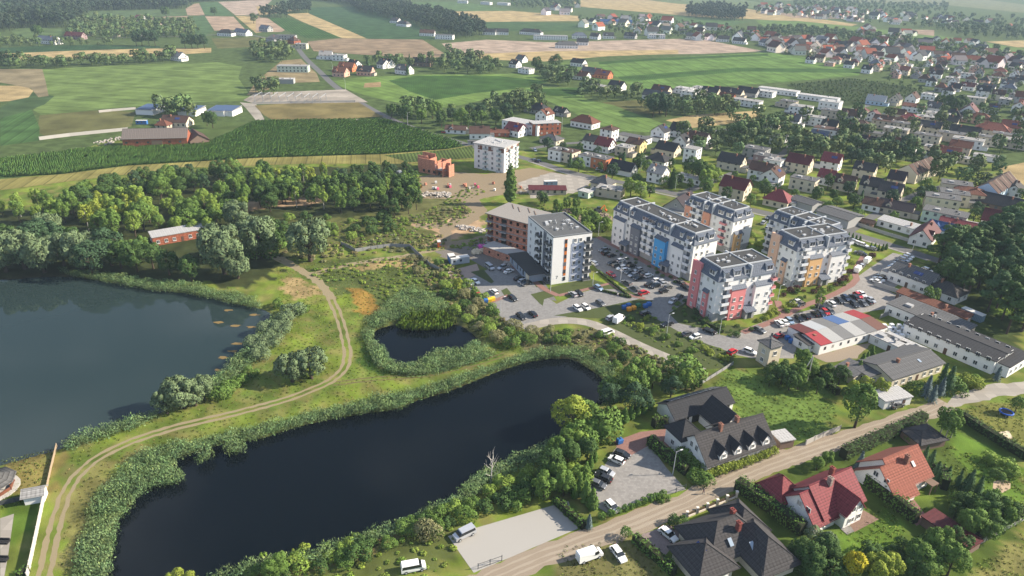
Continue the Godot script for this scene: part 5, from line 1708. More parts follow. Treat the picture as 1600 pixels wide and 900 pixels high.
	for q in balconies:
		var x := side(w, d, q[0])
		for s in range(q[3], q[4] + 1):
			balcony(o, at_side(x, q[1], fh * s + 0.05, 0.0), q[2], 1.3, q[5] if q.size() > 5 else rail, wall_mat("white"))
			var dw := put("balcony_door", slab_mesh(1.6, 2.1, 0.06), glass("door_glass", Color(0.10, 0.11, 0.125)), o)
			dw.transform = at_side(x, q[1], fh * s + 1.2, 0.02)
	# plain windows between
	for k in 4:
		var l := side_len(w, d, k)
		var x := side(w, d, k)
		var n := int((l - 1.0) / 2.5)
		for s in floors:
			for i in n:
				var u := (i + 0.5 - n / 2.0) * (l - 0.8) / n
				var free := (i * 7 + k * 3) % 5 != 4
				for y in bays:
					if y[0] == k and absf(u - y[1]) < y[2] / 2.0 + 0.6 and fh * s < y[3]:
						free = false
				for q in balconies:
					if q[0] == k and absf(u - q[1]) < q[2] / 2.0 + 0.5:
						free = false
				if free:
					window(o, at_side(x, u, fh * s + fh * 0.55, 0.07 if s == 0 else 0.02), 1.05, 1.35, true)
	for e in opt.get("entrances", []):
		var x := side(w, d, e[0])
		var eb := mb()
		eb.x = at_side(x, e[1], 0)
		eb.box(Vector3(0, 1.3, 1.2), Vector3(3.6, 2.6, 2.4))
		var en := put("entrance", eb, wall_mat("grey"), o)
		var er := mb()
		er.x = at_side(x, e[1], 2.6)
		er.plate(Vector3(-2.3, 0.2, 3.0), Vector3(-2.3, 1.5, -0.1), Vector3(2.3, 1.5, -0.1), Vector3(2.3, 0.2, 3.0), 0.2)
		put("entrance_roof", er, roof_mat("slate"), en)
		var ed := put("door", slab_mesh(1.6, 2.1, 0.08), glass("window_glass", Color(0.028, 0.034, 0.042)), en)
		ed.transform = at_side(x, e[1], 1.08, 2.43)
	return o

func placed(near: Vector2, dir_x: Vector2, w: float, d: float, from_right := false) -> Array:   # [x, z, w, d, turn] from the front corner
	var u := dir_x.normalized()
	var n := Vector2(u.y, -u.x)
	var c := near + u * (w / 2 * (-1.0 if from_right else 1.0)) + n * d / 2
	return [c.x, c.y, w, d, atan2(-u.y, u.x)]

func build_blocks():
	var salmon := mat("render_salmon", Color(0.68, 0.24, 0.24), 0.9, "plain", 0.25, true)
	var azure := mat("render_azure", Color(0.08, 0.34, 0.66), 0.9, "plain", 0.25, true)
	var apricot := mat("render_apricot", Color(0.68, 0.42, 0.20), 0.9, "plain", 0.25, true)
	var peach := mat("render_peach", Color(0.70, 0.45, 0.32), 0.9, "plain", 0.25, true)
	var coral := mat("render_coral", Color(0.62, 0.30, 0.20), 0.9, "plain", 0.25, true)
	var steel := mat("render_steel", Color(0.17, 0.18, 0.21), 0.9, "plain", 0.25, true)
	var red_rail := mat("salmon_rail", Color(0.60, 0.24, 0.24), 0.7)
	# near block with pink bays
	var r := placed(Vector2(67.0, -201.4), Vector2(21.5, -9.3), 24.0, 13.0)
	mark("the pink-bayed block", Vector2(r[0], r[1]))
	mansard_block(r, 15.0, 5, [
		[3, -4.6, 4.6, 17.6, 0.5, salmon, false, "tall salmon corner bay"], [3, 1.8, 2.4, 9.2, 0.7, salmon, true, "salmon oriel with slate hood"],
		[0, -3.6, 5.8, 11.4, 1.1, salmon, true, "salmon bay with three floors of windows"], [0, 6.8, 7.0, 11.4, 1.1, "white", true, "white bay under a slate hood"]],
		[[0, -8.6, 3.0, 1, 5], [0, 11.0, 1.9, 1, 4, red_rail]], "white block with pink bays and grey slate mansard, nearest the lower lot", "white", {"walls_across": [0.8], "entrances": [[0, 1.6]]})
	# the block with apricot bays behind it on the right
	r = placed(Vector2(102.8, -229.5), Vector2(21.0, -8.4), 25.5, 13.0)
	mark("the apricot-bayed block", Vector2(r[0], r[1]))
	mansard_block(r, 15.0, 5, [
		[3, -4.6, 4.6, 17.4, 0.5, peach, false, "tall peach corner bay"], [3, 1.8, 2.4, 9.2, 0.7, peach, true, "peach oriel with slate hood"],
		[0, -3.6, 6.0, 11.4, 1.1, apricot, true, "apricot bay with three floors of windows"], [0, 7.0, 7.0, 11.4, 1.1, "white", true, "white bay under a slate hood"]],
		[[0, -8.8, 3.0, 1, 5], [0, 11.6, 2.0, 1, 5]], "white block with apricot bays and slate mansard, beside the birch", "white", {"walls_across": [1.0], "entrances": [[0, 1.6]]})
	# the long block with the blue bay
	r = placed(Vector2(66.5, -233.5), Vector2(0.545, 0.838), 45.5, 12.5, true)
	mark("the blue-bayed block", Vector2(r[0], r[1]))
	mansard_block(r, 14.6, 5, [
		[0, -17.6, 6.6, 11.6, 1.2, "white", true, "white bay under a slate hood"], [0, -7.4, 5.4, 11.6, 1.4, steel, true, "dark grey bay"],
		[0, 7.0, 6.0, 11.6, 1.6, azure, true, "bright blue bay"], [0, 16.0, 6.0, 11.6, 1.2, "white", true, "white bay under a slate hood"], [1, 3.0, 3.2, 8.6, 1.0, azure, true, "small blue bay"]],
		[[0, -2.6, 2.6, 1, 5], [0, 0.9, 2.6, 1, 5], [0, 20.6, 2.6, 1, 5], [3, -3.0, 3.4, 1, 5]], "long white block with a bright blue bay facing the full car park", "white", {"walls_across": [-12.6, 10.6], "entrances": [[0, -12.6], [0, 11.4]]})
	# the two blocks behind
	r = placed(Vector2(88.6, -260.5), Vector2(0.57, 0.82), 26.0, 12.5, true)
	mark("the coral-bayed block", Vector2(r[0], r[1]))
	mansard_block(r, 14.6, 5, [[0, -10.6, 3.6, 14.0, 0.6, coral, false, "coral end bay"], [0, -0.4, 3.8, 14.2, 0.8, coral, false, "coral bay"], [1, -2.6, 4.2, 8.8, 1.0, apricot, true, "apricot bay with slate hood"]],
		[[0, -7.6, 2.6, 1, 5], [0, -4.0, 2.4, 1, 4], [0, 8.6, 3.0, 1, 4, red_rail]], "white block with coral orange bays behind the long block", "white", {"walls_across": [-2.6, 2.2]})
	r = placed(Vector2(118.5, -243.8), Vector2(0.545, 0.838), 25.5, 12.5, true)
	mark("the pale back block", Vector2(r[0], r[1]))
	mansard_block(r, 14.6, 5, [[0, -1.0, 5.0, 12.0, 0.8, "white", true, "white bay under a slate hood"]],
		[[0, -11.2, 2.8, 0, 4], [0, -4.6, 2.6, 1, 4]], "all white block with slate mansard behind the apricot one", "white", {"walls_across": [-3.0, 3.4]})
	build_seven(steel)
	build_brick_shell()
	build_white_flats()

func build_seven(steel: Material):
	var w := 15.6
	var d := 23.0
	var h := 18.4
	var r := placed(Vector2(14.3, -227.0), Vector2(14.3, -5.9), w, d)
	mark("block number seven", Vector2(r[0], r[1]))
	var o := thing("apartment_block", Vector2(r[0], r[1]), r[4])
	tag(o, "white flat-roofed block numbered seven beside the unfinished brick shell", "apartment block")
	var b := mb()
	b.box(Vector3(0, h / 2, 0), Vector3(w, h, d))
	put("wall", b, wall_mat("white"), o)
	var roof := mb()
	roof.box(Vector3(0, h + 0.04, 0), Vector3(w - 0.7, 0.1, d - 0.7))
	var rf := put("flat_roof", roof, mat("grey_felt", Color(0.13, 0.135, 0.14), 0.95, "speck", 0.3, true), o)
	var par := mb()
	for s in [-1, 1]:
		par.box(Vector3(0, h + 0.25, s * (d / 2 - 0.2)), Vector3(w, 0.5, 0.42))
		par.box(Vector3(s * (w / 2 - 0.2), h + 0.25, 0), Vector3(0.42, 0.5, d - 0.84))
	put("parapet", par, mat("parapet_dark", Color(0.16, 0.17, 0.18), 0.6), rf)
	vents(rf, w - 3, d - 5, h + 0.09, 26)
	var fh := 2.95
	var lilac := mat("render_lilac", Color(0.36, 0.40, 0.50), 0.9, "plain", 0.25, true)
	var rust := mat("render_rust", Color(0.50, 0.15, 0.03), 0.9)
	var dark_rail := mat("dark_rail", Color(0.07, 0.075, 0.08), 0.5)
	var f := side(w, d, 0)
	var st := mb()
	st.x = at_side(f, 0, 0)
	st.box(Vector3(2.2, 7.6, 0.03), Vector3(5.2, 15.2, 0.10))
	var lp := put("lilac_panel", st, lilac, o)
	lp.set_meta("label", "lilac grey stripe down the front")
	st = mb()
	st.x = at_side(f, 0, 0)
	st.box(Vector3(-2.6, 10.2, 0.03), Vector3(1.0, 14.4, 0.10))
	put("rust_stripe", st, rust, o).set_meta("label", "narrow rust orange stripe")
	for s in 6:
		window(o, at_side(f, -2.6, fh * s + 1.75, 0.09), 0.95, 1.5, false)
		window(o, at_side(f, 1.0, fh * s + 1.75, 0.09), 1.15, 1.5, true)
		window(o, at_side(f, 3.2, fh * s + 1.75, 0.09), 1.15, 1.5, true)
		var dd := put("balcony_door", slab_mesh(1.5, 2.1, 0.08), M["window_glass"], o)
		dd.transform = at_side(f, 6.4, fh * s + 1.4, 0.02)
		balcony(o, at_side(f, 6.2, fh * s + 0.3, 0.0), 3.2, 1.4, dark_rail, wall_mat("grey"))
	var l := side(w, d, 3)
	st = mb()
	st.x = at_side(l, 4.5, 0)
	st.box(Vector3(0, h / 2, 0.04), Vector3(2.6, h - 0.3, 0.12))
	put("dark_panel", st, steel, o).set_meta("label", "dark grey stair strip")
	for s in 6:
		balcony(o, at_side(l, 9.0, fh * s + 0.3, 0.0), 3.4, 1.4, dark_rail, wall_mat("grey"))
		var dd := put("balcony_door", slab_mesh(1.4, 2.1, 0.08), M["window_glass"], o)
		dd.transform = at_side(l, 9.6, fh * s + 1.4, 0.02)
		window(o, at_side(l, 7.0, fh * s + 1.9, 0.02), 0.9, 0.9, false)
		if s > 0:
			balcony(o, at_side(l, 0.4, fh * s + 0.3, 0.0), 3.2, 1.4, dark_rail, wall_mat("grey"))
			var d2 := put("balcony_door", slab_mesh(1.4, 2.1, 0.08), M["window_glass"], o)
			d2.transform = at_side(l, 1.0, fh * s + 1.4, 0.02)
			window(o, at_side(l, -4.0, fh * s + 1.75, 0.02), 1.1, 1.4, true)
			window(o, at_side(l, -8.4, fh * s + 1.75, 0.02), 1.1, 1.4, true)
		window(o, at_side(l, 4.5, fh * s + 1.9, 0.11), 0.8, 1.5, false)
	for k in [1, 2]:
		var x := side(w, d, k)
		var n := int(side_len(w, d, k) / 3.2)
		for s in 6:
			for i in n:
				window(o, at_side(x, (i + 0.5 - n / 2.0) * 3.2, fh * s + 1.75, 0.02), 1.15, 1.45, true)
	var tm := TextMesh.new()
	tm.text = "7"
	tm.font_size = 80
	tm.pixel_size = 0.02
	tm.depth = 0.05
	var sf := SystemFont.new()
	sf.font_names = PackedStringArray(["Droid Sans"])
	tm.font = sf
	var t := put("house_number", tm, mat("number_black", Color(0.03, 0.03, 0.03), 0.8), o)
	t.transform = at_side(f, -5.6, 2.7, 0.04)
	# the low wing with shops along its left side
	var pr := thing("shop_wing", Vector2(5.7, -238.4), r[4] - PI / 2)
	tag(pr, "low grey-blue wing with a dark roof along the numbered block", "shop wing")
	var pw := mb()
	pw.box(Vector3(0, 1.8, 0), Vector3(19.0, 3.6, 7.0))
	put("wall", pw, mat("render_bluegrey", Color(0.30, 0.35, 0.42), 0.9, "plain", 0.25, true), pr)
	pw = mb()
	pw.box(Vector3(0.6, 3.75, 0.2), Vector3(21.0, 0.4, 7.8))
	put("roof", pw, mat("felt", Color(0.075, 0.076, 0.078)), pr)
	var px := side(19.0, 7.0, 0)
	for i in 5:
		window(pr, at_side(px, -7.0 + i * 2.8, 1.9, 0.02), 1.0, 1.9 if i % 2 == 0 else 1.1, false)
	pw = mb()
	pw.box(Vector3(8.4, 1.5, 3.6), Vector3(2.4, 3.0, 0.5))
	put("shop_front", pw, wall_mat("cream"), pr)

func build_brick_shell():
	var r := [1.8, -266.2, 20.6, 16.3, -0.587]
	mark("the unfinished brick block", Vector2(r[0], r[1]))
	var o := thing("unfinished_block", Vector2(r[0], r[1]), r[4])
	tag(o, "unfinished red clay block building with open balconies and bare roof slab", "building shell")
	var w: float = r[2]
	var d: float = r[3]
	var fh := 3.1
	var clay := wall_mat("block")
	var conc := wall_mat("concrete")
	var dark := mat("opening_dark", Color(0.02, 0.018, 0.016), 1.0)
	for s in 4:
		var y := 1.2 + s * fh
		# storey walls are set between slabs, each with its openings
		for k in 4:
			var x := side(w - 0.6, d - 0.6, k)
			var l := side_len(w - 0.6, d - 0.6, k)
			var n := int(l / 3.3)
			var wb := mb()
			wb.x = at_side(x, 0, y)
			for i in n:
				var u := (i + 0.5 - n / 2.0) * l / n
				var bayw := l / n
				var ow := 1.3
				if k == 0 and (i == 2 or i == 0):
					ow = bayw - 0.7
				wb.box(Vector3(u - bayw / 4 - ow / 4, fh / 2 - 0.1, -0.15), Vector3(bayw / 2 - ow / 2, fh - 0.2, 0.3))
				wb.box(Vector3(u + bayw / 4 + ow / 4, fh / 2 - 0.1, -0.15), Vector3(bayw / 2 - ow / 2, fh - 0.2, 0.3))
				wb.box(Vector3(u, 0.45, -0.15), Vector3(ow, 0.9 if ow < 2 else 0.1, 0.3))
				wb.box(Vector3(u, fh - 0.5, -0.15), Vector3(ow, 0.6, 0.3))
			put("wall", wb, clay, o)
		var sl := mb()
		sl.box(Vector3(0, y - 0.1, 0), Vector3(w, 0.22, d))
		sl.box(Vector3(w * -0.08, y - 0.1, d / 2 + 0.55), Vector3(3.6, 0.2, 1.3))
		sl.box(Vector3(-w / 2 + 1.6, y - 0.1, d / 2 + 0.5), Vector3(3.0, 0.2, 1.2))
		sl.box(Vector3(-w / 2 - 0.6, y - 0.1, d / 2 - 3.0), Vector3(1.4, 0.2, 3.4))
		put("floor_slab", sl, conc, o)
		var inner := mb()
		inner.box(Vector3(0, y + fh / 2, 0), Vector3(0.25, fh - 0.3, d - 1.4))
		inner.box(Vector3(0, y + fh / 2, 0.3), Vector3(w - 1.4, fh - 0.3, 0.25))
		put("inner_wall", inner, clay, o)
	var top := mb()
	top.box(Vector3(0, 13.6, 0), Vector3(w + 0.8, 0.3, d + 0.8))
	var ts := put("roof_slab", top, mat("new_slab", Color(0.34, 0.315, 0.29), 0.9, "speck", 0.15, true), o)
	var rb := mb()
	for i in 4:
		rb.box(Vector3(-6 + i * 4.0, 13.84, -5 + 1.5 * (i % 2)), Vector3(0.25, 0.2, 6.0), 0.7)
	put("timber", rb, mat("timber", Color(0.16, 0.11, 0.08), 0.9), ts)
	var pl := mb()
	pl.box(Vector3(0, 0.55, 0), Vector3(w + 0.3, 1.1, d + 0.3))
	put("plinth", pl, conc, o)
	# clay block podium along its front
	var p := thing("unfinished_wing", Vector2(-3.1, -251.5), r[4] - 0.08)
	tag(p, "low unfinished clay block wing in front of the brick shell", "building shell")
	var b := mb()
	b.box(Vector3(0, 1.7, 0), Vector3(17.5, 3.4, 6.5))
	put("wall", b, clay, p)
	b = mb()
	b.box(Vector3(0, 3.5, 0), Vector3(18.0, 0.25, 7.0))
	put("roof_slab", b, conc, p)
	for i in 3:
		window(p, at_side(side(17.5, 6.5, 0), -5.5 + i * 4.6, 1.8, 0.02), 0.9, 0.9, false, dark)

func build_white_flats():
	var w := 19.5
	var d := 16.0
	var h := 14.0
	var r := placed(Vector2(-23.3, -379.4), Vector2(-5.6, -369.7) - Vector2(-23.3, -379.4), w, d)
	mark("the white flats", Vector2(r[0], r[1]))
	var o := thing("apartment_block", Vector2(r[0], r[1]), r[4])
	tag(o, "new white block of flats with a white roof beside the cornfield", "apartment block")
	var b := mb()
	b.box(Vector3(0, h / 2, 0), Vector3(w, h, d))
	put("wall", b, wall_mat("white"), o)
	b = mb()
	b.box(Vector3(0, h + 0.25, 0), Vector3(w + 1.2, 0.5, d + 1.2))
	var rf := put("flat_roof", b, roof_mat("white"), o)
	vents(rf, w - 3, d - 3, h + 0.5, 16)
	var brown := mat("panel_brown", Color(0.16, 0.075, 0.055), 0.8)
	for k in [0, 1]:
		var x := side(w, d, k)
		var l := side_len(w, d, k)
		for q in [-0.30, 0.05, 0.42]:
			b = mb()
			b.x = at_side(x, l * q, h - 1.7)
			b.box(Vector3(0, 0, 0.03), Vector3(2.9, 2.4, 0.12))
			put("panel", b, brown, o)
		for s in 5:
			for i in 4:
				var u: float = (i - 1.5) * l / 4.4
				if i in [1, 3]:
					balcony(o, at_side(x, u, 2.8 * s + 0.2, 0), 2.6, 1.2, mat("glass_rail", Color(0.35, 0.42, 0.42), 0.3), wall_mat("white"))
				window(o, at_side(x, u, 2.8 * s + 1.6, 0.10), 1.2, 1.5, true)
	for k in [2, 3]:
		var x := side(w, d, k)
		for s in 5:
			for i in 5:
				window(o, at_side(x, (i - 2) * 3.2, 2.8 * s + 1.6, 0.02), 1.2, 1.5, false)
	# half-built ground floor of the next block
	var q := thing("unfinished_block", Vector2(-43.7, -369.7), r[4])
	mark("the clay ground floor", Vector2(q.position.x, q.position.z))
	tag(q, "orange clay ground floor walls of a new block beside the wood", "building shell")
	var spans := [[-9, -6, 9, 0], [-9, 0, 7, 0], [-2, 6, 11, 0], [9, 3, 5, 0], [-9, -3, 6, 1], [-4, -2, 8, 1], [0, -4, 6, 1], [4, 1, 9, 1], [9, 4.5, 5, 1], [-2, 3, 6, 1], [6, -3, 5, 1], [2, -6, 6, 0], [-6, 3, 6, 0], [12, 3, 5, 1]]
	for s in spans:
		b = mb()
		var hh := rnd(5.4, 8.4)
		b.box(Vector3(s[0], hh / 2, s[1]), Vector3(0.35 if s[3] else float(s[2]), hh, float(s[2]) if s[3] else 0.35))
		put("wall", b, wall_mat("block"), q)
	b = mb()
	b.box(Vector3(2, 3.1, 1), Vector3(15, 0.3, 9))
	put("floor_slab", b, wall_mat("concrete"), q)
	for i in 4:
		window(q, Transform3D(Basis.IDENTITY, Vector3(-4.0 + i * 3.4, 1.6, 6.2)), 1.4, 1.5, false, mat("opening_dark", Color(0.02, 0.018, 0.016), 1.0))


# ---------------------------------------------------------------- houses
func lot(spot: Vector2, w: float, d: float, turn: float) -> Array:
	return [spot.x, spot.y, w, d, turn]

func build_near_houses():
	house_with_red_roof()
	house_with_orange_roof()
	long_house()
	dark_hip_house()
	# garage row behind the long house
	var r := [49.7, -150.8, 13.4, 5.7, 0.451]
	r[3] = 8.0
	var c := Vector2(r[0], r[1])
	var g := house(lot(c, 19.0, 7.6, r[4]), 2.7, "gable", 2.3, "white", "charcoal", "", {"windows": false, "plain": true, "label": "long white garage row with dark roof and solar panels, behind the long house", "category": "garage", "name": "garage"})
	for i in 4:
		put("garage_door", slab_mesh(3.4, 2.2, 0.1), mat("garage_dark", Color(0.03, 0.028, 0.028), 0.7), g).transform = at_side(side(19.0, 7.6, 0), -6.9 + i * 4.5, 1.1, 0.04)
	for i in 9:
		var s := put("solar_panel", slab_mesh(1.7, 0.06, 3.2), mat("solar", Color(0.5, 0.5, 0.5), 0.15, "panels", 0.55, true), g)
		s.position = Vector3(-7.6 + i * 1.85, 4.22, -2.1)
		s.rotation.x = -atan2(2.3, 3.8)
	mark("the white garage row", c)

func wall_poly(parent: Node3D, w: float, d: float, h: float, rise: float, m: Material):
	var b := mb()
	gable_wall(b, w, d, h, rise)
	return put("wall", b, m, parent)

# gabled wing: its own walls and roof in the thing's axes
func wing(o: Node3D, at: Vector3, turn: float, w: float, d: float, h: float, rise: float, walls: String, roof: String, over := 0.55):
	var x := Transform3D(Basis(Vector3.UP, turn), at)
	var b := mb()
	b.x = x
	gable_wall(b, w, d, h, rise)
	put("wall", b, wall_mat(walls), o)
	var rb := mb()
	rb.x = x
	gable_roof(rb, w, d, h, rise, over, 0.2)
	var ro := put("roof", rb, roof_mat(roof), o)
	var gut := mb()
	gut.x = x
	for s in [-1, 1]:
		gut.tube(Vector3(-w / 2 - over, h - over * rise / (d / 2) - 0.02, s * (d / 2 + over + 0.06)), Vector3(w / 2 + over, h - over * rise / (d / 2) - 0.02, s * (d / 2 + over + 0.06)), 0.08, 0.08, 5)
	put("gutter", gut, mat("gutter_" + roof, (roof_mat(roof).albedo_color.srgb_to_linear()) * 0.6, 0.5), ro)
	return x

func chimney(o: Node3D, at: Vector3, m: Material = null):
	var b := mb()
	b.box(at, Vector3(0.7, 2.0, 1.0))
	b.box(at + Vector3(0, 1.05, 0), Vector3(0.9, 0.14, 1.2))
	b.tube(at + Vector3(0, 1.1, 0.2), at + Vector3(0, 1.5, 0.2), 0.14, 0.12, 6)
	b.tube(at + Vector3(0, 1.1, -0.2), at + Vector3(0, 1.45, -0.2), 0.14, 0.12, 6)
	put("chimney", b, m if m else mat("chimney_brick", Color(0.30, 0.16, 0.12), 0.9, "brick", 0.5, true), o)

func house_with_red_roof():
	# ridge of the main body runs from lower left to upper right of the picture
	var c := Vector2(69.5, -114.5)
	var o := thing("house", c, 0.500)
	mark("the red-roofed house", c)
	tag(o, "white house with crimson tiled roofs and a pointed garage roof by the dirt street", "house")
	wing(o, Vector3(1.6, 0, -1.4), 0.0, 12.5, 9.6, 3.6, 4.6, "white", "red")
	wing(o, Vector3(-4.3, 0, -1.1), 0.0, 6.6, 9.6, 2.8, 4.6, "white", "red")
	wing(o, Vector3(2.4, 0, 2.6), PI / 2, 5.6, 5.6, 4.0, 3.4, "white", "red", 0.4)
	var b := mb()
	b.x = Transform3D(Basis.IDENTITY, Vector3(-6.0, 0, -7.6))
	b.box(Vector3(0, 1.4, 0), Vector3(6.4, 2.8, 6.4))
	put("wall", b, wall_mat("white"), o)
	b = mb()
	b.x = Transform3D(Basis.IDENTITY, Vector3(-5.8, 0, -7.4))
	hip_roof(b, 6.8, 7.0, 2.8, 4.0)
	put("roof", b, roof_mat("red"), o)
	chimney(o, Vector3(0.2, 8.2, -0.4), mat("chimney_pale", Color(0.36, 0.30, 0.27), 0.9, "brick", 0.5, true))
	chimney(o, Vector3(2.6, 8.8, -2.0), mat("chimney_red", Color(0.26, 0.08, 0.07), 0.9, "brick", 0.5, true))
	for w in [[-7.65, 5.0, -0.9, -PI / 2], [-7.65, 5.0, 1.4, -PI / 2], [-7.65, 1.7, 0.6, -PI / 2]]:
		window(o, Transform3D(Basis(Vector3.UP, w[3]), Vector3(w[0], w[1], w[2])), 1.2, 1.4)
	for w in [[1.3, 1.6], [2.2, 1.6], [4.2, 1.7], [3.6, 4.6], [1.6, 4.6]]:
		window(o, Transform3D(Basis.IDENTITY, Vector3(w[0], w[1], 5.43)), 0.9 if w[0] < 2.5 and w[1] < 2 else 1.3, 1.4)
	for w in [[-5.6, 1.6], [-3.4, 1.6], [-4.5, 1.6]]:
		window(o, Transform3D(Basis.IDENTITY, Vector3(w[0], w[1], 3.73)), 0.9, 1.2)
	var k := put("skylight", slab_mesh(0.8, 0.08, 1.3), glass("skylight_pale", Color(0.5, 0.5, 0.48)), o)
	k.position = Vector3(6.2, 5.3, 1.45)
	k.rotation.x = atan2(4.6, 4.8)
	var post := mb()
	post.box(Vector3(7.6, 1.5, 3.2), Vector3(0.5, 3.0, 0.5))
	put("pillar", post, wall_mat("white"), o)

func house_with_orange_roof():
	var c := Vector2(89.9, -123.7)
	var o := thing("house", c, 0.473)
	mark("the brick-orange-roofed house", c)
	tag(o, "white house with terracotta tiled roof and a square chimney, last before the gardens", "house")
	wing(o, Vector3(0.9, 0, -1.6), 0.0, 11.2, 10.0, 3.7, 4.5, "white", "orange")
	wing(o, Vector3(-3.4, 0, -0.5), 0.0, 6.4, 11.0, 2.3, 4.95, "white", "orange")
	chimney(o, Vector3(0.8, 7.6, 0.3))
	for w in [[-6.65, 4.9, -1.2, -PI / 2], [-6.65, 4.9, 1.5, -PI / 2], [-6.65, 1.7, 0.2, -PI / 2]]:
		window(o, Transform3D(Basis(Vector3.UP, w[3]), Vector3(w[0], w[1], w[2])), 1.3, 1.4)
	for w in [[4.6, 1.7], [2.0, 1.5]]:
		window(o, Transform3D(Basis.IDENTITY, Vector3(w[0], w[1], 3.45)), 1.3, 1.5)
	for w in [[-5.0, 1.5], [-2.6, 1.5]]:
		window(o, Transform3D(Basis.IDENTITY, Vector3(w[0], w[1], 5.03)), 1.2, 1.2)
	var k := put("skylight", slab_mesh(0.8, 0.08, 1.3), glass("skylight_pale", Color(0.5, 0.5, 0.48)), o)
	k.position = Vector3(2.6, 6.2, 1.05)
	k.rotation.x = atan2(4.5, 5.0)
	var b := mb()
	b.box(Vector3(5.4, 2.6, 4.4), Vector3(2.4, 0.15, 2.6))
	b.box(Vector3(4.4, 1.3, 5.5), Vector3(0.2, 2.6, 0.2))
	b.box(Vector3(6.4, 1.3, 5.5), Vector3(0.2, 2.6, 0.2))
	put("porch", b, mat("timber", Color(0.16, 0.11, 0.08)), o)

func long_house():
	var r := placed(Vector2(46.5, -125.3), Vector2(64.5, -134.1) - Vector2(46.5, -125.3), 20.2, 10.5)
	var c := Vector2(r[0], r[1])
	mark("the long white house", c)
	var o := thing("house", c, r[4])
	tag(o, "long white house with dark tiled roof and four pointed dormers by the dirt street", "house")
	wing(o, Vector3.ZERO, 0.0, 20.2, 10.5, 3.3, 4.8, "white", "dark")
	for i in 4:
		var u := -5.6 + i * 4.4
		var b := mb()
		b.x = Transform3D(Basis(Vector3.UP, -PI / 2), Vector3(u, 0, 3.6))
		gable_wall(b, 3.4, 2.2, 5.0, 1.0)
		var dm := put("dormer", b, wall_mat("white"), o)
		var rb := mb()
		rb.x = Transform3D(Basis(Vector3.UP, -PI / 2), Vector3(u, 0, 3.1))
		gable_roof(rb, 4.0, 2.2, 5.0, 1.5, 0.35, 0.15)
		put("dormer_roof", rb, roof_mat("charcoal"), dm)
		window(dm, Transform3D(Basis.IDENTITY, Vector3(u, 4.4, 5.32)), 1.0, 1.1)
		window(o, Transform3D(Basis.IDENTITY, Vector3(u, 1.5, 5.27)), 1.1, 1.5)
		var dp := mb()
		dp.tube(Vector3(u + 1.6, 0.1, 5.34), Vector3(u + 1.6, 3.1, 5.34), 0.06, 0.06, 5)
		put("downpipe", dp, mat("pipe_dark", Color(0.05, 0.05, 0.05), 0.5), o)
	window(o, Transform3D(Basis(Vector3.UP, -PI / 2), Vector3(-10.12, 1.6, 2.2)), 1.2, 1.5)
	window(o, Transform3D(Basis(Vector3.UP, -PI / 2), Vector3(-10.12, 4.8, 0.9)), 1.0, 1.6)
	window(o, Transform3D(Basis(Vector3.UP, -PI / 2), Vector3(-10.12, 4.8, -0.9)), 1.0, 1.6)
	chimney(o, Vector3(-3.2, 8.4, 0.4))
	chimney(o, Vector3(2.4, 8.4, -0.2))
	# corner turret and the back wing
	var b := mb()
	b.box(Vector3(-8.4, 2.4, -6.0), Vector3(6.0, 4.8, 6.0))
	put("wall", b, wall_mat("white"), o)
	b = mb()
	b.x = Transform3D(Basis.IDENTITY, Vector3(-8.4, 0, -6.0))
	hip_roof(b, 6.2, 6.2, 4.8, 3.2)
	put("roof", b, roof_mat("charcoal"), o)
	window(o, Transform3D(Basis(Vector3.UP, -PI / 2), Vector3(-11.42, 2.0, -6.0)), 1.2, 1.5)
	wing(o, Vector3(5.4, 0, -8.0), PI / 2, 8.0, 7.2, 3.3, 3.8, "white", "charcoal")
	b = mb()
	b.plate(Vector3(-1.6, 3.0, -6.4), Vector3(-1.6, 4.9, -4.6), Vector3(1.4, 4.9, -4.6), Vector3(1.4, 3.0, -6.4), 0.15)
	put("porch_roof", b, roof_mat("charcoal"), o)

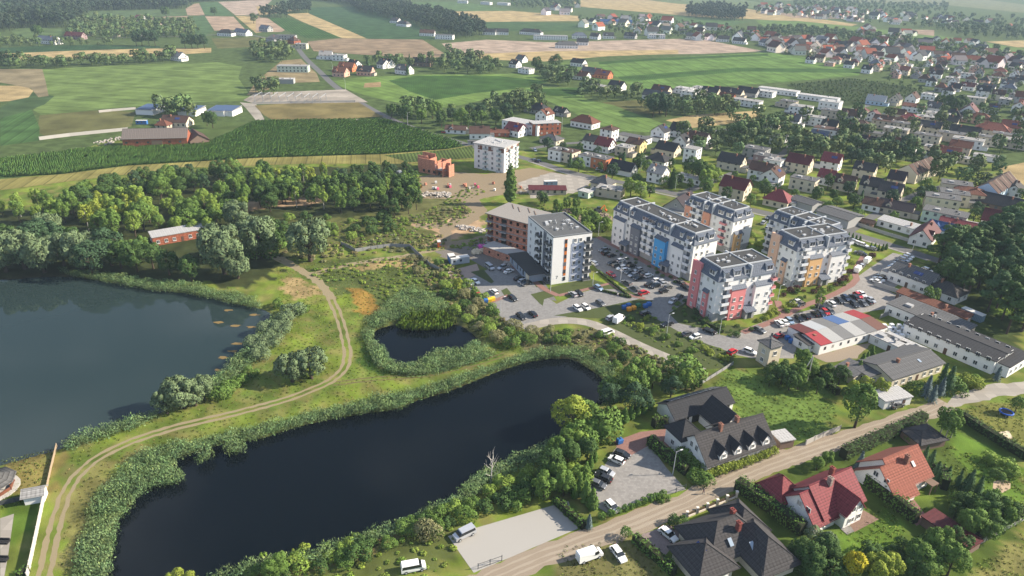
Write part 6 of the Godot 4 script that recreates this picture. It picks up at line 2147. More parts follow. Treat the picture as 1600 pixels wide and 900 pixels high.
func dark_hip_house():
	var c := Vector2(44.2, -102.5)
	var o := thing("bungalow", c, 0.432)
	mark("the dark bungalow", c)
	tag(o, "bungalow under many dark hipped roofs with solar panels, at the bottom edge", "house")
	for p in [[-6.5, 1.6, 9.0, 9.0, 3.6], [1.0, -1.5, 15.0, 10.5, 4.4], [5.5, 3.5, 9.0, 13.0, 4.2], [6.8, -3.5, 7.5, 9.0, 3.8]]:
		var b := mb()
		b.x = Transform3D(Basis.IDENTITY, Vector3(p[0], 0, p[1]))
		b.box(Vector3(0, 1.5, 0), Vector3(p[2] - 0.8, 3.0, p[3] - 0.8))
		put("wall", b, wall_mat("cream"), o)
		b = mb()
		b.x = Transform3D(Basis.IDENTITY, Vector3(p[0], 0, p[1]))
		hip_roof(b, p[2], p[3], 3.0, p[4], 0.55)
		put("roof", b, roof_mat("dark"), o)
	chimney(o, Vector3(3.6, 6.6, -2.6), mat("chimney_red", Color(0.26, 0.08, 0.07), 0.9, "brick", 0.5, true))
	chimney(o, Vector3(2.2, 6.8, 0.8), mat("chimney_red", Color(0.26, 0.08, 0.07), 0.9, "brick", 0.5, true))
	for i in 4:
		var s := put("solar_panel", slab_mesh(2.6, 0.06, 0.95), mat("solar_blue", Color(0.03, 0.05, 0.16), 0.12), o)
		s.transform = Transform3D(Basis(Vector3.UP, -PI / 2) * Basis(Vector3.RIGHT, 0.62), Vector3(-9.75 + 0.78 * i, 3.95 + 0.57 * i, 1.4))
	for i in 2:
		var k := put("skylight", slab_mesh(0.9, 0.08, 1.6), glass("skylight_glass", Color(0.25, 0.30, 0.36)), o)
		k.position = Vector3(-0.6 + i * 3.4, 5.0, 2.2 + i * 2.4)
		k.rotation.x = 0.68
	for w in [[-9.0, 5.75], [-6.5, 5.75], [-4.2, 5.75]]:
		window(o, Transform3D(Basis.IDENTITY, Vector3(w[0], 1.6, w[1] - 0.02)), 1.4, 1.2)

func build_houses():
	var a := -0.661     # along the main street
	var b := a + PI / 2
	# along the main street, near
	house([60.7, -376.1, 8.6, 14.3, 0.903], 3.2, "gable_z", 3.8, "white", "charcoal", "low white house with charcoal gabled roof")
	house(lot(Vector2(23.4, -442.7), 13, 9, a), 3.2, "hip", 2.4, "cream", "grey")
	house(lot(Vector2(25.6, -402), 9, 9, a), 6.4, "flat", 0, "white", "grey", "white half of a flat-roofed pair")
	house(lot(Vector2(32.2, -398.4), 9, 9, a), 6.4, "flat", 0, "cream", "brown", "cream half of a flat-roofed pair")
	house(lot(Vector2(43.1, -392.4), 9, 9, a), 6.0, "flat", 0, "white", "grey")
	house(lot(Vector2(50, -386.3), 10, 9, a), 6.2, "flat", 0, "orange", "grey", "flat-roofed house with orange side walls")
	house(lot(Vector2(77.9, -362.4), 9, 9, a), 5.6, "gable", 3.4, "white", "pale")
	house(lot(Vector2(96.1, -362.8), 15, 7.5, a), 3.0, "flat", 0, "white", "white", "low white flat-roofed workshop")
	house(lot(Vector2(113.2, -338.6), 13, 11, a), 6.0, "gable", 4.2, "cream", "maroon", "cream double house with maroon gabled roof", {"skylights": 2})
	house(lot(Vector2(48.1, -430.3), 8, 9, a), 5.8, "gable", 3.0, "white", "dark")
	house(lot(Vector2(55.7, -424.7), 11, 9, a), 4.6, "gable", 4.2, "white", "red", "white house with shiny red gabled roof")
	house(lot(Vector2(75.2, -423.5), 10, 9, a), 6.4, "gable", 2.6, "yellow", "brown")
	house(lot(Vector2(67.4, -416.6), 9, 9, a), 5.6, "flat", 0, "beige", "pale")
	house(lot(Vector2(61.7, -452), 9, 9, a), 8.4, "hip", 1.8, "white", "brown", "tall white house with low brown roof")
	house(lot(Vector2(78.3, -452.1), 22, 9, a), 3.6, "flat", 0, "white", "grey", "long white flat-roofed workshop")
	house(lot(Vector2(97.1, -459.5), 9, 10, b), 6.2, "gable", 3.8, "white", "charcoal")
	house(lot(Vector2(112.8, -470.4), 12, 10, a), 4.8, "gable", 4.4, "white", "charcoal")
	house(lot(Vector2(94.5, -419.3), 13, 10, a), 4.2, "gable", 4.0, "cream", "charcoal")
	house(lot(Vector2(84.6, -397.8), 13, 10, a), 3.2, "hip", 3.4, "white", "charcoal")
	house(lot(Vector2(109.2, -443.3), 12, 10, b), 3.6, "gable", 4.6, "white", "charcoal")
	house(lot(Vector2(119, -444.4), 13, 10, a), 5.6, "gable", 3.6, "white", "brown")
	house(lot(Vector2(105.8, -404.1), 8, 8, a), 8.6, "flat", 0, "white", "pale", "three-storey white flat-roofed house")
	house(lot(Vector2(126.4, -392.2), 14, 10, a), 4.6, "gable", 4.2, "cream", "dark", "", {"skylights": 3})
	house(lot(Vector2(149.3, -420.2), 14, 10, a), 5.8, "flat", 0, "grey", "grey")
	house(lot(Vector2(137, -371.3), 12, 10, a), 6.0, "gable", 3.6, "white", "brown")
	house(lot(Vector2(148.8, -401.2), 12, 9, a), 6.2, "flat", 0, "plum", "grey")
	house(lot(Vector2(131.6, -326.9), 12, 10, a), 3.6, "hip", 4.4, "cream", "red", "cream house with red pyramid roof", {"skylights": 0})
	house(lot(Vector2(136.5, -325.3), 8, 7, a), 3.0, "shed", 1.4, "white", "pale")
	house(lot(Vector2(46.2, -344.7), 10, 9, a), 4.2, "hip", 3.6, "cream", "grey")
	house(lot(Vector2(48.6, -334.3), 13, 8, a + 0.25), 4.4, "flat", 0, "beige", "pale", "plain beige flat-roofed annex")
	house(lot(Vector2(16.7, -335.8), 19, 5, 0.05), 2.4, "shed", 0.8, "beige", "maroon", "long low shed with dark red roof")
	house(lot(Vector2(36.1, -332.2), 6, 5, a), 3.0, "flat", 0, "mint", "white", "small pale green hut")
	house(lot(Vector2(80.7, -313.3), 15, 12, b), 3.4, "gable", 5.2, "grey", "purple", "house with a big dark violet roof")
	house(lot(Vector2(6, -473.6), 30, 13, -0.62), 6.5, "flat", 0, "white", "white", "long white flat-roofed hall")
	house(lot(Vector2(19.6, -467.5), 20, 9, 0.319), 8.0, "flat", 0, "brick", "white", "red brick front building with white roof")
	mark("the red brick front building", Vector2(19.6, -467.5))
	house(lot(Vector2(-0.1, -461.5), 12, 10, a), 4.4, "gable", 4.0, "white", "red")
	house(lot(Vector2(20.8, -506.3), 10, 10, b), 6.0, "gable", 3.4, "white", "rust")
	house(lot(Vector2(17.3, -538.2), 16, 11, a), 3.2, "hip", 4.2, "grey", "charcoal")
	house(lot(Vector2(33.9, -530.7), 10, 8, a), 3.0, "gable", 3.2, "grey", "charcoal")
	house(lot(Vector2(49.4, -492.7), 18, 11, a), 4.2, "hip", 4.2, "white", "rust", "wide white house with rusty red roof")
	house(lot(Vector2(-24.3, -451.5), 13, 10, 0.1), 4.0, "gable", 3.6, "white", "brown", "white house with brown roof at the field corner")
	house(lot(Vector2(-40.7, -464.4), 14, 8, -0.1), 2.8, "gable", 2.0, "white", "brown")
	house(lot(Vector2(-11.3, -458.4), 13, 6, 0.05), 2.6, "gable", 1.8, "brick", "rust")
	house(lot(Vector2(-26.1, -432.3), 9, 3, 0.1), 2.4, "flat", 0, "grey", "grey", "small grey garage")
	# at the junction in front of the pines
	house([180.5, -282.0, 17.5, 8.6, 0.874], 3.6, "gable", 4.0, "white", "maroon", "corner house with maroon solar roof")
	house(lot(Vector2(177.2, -294.6), 20, 6, -0.867), 3.0, "shed", 0.8, "white", "white", "long white workshop shed")
	house(lot(Vector2(193.3, -290.9), 11, 8, a), 3.2, "gable", 2.6, "blue", "blue", "pale blue house with light roof")
	house(lot(Vector2(205.8, -295.1), 20, 8, a), 3.0, "gable", 2.0, "white", "red", "low building with long red roof")
	house(lot(Vector2(213, -292.4), 16, 9, a), 3.4, "flat", 0, "white", "pale")
	house(lot(Vector2(225.1, -301.4), 13, 11, a), 4.2, "gable", 4.2, "white", "maroon", "white house with dark red roof and white gable")
	house(lot(Vector2(202.9, -306.6), 18, 10, a), 5.6, "flat", 0, "mint", "grey", "flat-roofed pale green building")
	house(lot(Vector2(152.7, -304.5), 16, 13, -0.945), 4.2, "gable", 1.2, "grey", "grey", "dark grey workshop hall", {"windows": false, "plain": true})
	house(lot(Vector2(143.6, -322), 12, 9, -0.945), 4.2, "gable", 1.2, "grey", "grey", "dark grey workshop hall", {"windows": false, "plain": true})
	house(lot(Vector2(186.2, -318.8), 15, 9, a), 3.4, "gable", 2.8, "beige", "purple")
	house(lot(Vector2(177.2, -323.8), 8, 8, a), 3.4, "gable", 2.4, "white", "brown")
	house(lot(Vector2(162.7, -300.2), 8, 4, a), 2.2, "gable", 1.0, "brown", "brown", "small brown shed")
	# second street
	house(lot(Vector2(165.1, -390.4), 13, 10, a), 5.8, "gable", 4.0, "cream", "maroon", "house with big maroon cross-gabled roof")
	house(lot(Vector2(154.2, -354), 13, 8, a), 6.4, "flat", 0, "cream", "grey", "two-storey cream flat-roofed house")
	house(lot(Vector2(186.2, -396.5), 10, 9, a), 5.4, "gable", 4.2, "white", "red")
	house(lot(Vector2(171.3, -365.9), 8, 8, a), 4.6, "gable", 3.4, "white", "red")
	house(lot(Vector2(177, -356), 10, 9, a), 4.6, "gable", 3.4, "cream", "brown")
	house(lot(Vector2(199.4, -381.9), 11, 9, a), 5.0, "gable", 3.4, "cream", "charcoal")
	house(lot(Vector2(187.6, -349.1), 9.5, 10, a), 5.6, "gable", 3.6, "cream", "charcoal")
	house(lot(Vector2(192.8, -338.9), 10, 10, a), 5.8, "gable", 3.8, "cream", "dark")
	house(lot(Vector2(207.5, -362), 8, 9, a), 5.6, "gable", 3.8, "cream", "purple")
	house(lot(Vector2(151.5, -393.2), 10, 9, a), 6.0, "flat", 0, "white", "pale")
	house(lot(Vector2(140, -362), 10, 10, b), 5.8, "gable", 3.8, "white", "brown")
	row_houses(Vector2(229.8, -383.4), 0.711, "cream", "brown", 6, "cream terrace of houses with saw-toothed brown roofs")
	row_houses(Vector2(256.2, -353.8), 0.741, "blue", "brown", 7, "pale blue ended terrace with saw-toothed roofs beside the stubble field")
	house(lot(Vector2(213.5, -328.6), 15, 10, a + 0.2), 6.2, "flat", 0, "cream", "grey", "cream twin house with flat grey roof")
	house(lot(Vector2(224, -336.4), 13, 10, a + 0.2), 6.2, "flat", 0, "cream", "grey", "cream twin house with flat grey roof")
	house(lot(Vector2(233.9, -340.2), 13, 11, a + 0.2), 5.8, "hip", 2.2, "cream", "rust", "cream house with pinkish hipped roof")
	house(lot(Vector2(233.2, -350.8), 14, 10, a + 0.2), 6.8, "flat", 0, "cream", "grey")
	house(lot(Vector2(244.6, -331), 26, 12, a - 0.15), 3.0, "gable", 3.8, "brown", "charcoal", "long dark barn")
	house(lot(Vector2(269.3, -424.5), 15, 11, a), 4.4, "gable", 4.2, "white", "orange")
	house(lot(Vector2(288.7, -442.1), 12, 10, a), 5.4, "gable", 3.2, "beige", "rust")
	house(lot(Vector2(281.7, -418.3), 16, 7, a), 3.0, "flat", 0, "cream", "pale")
	house(lot(Vector2(297.2, -427.3), 14, 7, a), 3.0, "flat", 0, "white", "pale")
	# rows of flat-roofed houses farther up
	for p in pts("247.3,-472.2 269.6,-487.9 282.7,-470.6 303.9,-478.3 304.5,-460.5 323,-469.5 342.2,-478.8 339.3,-460.6 286.4,-505.8 274.3,-514.8"):
		house(lot(p, rnd(15, 19), 9, a), 5.8, "flat", 0, ["white", "cream", "beige", "cream"][rng.randi() % 4], ["grey", "pale", "brown"][rng.randi() % 3])
	house(lot(Vector2(204.5, -515.2), 14, 10, a), 4.6, "gable", 4.4, "white", "grey")
	house(lot(Vector2(224.5, -519.8), 13, 9, a), 6.2, "flat", 0, "white", "pale")
	house(lot(Vector2(188.9, -507), 11, 9, a), 4.2, "hip", 3.2, "cream", "orange")
	house(lot(Vector2(249.7, -548.1), 16, 9, a), 6.0, "flat", 0, "beige", "grey")
	house(lot(Vector2(259.2, -537.5), 14, 10, a), 5.2, "gable", 3.8, "grey", "brown")
	house(lot(Vector2(251.6, -505.9), 14, 9, a), 4.8, "hip", 2.6, "yellow", "brown", "bright yellow house with brown hipped roof")
	house(lot(Vector2(218.2, -480.2), 18, 10, a), 6.2, "flat", 0, "white", "brown")
	house(lot(Vector2(243.4, -655), 36, 10, a), 4.0, "flat", 0, "white", "white", "very long low white hall")
	house(lot(Vector2(268.1, -623), 34, 9, a), 4.0, "flat", 0, "white", "white", "long white hall among trees")
	house(lot(Vector2(261.7, -582.7), 16, 12, a), 7.0, "flat", 0, "white", "white", "modern white cube house")
	house(lot(Vector2(228.8, -560.3), 16, 12, a), 6.4, "flat", 0, "white", "pale")
	house(lot(Vector2(229.2, -589.3), 13, 10, a), 5.2, "flat", 0, "beige", "grey")
	house(lot(Vector2(314, -612), 15, 10, a), 3.8, "gable", 4.2, "blue", "white", "blue-walled house with a white roof")
	house(lot(Vector2(332, -583.8), 16, 11, a), 4.6, "gable", 2.0, "white", "rust")
	house(lot(Vector2(275.4, -519.3), 13, 10, a), 5.0, "gable", 3.6, "white", "brown")
	house(lot(Vector2(301.3, -531.2), 13, 11, a), 5.0, "hip", 3.4, "cream", "red")
	house(lot(Vector2(288.3, -520.8), 11, 9, a), 5.0, "hip", 2.4, "yellow", "brown")
	house(lot(Vector2(332.6, -548.8), 16, 10, a), 5.8, "flat", 0, "white", "pale")
	house(lot(Vector2(365, -562.5), 15, 12, b), 6.0, "gable", 5.4, "white", "maroon", "tall white house with steep dark red roof")
	house(lot(Vector2(362.1, -543), 16, 11, a), 4.4, "hip", 3.6, "pink", "rust")
	house(lot(Vector2(345.7, -500.3), 22, 13, a), 4.6, "hip", 4.6, "cream", "orange", "big house with orange-red hipped roof")
	house(lot(Vector2(409.4, -631), 20, 10, a), 5.4, "flat", 0, "cream", "pale")
	house(lot(Vector2(319.3, -489.5), 18, 11, a), 4.2, "gable", 4.2, "white", "charcoal")
	house(lot(Vector2(301.6, -503.4), 15, 10, a), 4.8, "gable", 3.6, "cream", "dark")
	house(lot(Vector2(327.1, -525.4), 14, 10, a), 5.2, "gable", 3.6, "cream", "charcoal")
	# right of the green fields
	for q in [[Vector2(4.2, -822), 10, "gable", "white", "grey"], [Vector2(-2.8, -780), 10, "gable", "white", "charcoal"], [Vector2(8.8, -740), 14, "flat", "white", "pale"], [Vector2(68.5, -803), 16, "gable", "white", "charcoal"], [Vector2(60.2, -711), 26, "gable", "white", "rust"], [Vector2(77.2, -735), 22, "gable", "grey", "grey"], [Vector2(87.5, -720), 16, "gable", "orange", "orange"], [Vector2(92.7, -653), 14, "gable", "white", "charcoal"], [Vector2(75.1, -643), 14, "flat", "cream", "pale"], [Vector2(121.2, -606), 24, "gable", "white", "grey"], [Vector2(130.5, -635), 16, "gable", "cream", "brown"], [Vector2(153.4, -642), 16, "flat", "white", "white"], [Vector2(154.5, -626), 14, "flat", "white", "white"], [Vector2(170.6, -648), 16, "flat", "white", "pale"], [Vector2(174.4, -632), 15, "gable", "cream", "charcoal"], [Vector2(185.2, -634), 15, "gable", "cream", "purple"], [Vector2(194.8, -629), 15, "gable", "cream", "dark"], [Vector2(180.8, -603), 13, "gable", "orange", "rust"], [Vector2(209.4, -637), 18, "gable", "grey", "charcoal"], [Vector2(194.3, -590.1), 24, "flat", "white", "pale"], [Vector2(224, -639), 20, "flat", "white", "white"]]:
		house(lot(q[0], q[1], 10, a), 4.0 if q[2] == "gable" else 5.0, q[2], 4.0, q[3], q[4])
	# left of the road, villages and far farms
	for q in [[Vector2(-172.3, -689), 13, "gable", "pink", "rust"], [Vector2(-173.6, -722), 16, "gable", "orange", "rust"], [Vector2(-170.5, -740), 12, "gable", "white", "charcoal"], [Vector2(-150.3, -700), 15, "gable", "pink", "charcoal"], [Vector2(-139, -755), 14, "gable", "white", "charcoal"], [Vector2(-114.4, -715), 16, "gable", "white", "grey"], [Vector2(-103.6, -772), 20, "gable", "brown", "charcoal"], [Vector2(-216.9, -807), 14, "gable", "white", "pale"], [Vector2(-199.9, -799), 14, "flat", "white", "pale"], [Vector2(-136.1, -1082), 22, "gable", "white", "brown"], [Vector2(-106.5, -1044), 26, "flat", "white", "grey"], [Vector2(-193.5, -1224), 26, "hip", "white", "grey"], [Vector2(-215.6, -1280), 16, "gable", "white", "grey"], [Vector2(-45, -1124), 20, "gable", "white", "charcoal"], [Vector2(-27.3, -1129), 22, "gable", "white", "charcoal"], [Vector2(-378.5, -1085), 18, "gable", "grey", "slate"], [Vector2(-224.5, -709), 30, "flat", "green", "pale"], [Vector2(-316.6, -984), 26, "flat", "grey", "grey"], [Vector2(-323.4, -951), 20, "shed", "grey", "grey"], [Vector2(-293.8, -943), 12, "hip", "brick", "brown"], [Vector2(-145.7, -1896), 26, "flat", "white", "white"], [Vector2(-83.6, -1869), 30, "flat", "white", "white"], [Vector2(-39.7, -1861), 34, "flat", "white", "white"], [Vector2(-574.3, -878), 30, "gable", "white", "slate"], [Vector2(-572.5, -930), 24, "gable", "plum", "maroon"], [Vector2(-365.1, -767), 16, "gable", "white", "pale"], [Vector2(-409.5, -1012), 22, "hip", "white", "charcoal"], [Vector2(-391.1, -1025), 26, "gable", "white", "slate"], [Vector2(-626, -1204), 16, "gable", "white", "red"], [Vector2(-141.5, -750), 10, "gable", "white", "grey"], [Vector2(-269.1, -892), 14, "flat", "cream", "pale"], [Vector2(19.8, -1141), 36, "hip", "white", "dark"], [Vector2(47.3, -1073), 50, "flat", "white", "pale"], [Vector2(65, -973), 30, "hip", "white", "grey"], [Vector2(92.3, -1102), 22, "hip", "white", "slate"], [Vector2(90.2, -1016), 16, "gable", "white", "charcoal"], [Vector2(116.3, -1099), 14, "gable", "white", "dark"], [Vector2(137.4, -1113), 16, "gable", "white", "charcoal"], [Vector2(173.1, -1122), 18, "gable", "grey", "charcoal"], [Vector2(214.5, -1132), 26, "flat", "white", "white"], [Vector2(181.9, -1374), 60, "gable", "blue", "blue"], [Vector2(216.9, -1305), 14, "gable", "white", "pale"], [Vector2(300.1, -1134), 16, "gable", "white", "dark"], [Vector2(313.7, -1110), 16, "gable", "white", "charcoal"], [Vector2(331.9, -1088), 18, "gable", "white", "dark"], [Vector2(358.3, -1320), 22, "gable", "white", "orange"]]:
		var wl: String = q[3]
		house(lot(q[0], q[1], 11, 0.1 - hash1(int(q[0].x), int(q[0].y)) * 0.8), 4.4 if q[2] != "flat" else 6.0, q[2], 4.4, "mint" if wl == "green" else wl, q[4])

func row_houses(c: Vector2, turn: float, walls: String, roof: String, n: int, label: String):
	var o := thing("terrace", c, turn)
	tag(o, label, "terrace of houses")
	var step := 5.0
	for i in n:
		var x := (i - (n - 1) / 2.0) * step
		var b := mb()
		b.x = Transform3D(Basis.IDENTITY, Vector3(x, 0, 0.35 * (i % 2)))
		gable_wall(b, step - 0.02, 11.0, 5.4, 4.2)
		put("wall", b, wall_mat(walls), o)
		var rb := mb()
		rb.x = Transform3D(Basis.IDENTITY, Vector3(x, 0.15 * (i % 2), 0.35 * (i % 2)))
		gable_roof(rb, step - 0.9, 11.0, 5.4, 4.2, 0.3, 0.2)
		var ro := put("roof", rb, roof_mat(roof), o)
		var fw := mb()
		fw.x = Transform3D(Basis.IDENTITY, Vector3(x + step / 2, 0, 0.35 * (i % 2)))
		fw.plate(Vector3(-0.15, 5.2, 5.9), Vector3(-0.15, 10.0, 0), Vector3(0.15, 10.0, 0), Vector3(0.15, 5.2, 5.9), 0.5)
		fw.plate(Vector3(0.15, 5.2, -5.9), Vector3(0.15, 10.0, 0), Vector3(-0.15, 10.0, 0), Vector3(-0.15, 5.2, -5.9), 0.5)
		put("fire_wall", fw, wall_mat("beige"), ro)
		for s in 2:
			window(o, Transform3D(Basis.IDENTITY, Vector3(x, 1.6 + s * 2.7, 5.5 + 0.35 * (i % 2) + 0.03)), 1.8, 1.4, false)
	for s in 2:
		window(o, Transform3D(Basis(Vector3.UP, -PI / 2), Vector3(-n * step / 2 - 0.02, 1.7 + s * 2.8, 0)), 1.2, 1.4, false)



# ---------------------------------------------------------------- vehicles
var car_protos := {}

func paint(c: String) -> StandardMaterial3D:
	var k: Color = {"white": Color(0.72, 0.72, 0.71), "silver": Color(0.42, 0.43, 0.45), "grey": Color(0.12, 0.125, 0.13), "black": Color(0.012, 0.013, 0.015), "navy": Color(0.020, 0.035, 0.075), "blue": Color(0.26, 0.36, 0.48), "red": Color(0.38, 0.015, 0.02)}[c]
	if not M.has("paint_" + c):
		var m := mat("paint_" + c, k, 0.28)
		m.metallic = 0.35 if c in ["silver", "grey", "blue", "navy"] else 0.0
		m.clearcoat_enabled = true
		m.clearcoat = 0.8
		m.clearcoat_roughness = 0.08
	return M["paint_" + c]

func across(b: MB, profile: Array, half: float, tuck: Array):     # a side outline (x, y) stretched over the width; tuck narrows it point by point
	var n := profile.size()
	for i in n:
		var j := (i + 1) % n
		var a := Vector3(profile[i].x, profile[i].y, half - tuck[i])
		var e := Vector3(profile[j].x, profile[j].y, half - tuck[j])
		b.quad(Vector3(a.x, a.y, -a.z), a, e, Vector3(e.x, e.y, -e.z))
	var p := PackedVector2Array(profile)
	var t := Geometry2D.triangulate_polygon(p)
	for i in range(0, t.size(), 3):
		var q := []
		for k in 3:
			q.append(Vector3(p[t[i + k]].x, p[t[i + k]].y, half - tuck[t[i + k]]))
		var up: bool = (q[1] - q[0]).cross(q[2] - q[0]).z > 0
		b.tri(q[0], q[2] if up else q[1], q[1] if up else q[2])
		for k in 3:
			q[k].z = -q[k].z
		b.tri(q[0], q[1] if up else q[2], q[2] if up else q[1])

# kinds: [length half, roof height, body outline, glass outline, roof panel from x to x, half width, wheel positions]
func car_proto(kind: String, color: String) -> Node3D:
	var key := kind + color
	if car_protos.has(key):
		return car_protos[key]
	var o := Node3D.new()
	o.name = {"van": "delivery_van", "bus": "minibus"}.get(kind, "parked_car")
	var body := mb()
	var glassb := mb()
	var wheels := [-1.3, 1.35]
	var hw := 0.88
	var r := 0.33
	var lx := 2.15
	if kind == "van":
		lx = 2.75
		hw = 1.0
		wheels = [-1.75, 1.8]
		across(body, [Vector2(-2.75, 0.35), Vector2(2.6, 0.35), Vector2(2.75, 0.6), Vector2(2.7, 1.0), Vector2(2.0, 1.25), Vector2(1.35, 2.1), Vector2(1.0, 2.3), Vector2(-2.6, 2.35), Vector2(-2.75, 2.2)], hw, [0.05, 0.1, 0.1, 0.08, 0.04, 0.12, 0.2, 0.2, 0.1])
		across(glassb, [Vector2(1.95, 1.32), Vector2(1.98, 1.42), Vector2(1.40, 2.08), Vector2(0.75, 2.0), Vector2(0.7, 1.35)], hw + 0.015, [0.05, 0.1, 0.13, 0.10, 0.02])
	elif kind == "bus":
		lx = 2.45
		hw = 0.95
		wheels = [-1.5, 1.55]
		across(body, [Vector2(-2.4, 0.3), Vector2(2.35, 0.3), Vector2(2.45, 0.6), Vector2(2.35, 0.95), Vector2(1.7, 1.15), Vector2(0.95, 1.88), Vector2(-2.2, 1.95), Vector2(-2.42, 1.1)], hw, [0.05, 0.12, 0.12, 0.08, 0.03, 0.16, 0.16, 0.02])
		across(glassb, [Vector2(1.66, 1.2), Vector2(1.0, 1.83), Vector2(-2.1, 1.80), Vector2(-2.2, 1.2)], hw + 0.012, [0.04, 0.15, 0.14, 0.02])
	else:
		var tall := 1.62 if kind == "suv" else 1.46
		var back := -1.95 if kind in ["suv", "wagon", "hatch"] else -1.35
		lx = 2.0 if kind == "hatch" else 2.25
		if kind == "hatch":
			wheels = [-1.2, 1.25]
		across(body, [Vector2(-lx, 0.3), Vector2(lx - 0.05, 0.28), Vector2(lx, 0.55), Vector2(lx - 0.15, 0.72), Vector2(1.05, 0.92), Vector2(-lx + 0.15, 0.98), Vector2(-lx - 0.02, 0.7)], hw, [0.06, 0.14, 0.14, 0.10, 0.03, 0.05, 0.08])
		across(glassb, [Vector2(1.1, 0.90), Vector2(0.30, tall - 0.04), Vector2(back + 0.45, tall - 0.03), Vector2(back + (0.0 if kind == "sedan" else 0.02), 0.95)], hw - 0.03, [0.03, 0.20, 0.20, 0.06])
		across(body, [Vector2(0.36, tall - 0.07), Vector2(0.26, tall), Vector2(back + 0.5, tall), Vector2(back + 0.38, tall - 0.07)], hw - 0.02, [0.20, 0.24, 0.24, 0.20])
		for s in [-1, 1]:
			body.tube(Vector3(-0.35, 0.93, s * (hw - 0.04)), Vector3(-0.40, tall - 0.05, s * (hw - 0.2)), 0.045, 0.045, 4, false)
			body.box(Vector3(0.75, 1.0, s * (hw + 0.06)), Vector3(0.16, 0.13, 0.18))
	put("body", body, paint(color), o)
	put("car_window", glassb, glass("car_glass", Color(0.012, 0.015, 0.018), 0.06), o)
	if not shared.has("tyre"):
		var w := mb()
		w.tube(Vector3(0, 0, -0.11), Vector3(0, 0, 0.11), 0.33, 0.33, 12)
		w.tube(Vector3(0, 0, 0.11), Vector3(0, 0, -0.11), 0.33, 0.33, 12)
		shared["tyre"] = w.mesh()
		var q := mb()
		q.tube(Vector3(0, 0, -0.125), Vector3(0, 0, 0.125), 0.21, 0.21, 10)
		q.tube(Vector3(0, 0, 0.125), Vector3(0, 0, -0.125), 0.21, 0.21, 10)
		shared["rim"] = q.mesh()
		shared["lamp"] = slab_mesh(0.10, 0.16, 0.36)
	for x in wheels:
		for s in [-1, 1]:
			var w := put("wheel", shared["tyre"], mat("tyre", Color(0.012, 0.012, 0.012), 0.9), o)
			w.position = Vector3(x, r, s * (hw - 0.09))
			put("rim", shared["rim"], mat("rim", Color(0.35, 0.36, 0.37), 0.4), w)
	for s in [-1, 1]:
		put("headlight", shared["lamp"], mat("headlight", Color(0.6, 0.62, 0.65), 0.15), o).position = Vector3(lx - 0.09, 0.68, s * (hw - 0.32))
		put("tail_light", shared["lamp"], mat("tail_light", Color(0.25, 0.01, 0.01), 0.2), o).position = Vector3(-lx + 0.05, 0.82, s * (hw - 0.30))
	car_protos[key] = o
	return o

func car(at: Vector2, turn: float, color := "", kind := "", group := "cars parked in the lots", look := "") -> Node3D:
	if color == "":
		color = ["white", "white", "silver", "grey", "black", "black", "grey", "navy", "red", "blue", "silver", "black"][rng.randi() % 12]
	if kind == "":
		kind = ["hatch", "hatch", "sedan", "wagon", "suv", "wagon"][rng.randi() % 6]
	var o := copy_of(car_proto(kind, color), at, turn + rnd(-0.04, 0.04), 0.09)
	var words := {"hatch": "small hatchback", "sedan": "saloon car", "wagon": "estate car", "suv": "tall car", "van": "panel van", "bus": "minibus"}
	later(o, look if look else "%s %s" % ["dark blue" if color == "navy" else ("dark grey" if color == "grey" else color), words[kind]], "van" if kind in ["van", "bus"] else "car", group)
	return o

func cars(colors: String, spots: Array, turn: float, group := "cars parked in the lots"):
	var names := {"w": "white", "s": "silver", "g": "grey", "b": "black", "n": "navy", "l": "blue", "r": "red"}
	for i in spots.size():
		car(spots[i], turn + (PI if rng.randf() < 0.4 else 0.0), names[colors[i % colors.length()]], "", group)

